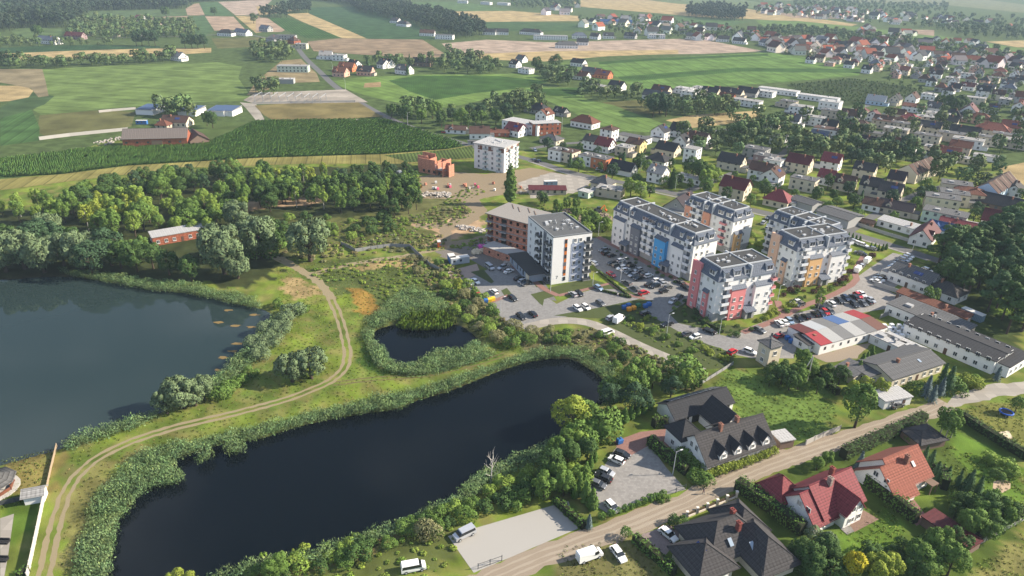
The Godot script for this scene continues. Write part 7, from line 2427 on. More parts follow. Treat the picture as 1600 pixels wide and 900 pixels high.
func build_cars():
	var full := "cars in the full car park before the long block"
	var axis := atan2(-0.838, 0.545)
	cars("bwggbwwgsgsgbwwbsbsgb", pts("39.2,-247.3 43.1,-250 40.6,-244.9 44.9,-246.4 46.4,-244.6 42.3,-242.5 43.6,-240.8 44.7,-238.5 48.6,-241.1 49.3,-239.4 45.9,-236.2 50.7,-237.7 47.6,-233.5 51.7,-236 54.2,-232.2 50.8,-228.1 55.1,-230.6 52.8,-227.1 56.2,-229 57.3,-226.3 55.1,-223"), axis + PI / 2, full)
	cars("gbb", pts("37.3,-260.2 38.2,-256.9 40.1,-255"), axis + PI / 2, full)
	cars("wrgg", pts("31.8,-246.8 37.6,-236.3 42.5,-229.2 44.8,-224.5"), axis, full)
	cars("r", pts("47.5,-221"), axis + PI / 2, full)
	cars("bb", pts("62.5,-231 63.9,-226.2"), axis, full)
	cars("sg", pts("56.7,-214.9 59.7,-218.6"), 0.931)
	cars("bb", pts("45.4,-205.2 51.4,-197.9"), 0.533)
	cars("gw", pts("57,-191.8 58.8,-189.9"), 0.463)
	car(Vector2(64.5, -193.9), -0.739, "black", "wagon")
	car(Vector2(35.8, -200.1), 0.871, "white", "van", "", "white panel van parked on the gravel verge")
	car(Vector2(33.2, -201.3), 0.752, "silver", "hatch")
	car(Vector2(30.9, -190.9), 0.655, "white", "bus", "", "white minivan on the sandy lane")
	var west := "cars in the half empty lot before the numbered block"
	cars("sblwwg", pts("21.8,-218.4 24.1,-219.1 31.5,-224.2 22.6,-207.6 25.5,-208.7 30.9,-211.9"), -1.015, west)
	cars("bb", pts("3.2,-200.6 7.1,-202.6"), -1.013, west)
	car(Vector2(-8.8, -239.9), -1.044, "silver", "bus", west)
	cars("sgw", pts("-3.9,-240.2 -2.4,-238.5 -1.4,-236.8"), 0.816, west)
	cars("bsb", pts("2.5,-230.7 4,-228.5 5.1,-226.4"), 0.758, west)
	cars("wwwrb", pts("-15.5,-225.7 -13.5,-226.9 -6.4,-218.8 -11.9,-215.9 0.3,-214.1"), -0.964, west)
	var low := "cars in the lot before the pink block"
	cars("wwlbbbnrgbwbnbrwbggs", pts("89.2,-200.4 91.2,-201.4 93.3,-202.4 97.2,-204.4 100,-205.9 104.1,-208 106.3,-208.1 108.2,-209.6 110.2,-210.2 107.8,-212.9 112.9,-216.1 117,-218.9 120.2,-221.1 123.8,-222.3 125.7,-223.5 127.6,-224.6 121,-216.1 124.7,-217.3 127.1,-218.5 128.7,-220.1"), -1.381, low)
	cars("wg", pts("100.7,-216.9 101.6,-215"), 0.508, low)
	cars("g", pts("81.1,-195.6"), -0.955, low)
	car(Vector2(86.4, -192.1), 0.509, "red", "hatch", low)
	car(Vector2(68.3, -181.3), 0.739, "red", "hatch", "", "bright red hatchback by the yellow bushes")
	car(Vector2(73.7, -181.6), -0.667, "white", "suv", "", "white tall car beside the cream tower")
	var line := resample(pts("138.1,-236.2 164.3,-262.6"), 2.9)
	cars("wwbwgwlwsnswwbwgw", line, -1.075, "row of cars along the pale wall")
	car(Vector2(136, -246.7), 0.860, "white", "van", "", "white van beside the brick footway")
	car(Vector2(139.8, -251.2), 0.859, "silver")
	car(Vector2(144, -256), 0.858, "white", "van", "", "second white van by the footway, farther from the birch")
	car(Vector2(140.5, -219.7), 0.576, "grey", "suv")
	var street := "cars in the small lot on the street"
	cars("gswwsgb", pts("147.3,-279.2 148.1,-277 149.1,-275.6 150.1,-273.5 152.1,-270.1 144.5,-264.7 145.3,-264"), -0.804, street)
	cars("ggss", pts("119.9,-305.6 121.4,-303.9 115.4,-298.3 115.3,-291.7"), 0.856, street)
	var small := "cars in the small brick lot"
	cars("bwsbg", pts("27.7,-131.4 26,-129.3 23.1,-124.9 22.1,-122.9 20.7,-120.7"), -0.555, small)
	car(Vector2(23.1, -113.8), -0.985, "white", "hatch", small)
	car(Vector2(-8.5, -104.8), -2.532, "silver", "bus", "", "silver minibus alone on the white gravel lot")
	car(Vector2(-17.8, -95.9), 0.306, "white", "bus", "", "white minivan in the weeds at the bottom edge")
	car(Vector2(16.9, -99.9), 0.412, "white", "van", "", "long white panel van on the dirt street")
	car(Vector2(22.8, -100.6), -1.123, "white", "wagon", "", "white car beside the hedge end")
	car(Vector2(33.9, -106.1), -0.937, "white", "wagon", "", "white car on the bungalow's driveway")
	car(Vector2(53.6, -147.9), 0.520, "white", "suv", "", "white pickup before the garages")
	car(Vector2(105.9, -155), 0.395, "grey", "sedan")
	car(Vector2(164.2, -248.4), -1.024, "white", "wagon", "", "white car at the edge of the pines")
	for p in pts("11.7,-396.4 13.9,-395.2 47.9,-380.8 49.1,-378.3 22,-407.5 24.6,-415.3 195.3,-321.4 197.1,-327.3 211.9,-308.1 195.6,-317.7 -48.3,-461.7 12.1,-420.2 254.9,-331.8 246.5,-326.3 236.6,-320.8 176.8,-338.7 176.6,-334.5"):
		car(p, rnd(0, TAU), "", "", "cars on the streets of the town")

# ---------------------------------------------------------------- yards, fences, small things
func fence(line: Array, h: float, step: float, m: Material, pm: Material, label: String, called := "fence"):
	var o := thing(called, line[0])
	tag(o, label, "fence")
	var p := resample(line, step)
	for i in p.size():
		var a: Vector2 = p[i] - line[0]
		var b := mb()
		b.box(Vector3(a.x, h * 0.52, a.y), Vector3(0.16, h * 1.06, 0.16))
		put("post", b, pm, o)
		if i + 1 < p.size():
			var e: Vector2 = p[i + 1] - line[0]
			b = mb()
			var c := (a + e) / 2
			b.box(Vector3(c.x, h * 0.5, c.y), Vector3(a.distance_to(e) - 0.2, h * 0.94, 0.06), -(e - a).angle())
			put("panel", b, m, o)

func lamp_post(at: Vector2, h: float, arms: int, turn: float):
	var o := thing("street_lamp", at, turn)
	var b := mb()
	b.tube(Vector3.ZERO, Vector3(0, h, 0), 0.11, 0.06, 7)
	put("pole", b, mat("galvanised", Color(0.45, 0.46, 0.47), 0.5), o)
	for i in arms:
		b = mb()
		var s := 1.0 if i == 0 else -1.0
		b.tube(Vector3(0, h - 0.1, 0), Vector3(s * 1.2, h + 0.15, 0), 0.04, 0.04, 5)
		var ar := put("arm", b, M["galvanised"], o)
		b = mb()
		b.box(Vector3(s * 1.4, h + 0.16, 0), Vector3(0.7, 0.12, 0.26))
		put("lamp_head", b, mat("lamp_grey", Color(0.55, 0.56, 0.57), 0.5), ar)
	later(o, "tall two-armed lamp post" if arms == 2 else "slim lamp post", "street lamp", "lamp posts in the lots")

func bin(at: Vector2, color: String, turn: float):
	var c: Color = {"blue": Color(0.03, 0.12, 0.35), "yellow": Color(0.65, 0.42, 0.02), "green": Color(0.03, 0.14, 0.06), "orange": Color(0.65, 0.28, 0.03), "black": Color(0.02, 0.02, 0.02)}[color]
	var o := thing("waste_container", at, turn)
	var b := mb()
	across(b, [Vector2(-0.7, 0.15), Vector2(0.7, 0.15), Vector2(0.8, 1.25), Vector2(-0.8, 1.25)], 0.6, [0.1, 0.1, 0, 0])
	put("bin_body", b, mat("bin_" + color, c, 0.5), o)
	b = mb()
	across(b, [Vector2(-0.82, 1.26), Vector2(0.82, 1.26), Vector2(0.6, 1.5), Vector2(-0.6, 1.5)], 0.66, [0, 0, 0.15, 0.15])
	put("lid", b, M["bin_" + color], o)
	for s in [-1, 1]:
		b = mb()
		b.tube(Vector3(s * 0.55, 0.1, -0.45), Vector3(s * 0.55, 0.1, 0.45), 0.1, 0.1, 6)
		put("wheel", b, M["tyre"], o)
	later(o, color + " waste container", "bin", "waste containers")

func cabin(at: Vector2, turn: float, l: float, color: String, label: String):
	var o := thing("site_cabin", at, turn)
	tag(o, label, "site cabin")
	var c: Color = {"blue": Color(0.05, 0.16, 0.42), "grey": Color(0.36, 0.40, 0.45), "white": Color(0.70, 0.70, 0.68), "orange": Color(0.60, 0.14, 0.03), "steel": Color(0.13, 0.20, 0.26)}[color]
	var b := mb()
	b.box(Vector3(0, 1.35, 0), Vector3(l, 2.5, 2.5))
	put("wall", b, mat("cabin_" + color, c, 0.6, "ribs", 0.5, true), o)
	b = mb()
	b.box(Vector3(0, 2.66, 0), Vector3(l + 0.1, 0.12, 2.6))
	put("roof", b, mat("cabin_roof", Color(0.48, 0.47, 0.45), 0.6), o)
	for i in maxi(1, int(l / 2.6)):
		window(o, Transform3D(Basis.IDENTITY, Vector3(-l / 2 + 1.3 + i * 2.6, 1.6, 1.27)), 0.9, 0.9, false)

func pile(called: String, at: Vector2, m: Material, w: float, d: float, h: float, n: int, label: String, category: String):
	var o := thing(called, at, rnd(0, 3))
	tag(o, label, category)
	var b := mb()
	for i in n:
		var p := Vector3(rnd(-0.5, 0.5) * w, 0, rnd(-0.5, 0.5) * d)
		var k := 1.0 - maxf(absf(p.x) / w, absf(p.z) / d) * 1.4
		b.x = Transform3D(Basis.from_euler(Vector3(rnd(-0.4, 0.4), rnd(0, 3), rnd(-0.4, 0.4))), p + Vector3(0, maxf(0.1, h * k * rnd(0.3, 0.9)), 0))
		b.box(Vector3.ZERO, Vector3(rnd(0.6, 1.6), rnd(0.3, 0.8), rnd(0.5, 1.0)))
	put("heap", b, m, o).set_meta("kind", "stuff")

func stack(at: Vector2, turn: float, m: Material, label: String):
	var o := thing("pallet_stack", at, turn)
	later(o, label, "stack", "pallets of blocks in the building yard")
	var b := mb()
	b.box(Vector3(0, 0.08, 0), Vector3(1.2, 0.14, 1.0))
	put("pallet", b, mat("timber", Color(0.16, 0.11, 0.08)), o)
	b = mb()
	b.box(Vector3(0, 0.7, 0), Vector3(1.15, 1.1, 0.95))
	put("load", b, m, o)

# a body as one skin: distance to tapered bones, joined softly and meshed cell by cell
func skin(bones: Array, cell: float) -> ArrayMesh:
	var lo := Vector3(1e9, 1e9, 1e9)
	var hi := -lo
	for q in bones:
		for k in 2:
			lo = lo.min(q[k] - Vector3.ONE * (q[2 + k] + 0.08))
			hi = hi.max(q[k] + Vector3.ONE * (q[2 + k] + 0.08))
	var n := Vector3i(((hi - lo) / cell).ceil()) + Vector3i.ONE
	var f := PackedFloat32Array()
	f.resize(n.x * n.y * n.z)
	for z in n.z:
		for y in n.y:
			for x in n.x:
				var p := lo + Vector3(x, y, z) * cell
				var s := 0.0
				for q in bones:
					var d: Vector3 = q[1] - q[0]
					var t := clampf((p - q[0]).dot(d) / d.length_squared(), 0, 1)
					s += exp(-(p.distance_to(q[0] + d * t) - lerpf(q[2], q[3], t)) * 45.0)
				f[x + n.x * (y + n.y * z)] = -log(maxf(s, 1e-20)) / 45.0
	var vert := {}
	var pos := PackedVector3Array()
	var nor := PackedVector3Array()
	for z in n.z - 1:
		for y in n.y - 1:
			for x in n.x - 1:
				var sum := Vector3.ZERO
				var count := 0
				var g := Vector3.ZERO
				for e in 8:
					var c := Vector3i(x + (e & 1), y + (e >> 1 & 1), z + (e >> 2 & 1))
					var v := f[c.x + n.x * (c.y + n.y * c.z)]
					g += Vector3((e & 1) * 2 - 1, (e >> 1 & 1) * 2 - 1, (e >> 2 & 1) * 2 - 1) * v
					for ax in 3:
						if e >> ax & 1:
							continue
						var c2 := c
						c2[ax] += 1
						var v2 := f[c2.x + n.x * (c2.y + n.y * c2.z)]
						if (v < 0) != (v2 < 0):
							sum += (Vector3(c) + Vector3(c2 - c) * (v / (v - v2)))
							count += 1
				if count:
					vert[Vector3i(x, y, z)] = pos.size()
					pos.append(lo + sum / count * cell)
					nor.append(g.normalized())
	var b := mb()
	for c in vert:
		for ax in 3:
			var c2: Vector3i = c
			c2[ax] += 1
			if c2.x >= n.x or c2.y >= n.y or c2.z >= n.z:
				continue
			var v := f[c.x + n.x * (c.y + n.y * c.z)]
			var v2 := f[c2.x + n.x * (c2.y + n.y * c2.z)]
			if (v < 0) == (v2 < 0):
				continue
			var u := Vector3i.ZERO
			var w := Vector3i.ZERO
			u[(ax + 1) % 3] = 1
			w[(ax + 2) % 3] = 1
			var k := [c, c - u, c - u - w, c - w]
			if not (vert.has(k[1]) and vert.has(k[2]) and vert.has(k[3])):
				continue
			if v < 0:
				k.reverse()
			var i0: int = vert[k[0]]
			var i1: int = vert[k[1]]
			var i2: int = vert[k[2]]
			var i3: int = vert[k[3]]
			b.smooth_tri(pos[i0], pos[i1], pos[i2], nor[i0], nor[i1], nor[i2])
			b.smooth_tri(pos[i0], pos[i2], pos[i3], nor[i0], nor[i2], nor[i3])
	return b.mesh()

func person(at: Vector2, turn: float, top: Color, legs: Color, label: String):
	var o := thing("person", at, turn)
	tag(o, label, "person")
	var v := func(x, y, z): return Vector3(x, y, z)
	var body := [[v.call(0, 1.56, 0.02), v.call(0, 1.63, 0.03), 0.085, 0.095], [v.call(0, 1.38, 0), v.call(0, 1.55, 0.01), 0.055, 0.05], [v.call(0.02, 1.60, 0.10), v.call(0.0, 1.57, 0.12), 0.02, 0.015]]
	for s in [-1, 1]:
		var sw: float = 0.22 * s
		body.append([v.call(s * 0.20, 1.38, 0), v.call(s * 0.25, 1.12, -sw * 0.3), 0.05, 0.042])
		body.append([v.call(s * 0.25, 1.12, -sw * 0.3), v.call(s * 0.25, 0.90, -sw * 0.3 + 0.08), 0.040, 0.030])
		for k in 5:
			body.append([v.call(s * 0.25, 0.89, -sw * 0.3 + 0.08), v.call(s * (0.235 + 0.012 * k), 0.80 + 0.012 * absf(k - 2), -sw * 0.3 + 0.09), 0.014, 0.009])
	put("body", skin(body, 0.022), mat("skin", Color(0.50, 0.30, 0.22), 0.6), o)
	var shirt := [[v.call(0, 1.36, 0), v.call(0, 1.0, 0), 0.15, 0.135], [v.call(-0.17, 1.38, 0), v.call(0.17, 1.38, 0), 0.075, 0.075]]
	var pants := [[v.call(0, 0.98, 0), v.call(0, 0.90, 0), 0.14, 0.145]]
	for s in [-1, 1]:
		shirt.append([v.call(s * 0.19, 1.38, 0), v.call(s * 0.24, 1.18, -s * 0.05), 0.068, 0.06])
		pants.append([v.call(s * 0.09, 0.90, 0), v.call(s * 0.10, 0.48, s * 0.12), 0.095, 0.062])
		pants.append([v.call(s * 0.10, 0.48, s * 0.12), v.call(s * 0.10, 0.09, s * 0.16 - 0.04), 0.06, 0.045])
		pants.append([v.call(s * 0.10, 0.05, s * 0.16 - 0.04), v.call(s * 0.11, 0.04, s * 0.16 + 0.14), 0.045, 0.035])
	put("shirt", skin(shirt, 0.03), mat("cloth_%.2f" % top.r, top, 0.9), o)
	put("trousers", skin(pants, 0.03), mat("cloth_%.2f" % legs.r, legs, 0.9), o)
	put("hair", skin([[v.call(0, 1.66, 0.0), v.call(0, 1.62, -0.03), 0.098, 0.095]], 0.025), mat("hair", Color(0.05, 0.03, 0.02), 0.8), o)

func build_yards():
	var conc := mat("fence_concrete", Color(0.44, 0.42, 0.39), 0.9, "plain", 0.3)
	var grey := mat("fence_grey", Color(0.28, 0.28, 0.28), 0.9, "plain", 0.3)
	var wood_m := mat("fence_wood", Color(0.30, 0.23, 0.16), 0.9)
	var steel := mat("fence_steel", Color(0.06, 0.065, 0.07), 0.6)
	fence(pts("-101.1,-114.5 -98.2,-108.4 -94.1,-99.8 -90.1,-91.3"), 1.7, 2.5, mat("fence_white", Color(0.44, 0.41, 0.37), 0.9), conc, "pale concrete panel wall beside the rutted track")
	fence(pts("-108,-129.5 -104.3,-121.3 -101.1,-114.5"), 1.0, 2.5, wood_m, wood_m, "low wooden fence running down to the lake shore")
	fence(pts("-108.2,-110 -103.5,-112.2"), 1.2, 2.5, steel, steel, "thin dark fence across the left gardens")
	fence(pts("-70.7,-259.7 -66.8,-256.5 -63.4,-252.7 -57.6,-255.8 -50.3,-259 -42.4,-258.9 -39,-253 -31.9,-240.8 -26.9,-235.8"), 1.6, 2.4, grey, grey, "broken grey concrete fence winding through the weeds")
	fence(pts("136.5,-233.8 138.7,-231.2 143.3,-226.1 146.6,-222.6"), 1.8, 2.4, conc, conc, "pale concrete wall at the end of the long row of cars")
	fence(pts("125.9,-206.9 132.3,-211 140.6,-216.2 145.1,-220.5"), 1.7, 2.4, grey, grey, "grey concrete fence by the patchwork-roofed garages")
	fence(pts("74.3,-137.4 80,-140.9 85.6,-143.8"), 1.7, 2.5, conc, conc, "pale concrete fence at the edge of the rough field")
	fence(pts("93.7,-103.5 102.9,-108.2 114.3,-114.1"), 1.3, 2.5, conc, conc, "low pale concrete wall along the lower right meadow")
	fence(pts("54.7,-163.8 57.9,-166.6 66.6,-174.6"), 1.2, 2.5, grey, grey, "grey board fence where the sandy lane ends")
	fence(pts("-302.2,-497.1 -295.8,-502.6 -282.9,-511.3"), 1.8, 6, conc, conc, "far pale concrete wall above the rough field")
	fence(pts("-293.3,-415.1 -281.1,-426.5 -266.7,-436.9 -254.6,-445.6"), 2.2, 6, conc, conc, "far pale concrete wall left of the barn")
	fence(pts("-206.5,-541.4 -167,-552 -130.4,-559.7"), 1.8, 6, conc, conc, "far pale wall below the building frame")
	fence(pts("33.4,-339.3 46,-349.2 54,-359.1"), 1.2, 3, grey, grey, "wire fence behind the concrete yard")
	fence(pts("156.1,-305.7 161.1,-296.7 166.3,-289 173.3,-280.3"), 1.6, 3, conc, conc, "concrete fence along the street workshops")
	# fence with pale pillars before the bungalow, gates
	var o := thing("garden_wall", Vector2(39, -111.7))
	tag(o, "garden wall of pale pillars and arched brown panels before the bungalow", "fence")
	var line := resample(pts("39,-111.7 51.6,-118.3"), 2.4)
	for i in line.size():
		var a: Vector2 = line[i] - line[0]
		var b := mb()
		b.box(Vector3(a.x, 0.85, a.y), Vector3(0.45, 1.7, 0.45))
		b.box(Vector3(a.x, 1.74, a.y), Vector3(0.6, 0.1, 0.6))
		put("pillar", b, mat("pillar_pale", Color(0.58, 0.52, 0.46), 0.9), o)
		if i + 1 < line.size():
			var e: Vector2 = line[i + 1] - line[0]
			b = mb()
			var c := (a + e) / 2
			var t := -(e - a).angle()
			b.box(Vector3(c.x, 0.25, c.y), Vector3(1.9, 0.5, 0.3), t)
			put("plinth", b, M["pillar_pale"], o)
			for k in 7:
				b = mb()
				var q := a.lerp(e, 0.16 + 0.68 * k / 6.0)
				b.box(Vector3(q.x, 0.95 - 0.04 * absf(k - 3), q.y), Vector3(0.22, 0.9 - 0.08 * absf(k - 3), 0.05), t)
				put("slat", b, mat("slat_brown", Color(0.11, 0.075, 0.05), 0.8), o)
	for gt in [[pts("35.8,-118 40.7,-120.6"), "dark steel sliding gate of the small brick lot"], [pts("-5.2,-96.5 -0.6,-98.7"), "dark steel gate at the corner of the white gravel lot"]]:
		var a: Vector2 = gt[0][0]
		var e: Vector2 = gt[0][1] - a
		var g := thing("gate", a, -e.angle())
		tag(g, gt[1], "gate")
		var l := e.length()
		for y in [0.15, 1.25]:
			var b := mb()
			b.box(Vector3(l / 2, y, 0), Vector3(l, 0.08, 0.06))
			put("rail", b, steel, g)
		for k in 3:
			var b := mb()
			b.box(Vector3(l * k / 2.0, 0.75, 0), Vector3(0.12, 1.5, 0.12))
			put("post", b, steel, g)
	# hedges
	hedge(pts("26.5,-104.6 28.7,-102 33.1,-96"), 1.8, 2.4, "cedar", "dense trimmed hedge")
	hedge(pts("52.4,-121.1 55,-117.9 58.1,-114 62.3,-107.6"), 2.8, 3.5, "cedar", "tall dark hedge between house and bungalow")
	hedge(pts("83.1,-123.7 85.8,-117.6 88.4,-111.7"), 2.0, 3.5, "cedar", "trimmed hedge between the two red-roofed houses")
	hedge(pts("81.5,-132.8 90.9,-138.1 99.8,-143.1 109.8,-148.9"), 2.6, 3.2, "dark", "long dark hedge along the dirt street")
	hedge(pts("120.6,-150.5 123.2,-143.5 127.4,-133.7"), 2.2, 2.5, "dark", "dark hedge")
	hedge(pts("100.5,-128.5 102.5,-127 100.5,-122.4"), 2.0, 3.5, "cedar", "tall trimmed hedge")
	hedge(pts("98.5,-107.2 105.9,-110.9 115.2,-115.5"), 2.4, 2.4, "mid", "green hedge")
	hedge(pts("88.5,-173.2 89.9,-168.1 91.6,-159.8"), 2.0, 2.5, "mid", "overgrown hedge beside the rough field")
	hedge(pts("35,-136.3 37,-133 39.1,-129.3 41.9,-125.4"), 2.2, 2.8, "cedar", "trimmed hedge")
	hedge(pts("10.6,-115.1 13,-111.9 16.4,-107.6"), 1.4, 2.2, "cedar", "narrow hedge along the white gravel lot")
	hedge(pts("37.2,-143.1 39,-144.2 40.8,-143.2"), 2.0, 3.0, "mid", "trimmed hedge by the garages")
	hedge(pts("74.8,-126 76.8,-123.4 78.7,-121.2"), 2.0, 2.5, "cedar", "thuja hedge behind the crimson roof")
	hedge(pts("-91.8,-91.3 -91.2,-93.2"), 1.2, 1.5, "cedar", "small clipped hedge in the left garden")
	hedge(pts("32.5,-222.7 42.2,-217.6 33.1,-239.5"), 0.8, 0.9, "mid", "low hedge between the two car parks")
	hedge(pts("63.4,-210.9 62.6,-202.5 68.9,-194.1"), 1.6, 1.2, "dark", "low shrub bed before the pink block")
	# lamps and poles
	for q in [[Vector2(40.4, -231.3), 9.5, 2], [Vector2(49.6, -189.8), 8.5, 1], [Vector2(67.3, -192.8), 6.0, 1], [Vector2(13.9, -221.1), 5.0, 1], [Vector2(29.7, -227.4), 5.0, 1], [Vector2(-3.6, -202.4), 6.5, 1], [Vector2(94.9, -218.6), 6, 1], [Vector2(37, -278.2), 6, 1], [Vector2(169.4, -269.8), 8, 1], [Vector2(69.8, -371.4), 8, 1], [Vector2(84.7, -348), 8, 1]]:
		lamp_post(q[0], q[1], q[2], 0.4)
	lamp_post(Vector2(38.8, -125.5), 6.6, 1, 0.4)
	for p in pts("-76.4,-481.9 -151.1,-616 -187,-715 126,-358.4 269.5,-525.1 31.9,-476.6 262.7,-564.6"):
		lamp_post(p, 9.0, 1, rnd(0, 3))
	var pole := thing("utility_pole", Vector2(85.4, -165.9))
	tag(pole, "twin-legged concrete utility pole in the overgrown hedge", "utility pole")
	for e in [Vector3(0, 0, 0), Vector3(-3.2, 0, 0.6)]:
		var b := mb()
		b.tube(e, Vector3(0, 9.0, 0), 0.16, 0.12, 6)
		put("leg", b, conc, pole)
	# dead tree on the bank
	var dt := thing("dead_tree", Vector2(-3.7, -121.5))
	tag(dt, "bare white dead tree on the pond bank", "tree")
	var db := mb()
	db.tube(Vector3(0, -0.5, 0), Vector3(0.2, 4.5, 0), 0.20, 0.12, 6)
	db.tube(Vector3(0.2, 4.5, 0), Vector3(0.5, 8.0, 0), 0.12, 0.03, 5)
	put("trunk", db, M.dead_wood, dt)
	for i in 11:
		var b := mb()
		var y := 1.0 + i * 0.55
		var a := i * 2.4
		var e := Vector3(cos(a) * 1.9 * (1.1 - i * 0.06), y + 1.7, sin(a) * 1.9 * (1.1 - i * 0.06))
		b.tube(Vector3(0.05 * i, y, 0), e, 0.07, 0.025, 4)
		b.tube(e.lerp(Vector3(0, y, 0), 0.4), e + Vector3(0.4, 0.9, -0.3), 0.035, 0.012, 4)
		put("branch", b, M.dead_wood, dt)
	# bins
	for q in [["green", Vector2(-10.1, -212)], ["blue", Vector2(-9, -211.1)], ["yellow", Vector2(-7.7, -211.7)], ["yellow", Vector2(-6.6, -212.7)], ["blue", Vector2(38.8, -209)], ["blue", Vector2(40.5, -210.6)], ["orange", Vector2(40.3, -207.7)], ["orange", Vector2(42, -208.7)], ["green", Vector2(43.9, -210.7)], ["blue", Vector2(46.3, -210.4)], ["blue", Vector2(47.8, -211.9)], ["blue", Vector2(88.5, -190.6)], ["blue", Vector2(89, -188.6)], ["green", Vector2(91.4, -192.4)], ["yellow", Vector2(92, -191.2)], ["yellow", Vector2(92.5, -190.4)], ["yellow", Vector2(93.1, -189.6)], ["black", Vector2(-10.9, -214.5)], ["blue", Vector2(27.7, -136.3)]]:
		bin(q[1], q[0], 0.4 + rnd(-0.1, 0.1))
	# site cabins
	cabin(Vector2(-20.8, -244.6), 0.417, 7.5, "grey", "grey site cabins with blue ends beside the lot")
	cabin(Vector2(-23.9, -245.7), 1.883, 4.5, "blue", "blue site cabin at the end of the grey ones")
	cabin(Vector2(-30.5, -260.4), 0.2, 1.3, "orange", "orange portable toilet by the sandy track")
	cabin(Vector2(-61.8, -358.2), -1.0, 6.0, "white", "upper white site cabin beside the wood")
	cabin(Vector2(-58.7, -349.1), -1.0, 6.0, "white", "lower white site cabin beside the wood")
	cabin(Vector2(158.5, -209.1), -1.042, 7.0, "steel", "blue-grey container under the pines")
	cabin(Vector2(-254.9, -464.7), 0.1, 7.0, "blue", "blue container behind the ruined barn")
	cabin(Vector2(18.9, -349.1), 0.2, 7.0, "steel", "dark container in the concrete yard")
	# building yard
	pile("rubble_heap", Vector2(-0.3, -249.7), mat("rubble", Color(0.34, 0.31, 0.28), 0.95), 12, 5, 1.0, 90, "rubble and boards beside the unfinished wing", "heap")
	pile("rubble_heap", Vector2(-19, -281.9), M["rubble"], 14, 5, 1.2, 60, "grey rubble heap in the fork of the sandy tracks", "heap")
	pile("rubble_heap", Vector2(-39.1, -328), M["rubble"], 14, 8, 1.2, 90, "pale bags and rubble beside the wood", "heap")
	pile("branch_heap", Vector2(28.8, -298.6), mat("brush", Color(0.20, 0.16, 0.12), 0.95), 26, 6, 1.6, 190, "long heap of grey brushwood behind the numbered block", "heap")
	pile("branch_heap", Vector2(42.4, -301.4), M["brush"], 10, 5, 1.5, 70, "shorter heap of brushwood by the long block", "heap")
	pile("scrap_heap", Vector2(-247.1, -421.8), M["rubble"], 30, 12, 1.4, 90, "pale scrap lying beside the ruined barn", "heap")
	pile("bag_heap", Vector2(-12.4, -261.6), mat("pink_sheet", Color(0.55, 0.07, 0.35), 0.6), 3.5, 3, 1.2, 14, "magenta covered heap by the unfinished wing", "heap")
	pile("sand_heap", Vector2(-13.9, -256.1), mat("sand_pale", Color(0.50, 0.42, 0.30), 0.95), 6, 5, 1.2, 70, "pale sand heap by the unfinished wing", "heap")
	for i in 26:
		var p: Vector2 = Vector2(-34.9, -344.4) + Vector2(rnd(-14, 40), rnd(-6, 8))
		stack(p, rnd(0, 3), [wall_mat("block"), M["rubble"], mat("wrap_white", Color(0.6, 0.6, 0.58), 0.5), mat("wrap_pink", Color(0.6, 0.12, 0.2), 0.5), wall_mat("block")][i % 5], ["stack of clay blocks", "stack of grey blocks", "white wrapped pallet", "pink wrapped pallet", "stack of clay blocks"][i % 5])
	for i in 12:
		stack(Vector2(9.6, -337.3) + Vector2(rnd(-8, 14), rnd(-5, 5)), 0.2, M["rubble"], "stack of paving stones")
	for q in [[Vector2(-52.1, -336.3), "yellow loader at the edge of the wood", Color(0.55, 0.33, 0.02)], [Vector2(39.7, -307.4), "dark digger with orange arm behind the blocks", Color(0.03, 0.035, 0.04)]]:
		var e := thing("digger", q[0], 0.5)
		tag(e, q[1], "digger")
		var b := mb()
		b.box(Vector3(0, 1.2, 0), Vector3(3.4, 1.0, 2.0))
		b.box(Vector3(-0.8, 1.9, 0), Vector3(1.6, 0.6, 1.8))
		put("body", b, mat("digger_%.2f" % q[2].r, q[2], 0.5), e)
		b = mb()
		b.box(Vector3(0.4, 2.3, 0), Vector3(1.3, 1.5, 1.5))
		put("cab", b, M["car_glass"], e)
		for s in [-1, 1]:
			b = mb()
			across(b, [Vector2(-1.6, 0.0), Vector2(1.6, 0.0), Vector2(1.9, 0.4), Vector2(1.6, 0.8), Vector2(-1.6, 0.8), Vector2(-1.9, 0.4)], 0.25, [0, 0, 0, 0, 0, 0])
			put("track", b, M["tyre"], e).position.z = s * 0.95
		b = mb()
		b.tube(Vector3(1.4, 1.7, 0), Vector3(3.4, 3.6, 0), 0.25, 0.2, 5)
		b.tube(Vector3(3.4, 3.6, 0), Vector3(4.6, 1.2, 0), 0.2, 0.15, 5)
		b.box(Vector3(4.6, 0.9, 0), Vector3(0.8, 0.7, 1.2))
		put("arm", b, mat("digger_arm", Color(0.60, 0.13, 0.02), 0.5), e)
	# garages with patchwork roofs
	var r := [105.4, -193.9, 29.8, 9.8, 0.452]
	r[3] = 13.0
	var gr := thing("garage_row", Vector2(r[0], r[1]), r[4])
	mark("the patchwork-roofed garages", Vector2(r[0], r[1]))
	tag(gr, "long white garage row with a patchwork of red, white, grey and blue roofs", "garage")
	var gb := mb()
	gb.box(Vector3(0, 1.7, 0), Vector3(r[2], 3.4, 13.0))
	put("wall", gb, wall_mat("white"), gr)
	var cols := [["red", "pale", "grey", "pale", "grey", "rust"], ["maroon", "white", "grey", "blue", "pale", "red"]]
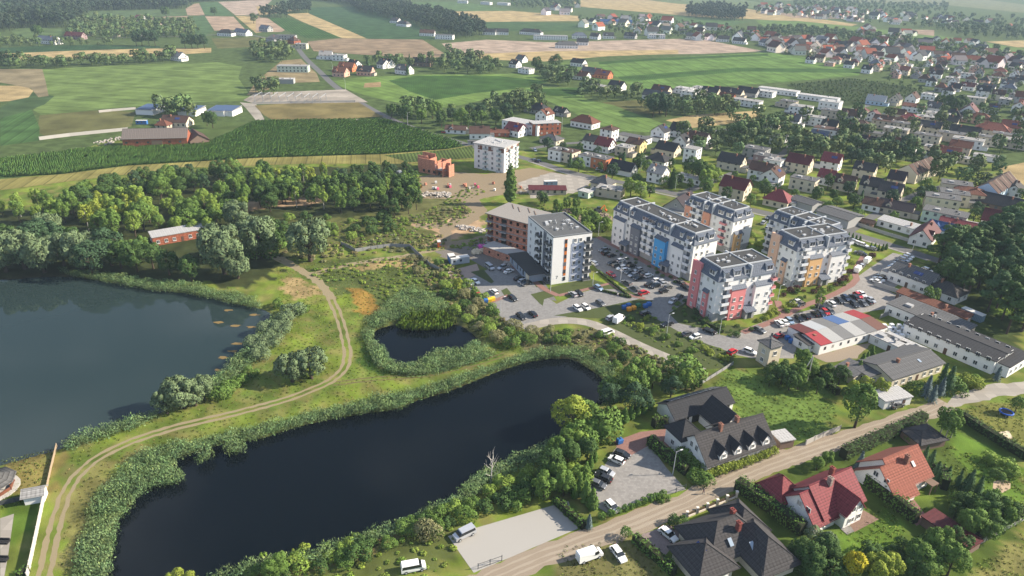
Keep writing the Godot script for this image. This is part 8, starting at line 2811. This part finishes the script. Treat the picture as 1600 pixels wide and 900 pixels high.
	for row in 2:
		for i in 6:
			var w: float = r[2] / 6.0
			var b := mb()
			var z0 := 6.7 if row == 0 else -6.7
			var x0: float = -r[2] / 2 + i * w
			var y1 := 4.25 + 0.05 * (i % 2)
			if row == 0:
				b.plate(Vector3(x0, 3.5, z0), Vector3(x0, y1, 0.05), Vector3(x0 + w - 0.06, y1, 0.05), Vector3(x0 + w - 0.06, 3.5, z0), 0.16)
			else:
				b.plate(Vector3(x0 + w - 0.06, 3.5, z0), Vector3(x0 + w - 0.06, y1, -0.05), Vector3(x0, y1, -0.05), Vector3(x0, 3.5, z0), 0.16)
			put("roof_panel", b, mat("garage_roof_" + cols[row][i], {"red": Color(0.40, 0.06, 0.07), "pale": Color(0.46, 0.46, 0.45), "grey": Color(0.22, 0.22, 0.22), "rust": Color(0.20, 0.10, 0.08), "maroon": Color(0.16, 0.05, 0.05), "white": Color(0.52, 0.54, 0.56), "blue": Color(0.10, 0.18, 0.38)}[cols[row][i]], 0.8, "speck", 0.3, true), gr)
	for s in [0, 2]:
		for i in 11:
			window(gr, at_side(side(r[2], 13.0, s), -r[2] / 2 + 2.4 + i * 3.4, 1.9, 0.02), 0.9, 1.1, false)
	var t := -0.972
	var b0 := 0.454
	house(lot(Vector2(93.6, -186.9), 7, 6, b0), 2.6, "shed", 0.6, "white", "dark", "small white shed with dark roof at the garage row end")
	house(lot(Vector2(77.4, -176.6), 4.6, 4.6, b0), 7.0, "hip", 0.9, "cream", "grey", "cream transformer tower", {"plain": true})
	house(lot(Vector2(115.8, -173.5), 22, 11, b0), 3.4, "gable", 1.6, "cream", "grey", "wide low house with grey felt roof")
	house(lot(Vector2(104.8, -170.2), 9, 7, b0), 3.0, "flat", 0, "cream", "grey", "flat annex of the wide grey house", {"plain": true})
	house(lot(Vector2(99.4, -169.9), 6, 7, t), 2.6, "shed", 0.6, "beige", "grey", "small grey lean-to shed")
	house(lot(Vector2(118.9, -188.1), 9, 5, t), 2.8, "flat", 0, "white", "white", "white carport roof")
	house(lot(Vector2(123.5, -186), 13, 3.5, t), 2.8, "flat", 0, "white", "white", "long white canopy")
	house(lot(Vector2(140.1, -187.6), 27, 12, t), 4.6, "gable", 0.8, "white", "charcoal", "white workshop with black felt roof", {"plain": true})
	house(lot(Vector2(147.1, -182.2), 17, 14, t), 3.6, "flat", 0, "white", "charcoal", "lower white workshop wing with black roof")
	house(lot(Vector2(138.9, -206.7), 18, 11, t), 3.8, "flat", 0, "white", "grey", "white workshop with grey flat roof")
	house(lot(Vector2(142.6, -200.6), 17, 9, t), 3.2, "shed", 0.8, "beige", "grey", "ribbed grey workshop roof")
	house(lot(Vector2(147.4, -214.2), 24, 4, t), 2.6, "shed", 0.6, "brown", "rust", "long narrow shed with rusty roof")
	house(lot(Vector2(152.3, -235.9), 15, 11, t), 4.4, "gable", 2.6, "white", "grey", "white house with grey gabled roof under the pines")
	house(lot(Vector2(158.7, -225.9), 11, 9, t), 3.2, "hip", 2.6, "white", "dark", "white cottage with dark roof in the pines")
	house(lot(Vector2(104.9, -140.2), 8, 6, 0.3), 2.4, "hip", 1.2, "brown", "dark", "dark pergola roof in the hedge", {"windows": false, "plain": true})
	house(lot(Vector2(93.7, -108.3), 10, 4.5, -1.043), 2.2, "flat", 0, "brown", "maroon", "long flat dark red garden shed", {"windows": false})
	house(lot(Vector2(68.4, -137.9), 4, 4, 0.3), 2.4, "flat", 0, "brown", "white", "white gazebo roof", {"windows": false})
	house(lot(Vector2(105.1, -157.4), 9, 5, 0.3), 2.6, "flat", 0, "white", "white", "white flat garage by the lane")
	house(lot(Vector2(-137.9, -262.8), 22, 8, 0.606), 3.6, "flat", 0, "brick", "white", "low brick house with white flat roof in the wood")
	house(lot(Vector2(-101.7, -112.1), 3.6, 2.8, 0.329), 2.2, "gable", 0.9, "white", "pale", "little white shed beside the pale wall", {"windows": false, "plain": true})
	mark("the little white shed", Vector2(-101.7, -112.1))
	# eight-sided pavilion on the lawn at the left edge
	var pv := thing("pavilion", Vector2(-112.6, -114.7))
	mark("the eight-sided pavilion", Vector2(-112.6, -114.7))
	tag(pv, "round wooden pavilion with grey roof on the lawn at the left edge", "pavilion")
	var pb := mb()
	pb.tube(Vector3.ZERO, Vector3(0, 0.15, 0), 4.8, 4.8, 16)
	put("floor", pb, conc, pv)
	pb = mb()
	pb.tube(Vector3(0, 0.1, 0), Vector3(0, 1.0, 0), 3.7, 3.7, 8, false)
	put("parapet", pb, mat("pavilion_brown", Color(0.13, 0.05, 0.03), 0.8), pv)
	pb = mb()
	pb.tube(Vector3(0, 2.4, 0), Vector3(0, 4.4, 0), 4.7, 0.3, 8)
	put("roof", pb, roof_mat("grey"), pv)
	for k in 8:
		var q := mb()
		q.tube(Vector3(cos(k * PI / 4) * 3.7, 0, sin(k * PI / 4) * 3.7), Vector3(cos(k * PI / 4) * 3.7, 2.5, sin(k * PI / 4) * 3.7), 0.12, 0.12, 6)
		put("post", q, M["pavilion_brown"], pv)
	for p in [[Vector2(-100.6, -99.9), "upper dark garden sofa on the left terrace"], [Vector2(-97.9, -95.5), "lower dark garden sofa on the left terrace"]]:
		var s := thing("garden_sofa", p[0])
		tag(s, p[1], "sofa")
		var q := mb()
		q.box(Vector3(0, 0.25, 0), Vector3(2.2, 0.4, 1.0))
		put("seat", q, mat("sofa_dark", Color(0.02, 0.02, 0.022), 0.9), s)
		q = mb()
		q.box(Vector3(0, 0.6, -0.45), Vector3(2.2, 0.5, 0.2))
		put("backrest", q, M["sofa_dark"], s)
	# white tanks in the yard
	var tank: Node3D = null
	for i in 16:
		var at := Vector2(124.2, -193.7) + Vector2((i % 4) * 2.2 + rnd(-0.4, 0.4), -floorf(i / 4.0) * 2.2 + rnd(-0.4, 0.4))
		if tank == null:
			tank = thing("tank", at)
			var q := mb()
			q.box(Vector3(0, 0.85, 0), Vector3(1.3, 1.3, 1.3))
			q.box(Vector3(0, 1.55, 0), Vector3(1.1, 0.12, 1.1))
			put("tank_body", q, mat("tank_white", Color(0.62, 0.63, 0.64), 0.5), tank)
			q = mb()
			q.box(Vector3(0, 0.1, 0), Vector3(1.2, 0.18, 1.2))
			put("pallet", q, mat("timber", Color(0.16, 0.11, 0.08)), tank)
			later(tank, "white square water tank", "tank", "white tanks in the workshop yard")
		else:
			later(copy_of(tank, at, rnd(-0.2, 0.2)), "white square water tank", "tank", "white tanks in the workshop yard")
	# trampoline, sand pit
	var tr := thing("trampoline", Vector2(134.2, -152.8))
	tag(tr, "blue-rimmed round trampoline on the right hand lawn", "trampoline")
	var tb := mb()
	for k in 16:
		var a0 := TAU * k / 16.0
		var a1 := TAU * (k + 1) / 16.0
		tb.tube(Vector3(cos(a0), 0.45, sin(a0)) * Vector3(1.6, 2, 1.6), Vector3(cos(a1), 0.45, sin(a1)) * Vector3(1.6, 2, 1.6), 0.22, 0.22, 5, false)
	put("rim", tb, mat("tramp_blue", Color(0.03, 0.10, 0.40), 0.5), tr)
	tb = mb()
	tb.tube(Vector3(0, 0.85, 0), Vector3(0, 0.88, 0), 1.6, 1.6, 16)
	put("mat", tb, mat("tramp_black", Color(0.03, 0.03, 0.03), 0.8), tr)
	for k in 6:
		tb = mb()
		tb.tube(Vector3(cos(k * 1.05) * 1.6, 0, sin(k * 1.05) * 1.6), Vector3(cos(k * 1.05) * 1.6, 0.85, sin(k * 1.05) * 1.6), 0.05, 0.05, 5)
		put("leg", tb, M["galvanised"], tr)
	ragged_sheet("sand_pit", pts("114.2,-125.9 116.9,-126.9 118.2,-125.7 116.9,-123.5 113.8,-122.1 112.7,-123.5"), 0.02, mat("sand_pit", Color(0.36, 0.27, 0.18), 0.95), 0.2)
	ragged_sheet("sand_patch", pts("126.6,-144.7 130.5,-145.9 130.1,-143 126.2,-141.1"), 0.02, M["sand_pale"], 0.4)
	person(Vector2(44.4, -119.1), 0.6, Color(0.05, 0.05, 0.07), Color(0.04, 0.05, 0.09), "person in dark clothes walking on the dirt street")
	person(Vector2(37.7, -218.3), 0.2, Color(0.60, 0.60, 0.58), Color(0.10, 0.12, 0.2), "person in a white shirt crossing the half empty lot")
	# algae mats on the lake
	for p in pts("-95.2,-201.9 -95,-193.4 -88.5,-191.6 -83.4,-191 -84,-180.5 -83.8,-175.9 -85.2,-172.2 -83.9,-165.6 -85.1,-199.3"):
		var q := []
		for k in 9:
			q.append(p + Vector2.from_angle(TAU * k / 9.0) * rnd(0.4, 1.5) * Vector2(1.5, 0.7))
		var m := mb()
		m.flat(q, -0.70)
		structure("algae", m, mat("algae", Color(0.26, 0.18, 0.07), 0.95, "speck", 0.5))


# ---------------------------------------------------------------- the farm, the far town, forests
func build_far():
	var barn := thing("ruined_barn", Vector2(-218.4, -411.9), 0.212)
	mark("the ruined barn", Vector2(-218.4, -411.9))
	tag(barn, "long ruined brick barn with sagging grey roof beside the maize", "barn")
	var b := mb()
	gable_wall(b, 36, 12, 5.4, 4.6)
	put("wall", b, wall_mat("brick"), barn)
	b = mb()
	gable_roof(b, 36, 12, 5.4, 4.6)
	put("roof", b, mat("barn_roof", Color(0.26, 0.22, 0.20), 0.95, "tiles", 0.5, true), barn)
	b = mb()
	b.box(Vector3(1, 2.0, 6.0), Vector3(6, 4.0, 0.4))
	put("barn_door", b, mat("timber", Color(0.16, 0.11, 0.08)), barn)
	for i in 6:
		window(barn, Transform3D(Basis.IDENTITY, Vector3(-16 + i * 6.0, 3.0, 6.04)), 1.3, 1.0, false)
	house(lot(Vector2(-198.5, -420.5), 11, 17, 0.212 + 0.4), 3.0, "gable_z", 3.6, "brown", "brown", "brown open shed beside the ruined barn", {"windows": false, "plain": true})
	house(lot(Vector2(-230.1, -463.7), 18, 10, -0.1), 3.4, "gable", 3.4, "cream", "brown", "old farmhouse with brown roof behind the barn")
	house(lot(Vector2(-235.3, -455.3), 8, 7, -0.1), 2.6, "hip", 3.0, "beige", "rust", "small hut with rusty pointed roof")
	for q in [Vector2(-216.6, -503.5), Vector2(-210.8, -504.3), Vector2(-236.2, -501), Vector2(-266.9, -501.7)]:
		var h := house(lot(q, 13, 16, -0.08), 3.4, "shed", 1.0, "white", "white", "white storage hall with solar roof", {"windows": false, "plain": true, "group": "storage halls at the meadow"})
		b = mb()
		b.plate(Vector3(-6.2, 3.95, 7.6), Vector3(-6.2, 4.9, -7.6), Vector3(6.2, 4.9, -7.6), Vector3(6.2, 3.95, 7.6), 0.1)
		put("solar_panel", b, mat("solar_dark", Color(0.05, 0.08, 0.15), 0.55), h)
	# steel frame of a hall going up
	var fr := thing("steel_frame", Vector2(-181.5, -558.1), 0.02)
	tag(fr, "bare pale steel frame of a hall going up beside the road", "building frame")
	for i in 9:
		b = mb()
		for s in [-1, 1]:
			b.box(Vector3(-26 + i * 6.5, 2.5, s * 9.0), Vector3(0.25, 5.0, 0.25))
		b.box(Vector3(-26 + i * 6.5, 5.1, 0), Vector3(0.22, 0.3, 18.4))
		put("frame", b, mat("steel_pale", Color(0.26, 0.28, 0.30), 0.5), fr)
	house(lot(Vector2(-210.7, -641), 14, 8, 0.1), 4.0, "flat", 0, "grey", "white", "small white hall by the scrap yard", {"windows": false})
	# the dense town on the right, street by street
	var taken_spots := []
	for k in get_children():
		if String(k.name).begins_with("house"):
			taken_spots.append(Vector2(k.position.x, k.position.z))
	var turn := -0.661
	var walls := ["white", "white", "cream", "white", "white", "grey", "cream", "pink"]
	var roofs := ["charcoal", "dark", "brown", "grey", "rust", "orange", "purple", "maroon", "charcoal", "slate"]
	var zones := [
		[pts("366.5,-934 478,-907 582.2,-820 396.5,-540.3 387.5,-631 422.7,-741 388.9,-816 351.3,-872"), 18.0, 130],
		[pts("159.7,-453.8 243.6,-533.3 442.2,-609 328.7,-438.1 245.7,-437.7 208.8,-459.1"), 15.0, 46],
		[pts("282.3,-588.1 406.8,-665 422.7,-579.8 366.2,-494.7 319.1,-509.5 254.1,-502.1"), 22.0, 22],
		[pts("247.2,-369 280,-364.8 245.2,-312.4 222.2,-315.1"), 19.0, 7],
	]
	for z in zones:
		for p in scatter_points(z[0], z[1], z[2]):
			var free := true
			for q in taken_spots:
				if p.distance_to(q) < 15.5:
					free = false
			if not free:
				continue
			taken_spots.append(p)
			var kind: String = ["gable", "gable", "gable", "hip", "flat"][rng.randi() % 5]
			var w := rnd(9, 13)
			house(lot(p, w, rnd(8, 9.5), turn + (PI / 2 if rng.randf() < 0.35 else 0.0) + rnd(-0.1, 0.1)), rnd(3.4, 5.8), kind, rnd(3.0, 4.4), walls[rng.randi() % walls.size()], roofs[rng.randi() % roofs.size()] if kind != "flat" else ["grey", "pale", "white"][rng.randi() % 3], "", {"group": "houses of the far town"})
	# trees between the houses
	var pits := []
	for q in taken_spots:
		pits.append(q)
	var g := "garden trees of the town"
	var rest := []
	var mix := [["broad", "dark"], ["broad", "mid"], ["broad", "mid"], ["slim", "dark"], ["spruce", "needle"], ["shrub", "mid"], ["broad", "bluish"], ["shrub", "light"]]
	for z in [[pts("13.9,-430 137.4,-359.4 123.5,-316.7 85.5,-343.7 34.5,-377"), 8.5, 60], [pts("87.4,-482.9 186.3,-456.7 188.6,-399.4 139.8,-377.7 103.4,-429.6"), 8.5, 60], [pts("174.7,-473.5 240,-480.7 233.8,-413.7 215.7,-384.7 184.6,-399 168.6,-429.9"), 8.5, 70], [pts("136,-377.4 204.1,-353.8 232.9,-356.2 185.3,-303.6 159.3,-305.9 125.1,-321.5"), 8.0, 60], [pts("245.7,-437.7 275.4,-417.7 294,-409.4 265.7,-359 233.6,-345.4 235.1,-386.4"), 9.0, 40], [pts("161.8,-523.4 212.6,-529.5 190.6,-481 150.1,-465.3"), 9.0, 18], [pts("228.5,-367.3 276.8,-360 225.3,-282.4 194.5,-287.9"), 10.0, 30], [pts("226.9,-555 422.7,-579.8 328.7,-438.1 245.7,-437.7 210.1,-497"), 14.0, 60]]:
		for p in scatter_points(z[0], z[1], z[2]):
			var free := true
			for q in pits:
				if p.distance_to(q) < 9.0:
					free = false
			if free and p.length() > 430.0:
				rest.append(p)
			elif free:
				var m: Array = mix[rng.randi() % mix.size()]
				plant(m[0], m[1], p, rnd(3.0, 5.0) if m[0] == "shrub" else rnd(5.5, 10.0), g)
	plants("broad", "bluish", pts("232.7,-436.4 242.5,-443.9 241.6,-429.4 252.2,-438.4 231.9,-417.9 223.8,-426.1 206.5,-401.1 205,-410.9"), 10, 13, g)
	plants("slim", "dark", pts("233,-412.1 242.3,-418.9"), 10, 12, g)
	plants("broad", "dark", pts("156.3,-471.5 148,-457.9 160.3,-462.8 169.6,-478.6"), 11, 15, g)
	plants("broad", "dark", pts("361.6,-585 360.9,-598.4 362.6,-577.3 378.3,-595.2"), 12, 15, g)
	plants("broad", "dark", pts("41.1,-774 19.9,-760"), 15, 17, g)
	plants("broad", "bluish", pts("112.8,-547.9 115.6,-536.2 105.5,-534.9"), 14, 17, g)
	# the belt in front of the green plots, and single rows
	var belts := "shelter belt trees among the fields"
	for q in [[pts("-96.9,-502.8 -78.7,-540.6 -52.1,-524.5 -8.3,-525.3 -3,-490.6 -29.2,-469.6 -46.7,-467.6 -75.4,-484.1"), 9.0, 50, 9, 14], [pts("-85.6,-874 -43.8,-824 -12.9,-755 -31.6,-716 -71.1,-722 -86.3,-742"), 14.0, 26, 11, 15], [pts("-24.5,-560.7 17.9,-609 21.4,-541.2 6.3,-527.2 -13.7,-544.1"), 10.0, 26, 9, 12], [pts("21.1,-752 59.2,-715 49.4,-664 25.6,-678"), 11.0, 18, 8, 12], [pts("54.2,-647 109.4,-623 99,-591.3 55.5,-591"), 12.0, 16, 8, 11], [pts("102.3,-577.8 179.6,-588.2 172.3,-543.3 125.8,-537.5 102,-544.1"), 10.0, 34, 7, 12], [pts("-171.9,-799 -77.7,-791 -80.7,-752 -156.3,-757"), 16.0, 18, 8, 12], [pts("-519.3,-709 -449.8,-722 -376.5,-775 -362.6,-752 -435.5,-697 -497.8,-677"), 11.0, 44, 11, 16], [pts("-321.2,-855 -294.9,-893 -262.3,-837 -252.5,-759 -286.4,-777"), 11.0, 22, 12, 17], [pts("-256.5,-498.5 -242.4,-514.2 -228.1,-486.6 -246.5,-482.2"), 8.0, 12, 10, 14], [pts("-217.6,-467.2 -205.2,-474.7 -199.2,-459.5 -209.3,-452.7"), 8.0, 6, 10, 12], [pts("-231.6,-620 -215.8,-633 -202.7,-583.6 -214.1,-570.3"), 11.0, 10, 9, 12]]:
		var far_belt: bool = q[0][0].length() > 560.0
		for p in scatter_points(q[0], q[1] * (0.68 if far_belt else 1.0), q[2] * (2 if far_belt else 1)):
			if p.length() > 520.0:
				rest.append(p)
				continue
			var m: Array = [["broad", "dark"], ["broad", "bluish"], ["broad", "mid"], ["slim", "dark"]][rng.randi() % 4]
			plant(m[0], m[1], p, rnd(q[3], q[4]), belts)
	plants("slim", "bluish", pts("-466.2,-875 -460.6,-877 -452.1,-878 -445.7,-880 -401.4,-863 -394.3,-865 -387.3,-866 -380.2,-868"), 18, 22, belts)
	plants("broad", "dark", pts("-617,-1275 -559.1,-1340 -437.2,-1200 -601,-900"), 16, 20, belts)
	plants("spruce", "needle", pts("-109.4,-703 -119.2,-783 -156.9,-743"), 10, 13, belts)
	# forests and far trees too many to count
	var pine_m := far_tree_mesh("pine")
	var leaf_m := far_tree_mesh("leaf")
	var deep := leafy("forest", Color(0.038, 0.062, 0.036))
	var far_leaf := leafy("far_leaf", Color(0.092, 0.140, 0.054))
	swarm("far_trees", leaf_m, far_leaf, rest, 1.1, 1.7, "trees of far hedgerows and of gardens deep in the town", "trees")
	swarm("forest", pine_m, deep, scatter_points(pts("-754,-975 -699,-989 -716,-1042 -668,-1055 -667,-1076 -724,-1199 -751,-1274 -800,-1350 -751,-1403 -670,-1471 -733,-1662 -707,-1725 -550.1,-1913 -371.3,-1698 -312.4,-1699 -285.4,-1918 -331.8,-2235 -1510,-1868 -858,-1041"), 7.5), 1.7, 2.3, "dense dark pine forest along the top left edge of the picture", "forest")
	swarm("forest", pine_m, deep, scatter_points(pts("-396.4,-1711 -312.4,-1699 -238.5,-1598 -135,-1390 -64.7,-1214 -52.4,-1112 -75.3,-1060 -119.5,-1124 -178.7,-1266 -255.2,-1381 -334,-1523"), 7.0), 1.5, 2.0, "long dark strip of pine wood running down from the top edge", "forest")
	swarm("forest", pine_m, deep, scatter_points(pts("-489.7,-1503 -476.4,-1677 -415.3,-1457 -451.6,-1410"), 8.0) + scatter_points(pts("-492.3,-1395 -439.1,-1381 -422,-1326 -461.7,-1313"), 8.0), 1.5, 1.9, "small dark copse between the far fields", "forest")
	swarm("forest", pine_m, deep, scatter_points(pts("396.6,-1751 498.4,-1927 541.1,-1761 467.6,-1536 413.7,-1535 373.4,-1625"), 8.0), 1.6, 2.1, "dark copse standing alone in the far grain fields", "forest")
	swarm("far_trees", leaf_m, far_leaf, scatter_points(pts("-673,-1095 -711,-1203 -639,-1188 -542,-1205 -458.9,-1035 -446.5,-985 -478.7,-961 -524.1,-934 -583.1,-935"), 8.5), 0.9, 1.5, "trees of the allotment gardens below the far forest", "trees")
	swarm("far_trees", leaf_m, far_leaf, scatter_points(pts("-668,-914 -587.5,-889 -524.3,-876 -503.1,-894 -490,-870 -610,-830"), 9.0), 0.8, 1.3, "row of dark trees before the far maize strip", "trees")
	swarm("far_trees", leaf_m, far_leaf, scatter_points(pts("440.8,-1343 536.7,-1396 630,-1214 703,-1058 692,-986 637,-902 593.2,-966 556.9,-1106 478.6,-1238 401.7,-1219"), 9.5), 0.9, 1.5, "broad band of trees above the far town", "trees")
	swarm("far_trees", leaf_m, far_leaf, scatter_points(pts("381.4,-1154 654,-928 388.4,-528.2 362.6,-628 406.1,-855 345.5,-997"), 15.0), 0.5, 1.0, "garden trees scattered through the far town", "trees")
	swarm("far_trees", leaf_m, far_leaf, scatter_points(pts("114.4,-1471 275.9,-1592 418,-1289 374.3,-1116 243.4,-1102 136,-1192"), 17.0) + scatter_points(pts("172.6,-1318 410.4,-1264 393.5,-1176 255.7,-1161"), 12.0), 0.7, 1.2, "trees of the far village below the grain fields", "trees")
	swarm("far_trees", leaf_m, far_leaf, scatter_points(pts("650,-2038 932,-2209 1112,-1918 1261,-1843 938,-1355 876,-1412 927,-1565 810,-1473 691,-1623 566.9,-1770"), 26.0) + scatter_points(pts("846,-1542 1044,-1600 976,-1413 885,-1276 783,-1294"), 14.0) + scatter_points(pts("910,-2467 1427,-2479 1177,-2034 797,-2154"), 20.0), 1.0, 1.7, "hazy trees and copses of the far plain", "trees")
	swarm("far_trees", leaf_m, far_leaf, scatter_points(pts("-20.7,-2040 176.8,-2197 153.1,-1890 74.3,-1761 -17.6,-1771"), 14.0) + scatter_points(pts("157.2,-2187 689,-2785 638,-2575 157.3,-2059"), 40.0) + scatter_points(pts("-311.6,-2097 -24.8,-2400 -21.4,-2103 -189.8,-1962"), 20.0), 1.0, 1.6, "trees round the far village at the top edge", "trees")
	swarm("orchard", leaf_m, far_leaf, scatter_points(pts("269.4,-702 355.2,-755 396.5,-706 379.3,-661 328.8,-629 284.1,-605 268.4,-645"), 4.4), 0.28, 0.4, "dark rows of young trees in the nursery", "orchard")
	swarm("far_cabins", far_hut(), mat_tint("hut", Color(0.42, 0.38, 0.35)), scatter_points(pts("-692,-1135 -628,-1166 -532.5,-1184 -470.2,-1051 -492.8,-991 -539.2,-962 -593.9,-965"), 26.0), 0.6, 1.0, "tiny pale cabins scattered in the allotment gardens", "huts")
	var colors := [Color(0.10, 0.055, 0.05), Color(0.05, 0.05, 0.055), Color(0.25, 0.07, 0.04), Color(0.16, 0.16, 0.17)]
	for k in 4:
		var spots := []
		for z in [[pts("386.9,-1155 465.4,-1174 552,-1056 654,-928 604,-853 484.5,-920 376.9,-962 340.8,-996"), 30.0], [pts("648,-1428 718,-1299 762,-1152 729,-1041 673,-956 569.7,-1092 556.2,-1216"), 60.0], [pts("160.9,-1486 269.7,-1555 307.6,-1411 410.4,-1264 363.6,-1113 247.3,-1121 182.8,-1226 98.1,-1248"), 62.0], [pts("680,-2106 876,-2074 1012,-1689 902,-1499 691,-1623 575.6,-1773"), 62.0], [pts("1003,-1838 1113,-1620 1018,-1476 886,-1616"), 150.0], [pts("76.2,-1809 153.1,-1890 132,-1616 52.5,-1552"), 90.0]]:
			spots.append_array(scatter_points(z[0], z[1]))
		swarm("far_houses", far_house(colors[k]), mat_tint("far_wall", Color(0.78, 0.75, 0.70)), spots, 0.9, 1.5, ["brown", "charcoal", "orange", "grey"][k] + " roofed far houses too small to tell apart", "houses")
	# hills closing the view on the right
	var hb := mb()
	var last := Vector3.ZERO
	for i in 41:
		var a := lerpf(-0.25, 1.15, i / 40.0)
		var d := 6500.0
		var h := 90.0 + 60.0 * noise.get_noise_1d(i * 9.0) + 40.0 * sin(i * 0.35)
		var p := Vector3(sin(a) * d, h, -cos(a) * d)
		if i > 0:
			hb.quad(Vector3(last.x * 0.8, -1, last.z * 0.8), last, p, Vector3(p.x * 0.8, -1, p.z * 0.8))
			hb.quad(Vector3(p.x * 1.3, -1, p.z * 1.3), p, last, Vector3(last.x * 1.3, -1, last.z * 1.3))
		last = p
	structure("hills", hb, mat("hill", Color(0.06, 0.085, 0.04), 0.95))

func mat_tint(called: String, c: Color) -> StandardMaterial3D:
	var m := mat(called, c, 0.9)
	m.vertex_color_use_as_albedo = true
	return m

func far_house(roof: Color) -> ArrayMesh:
	var b := mb(true)
	gable_wall(b, 12, 9, 4.4, 3.8)
	b.col = Color(0.06, 0.06, 0.07)
	for s in 3:
		b.box(Vector3(-4 + s * 4.0, 1.8, 0), Vector3(1.2, 1.3, 9.1))
	b.col = roof
	gable_roof(b, 12, 9, 4.4, 3.8)
	return b.mesh()

func far_hut() -> ArrayMesh:
	var b := mb(true)
	gable_wall(b, 8, 6, 3.0, 2.2)
	b.col = Color(0.35, 0.22, 0.2)
	gable_roof(b, 8, 6, 3.0, 2.2)
	return b.mesh()


func build_all():
	mark("the lake", Vector2(-60, -200))
	make_kinds()
	build_blocks()
	build_near_houses()
	build_houses()
	build_far()
	build_cars()
	build_yards()
	build_reeds()
	build_grass()
	build_woods()
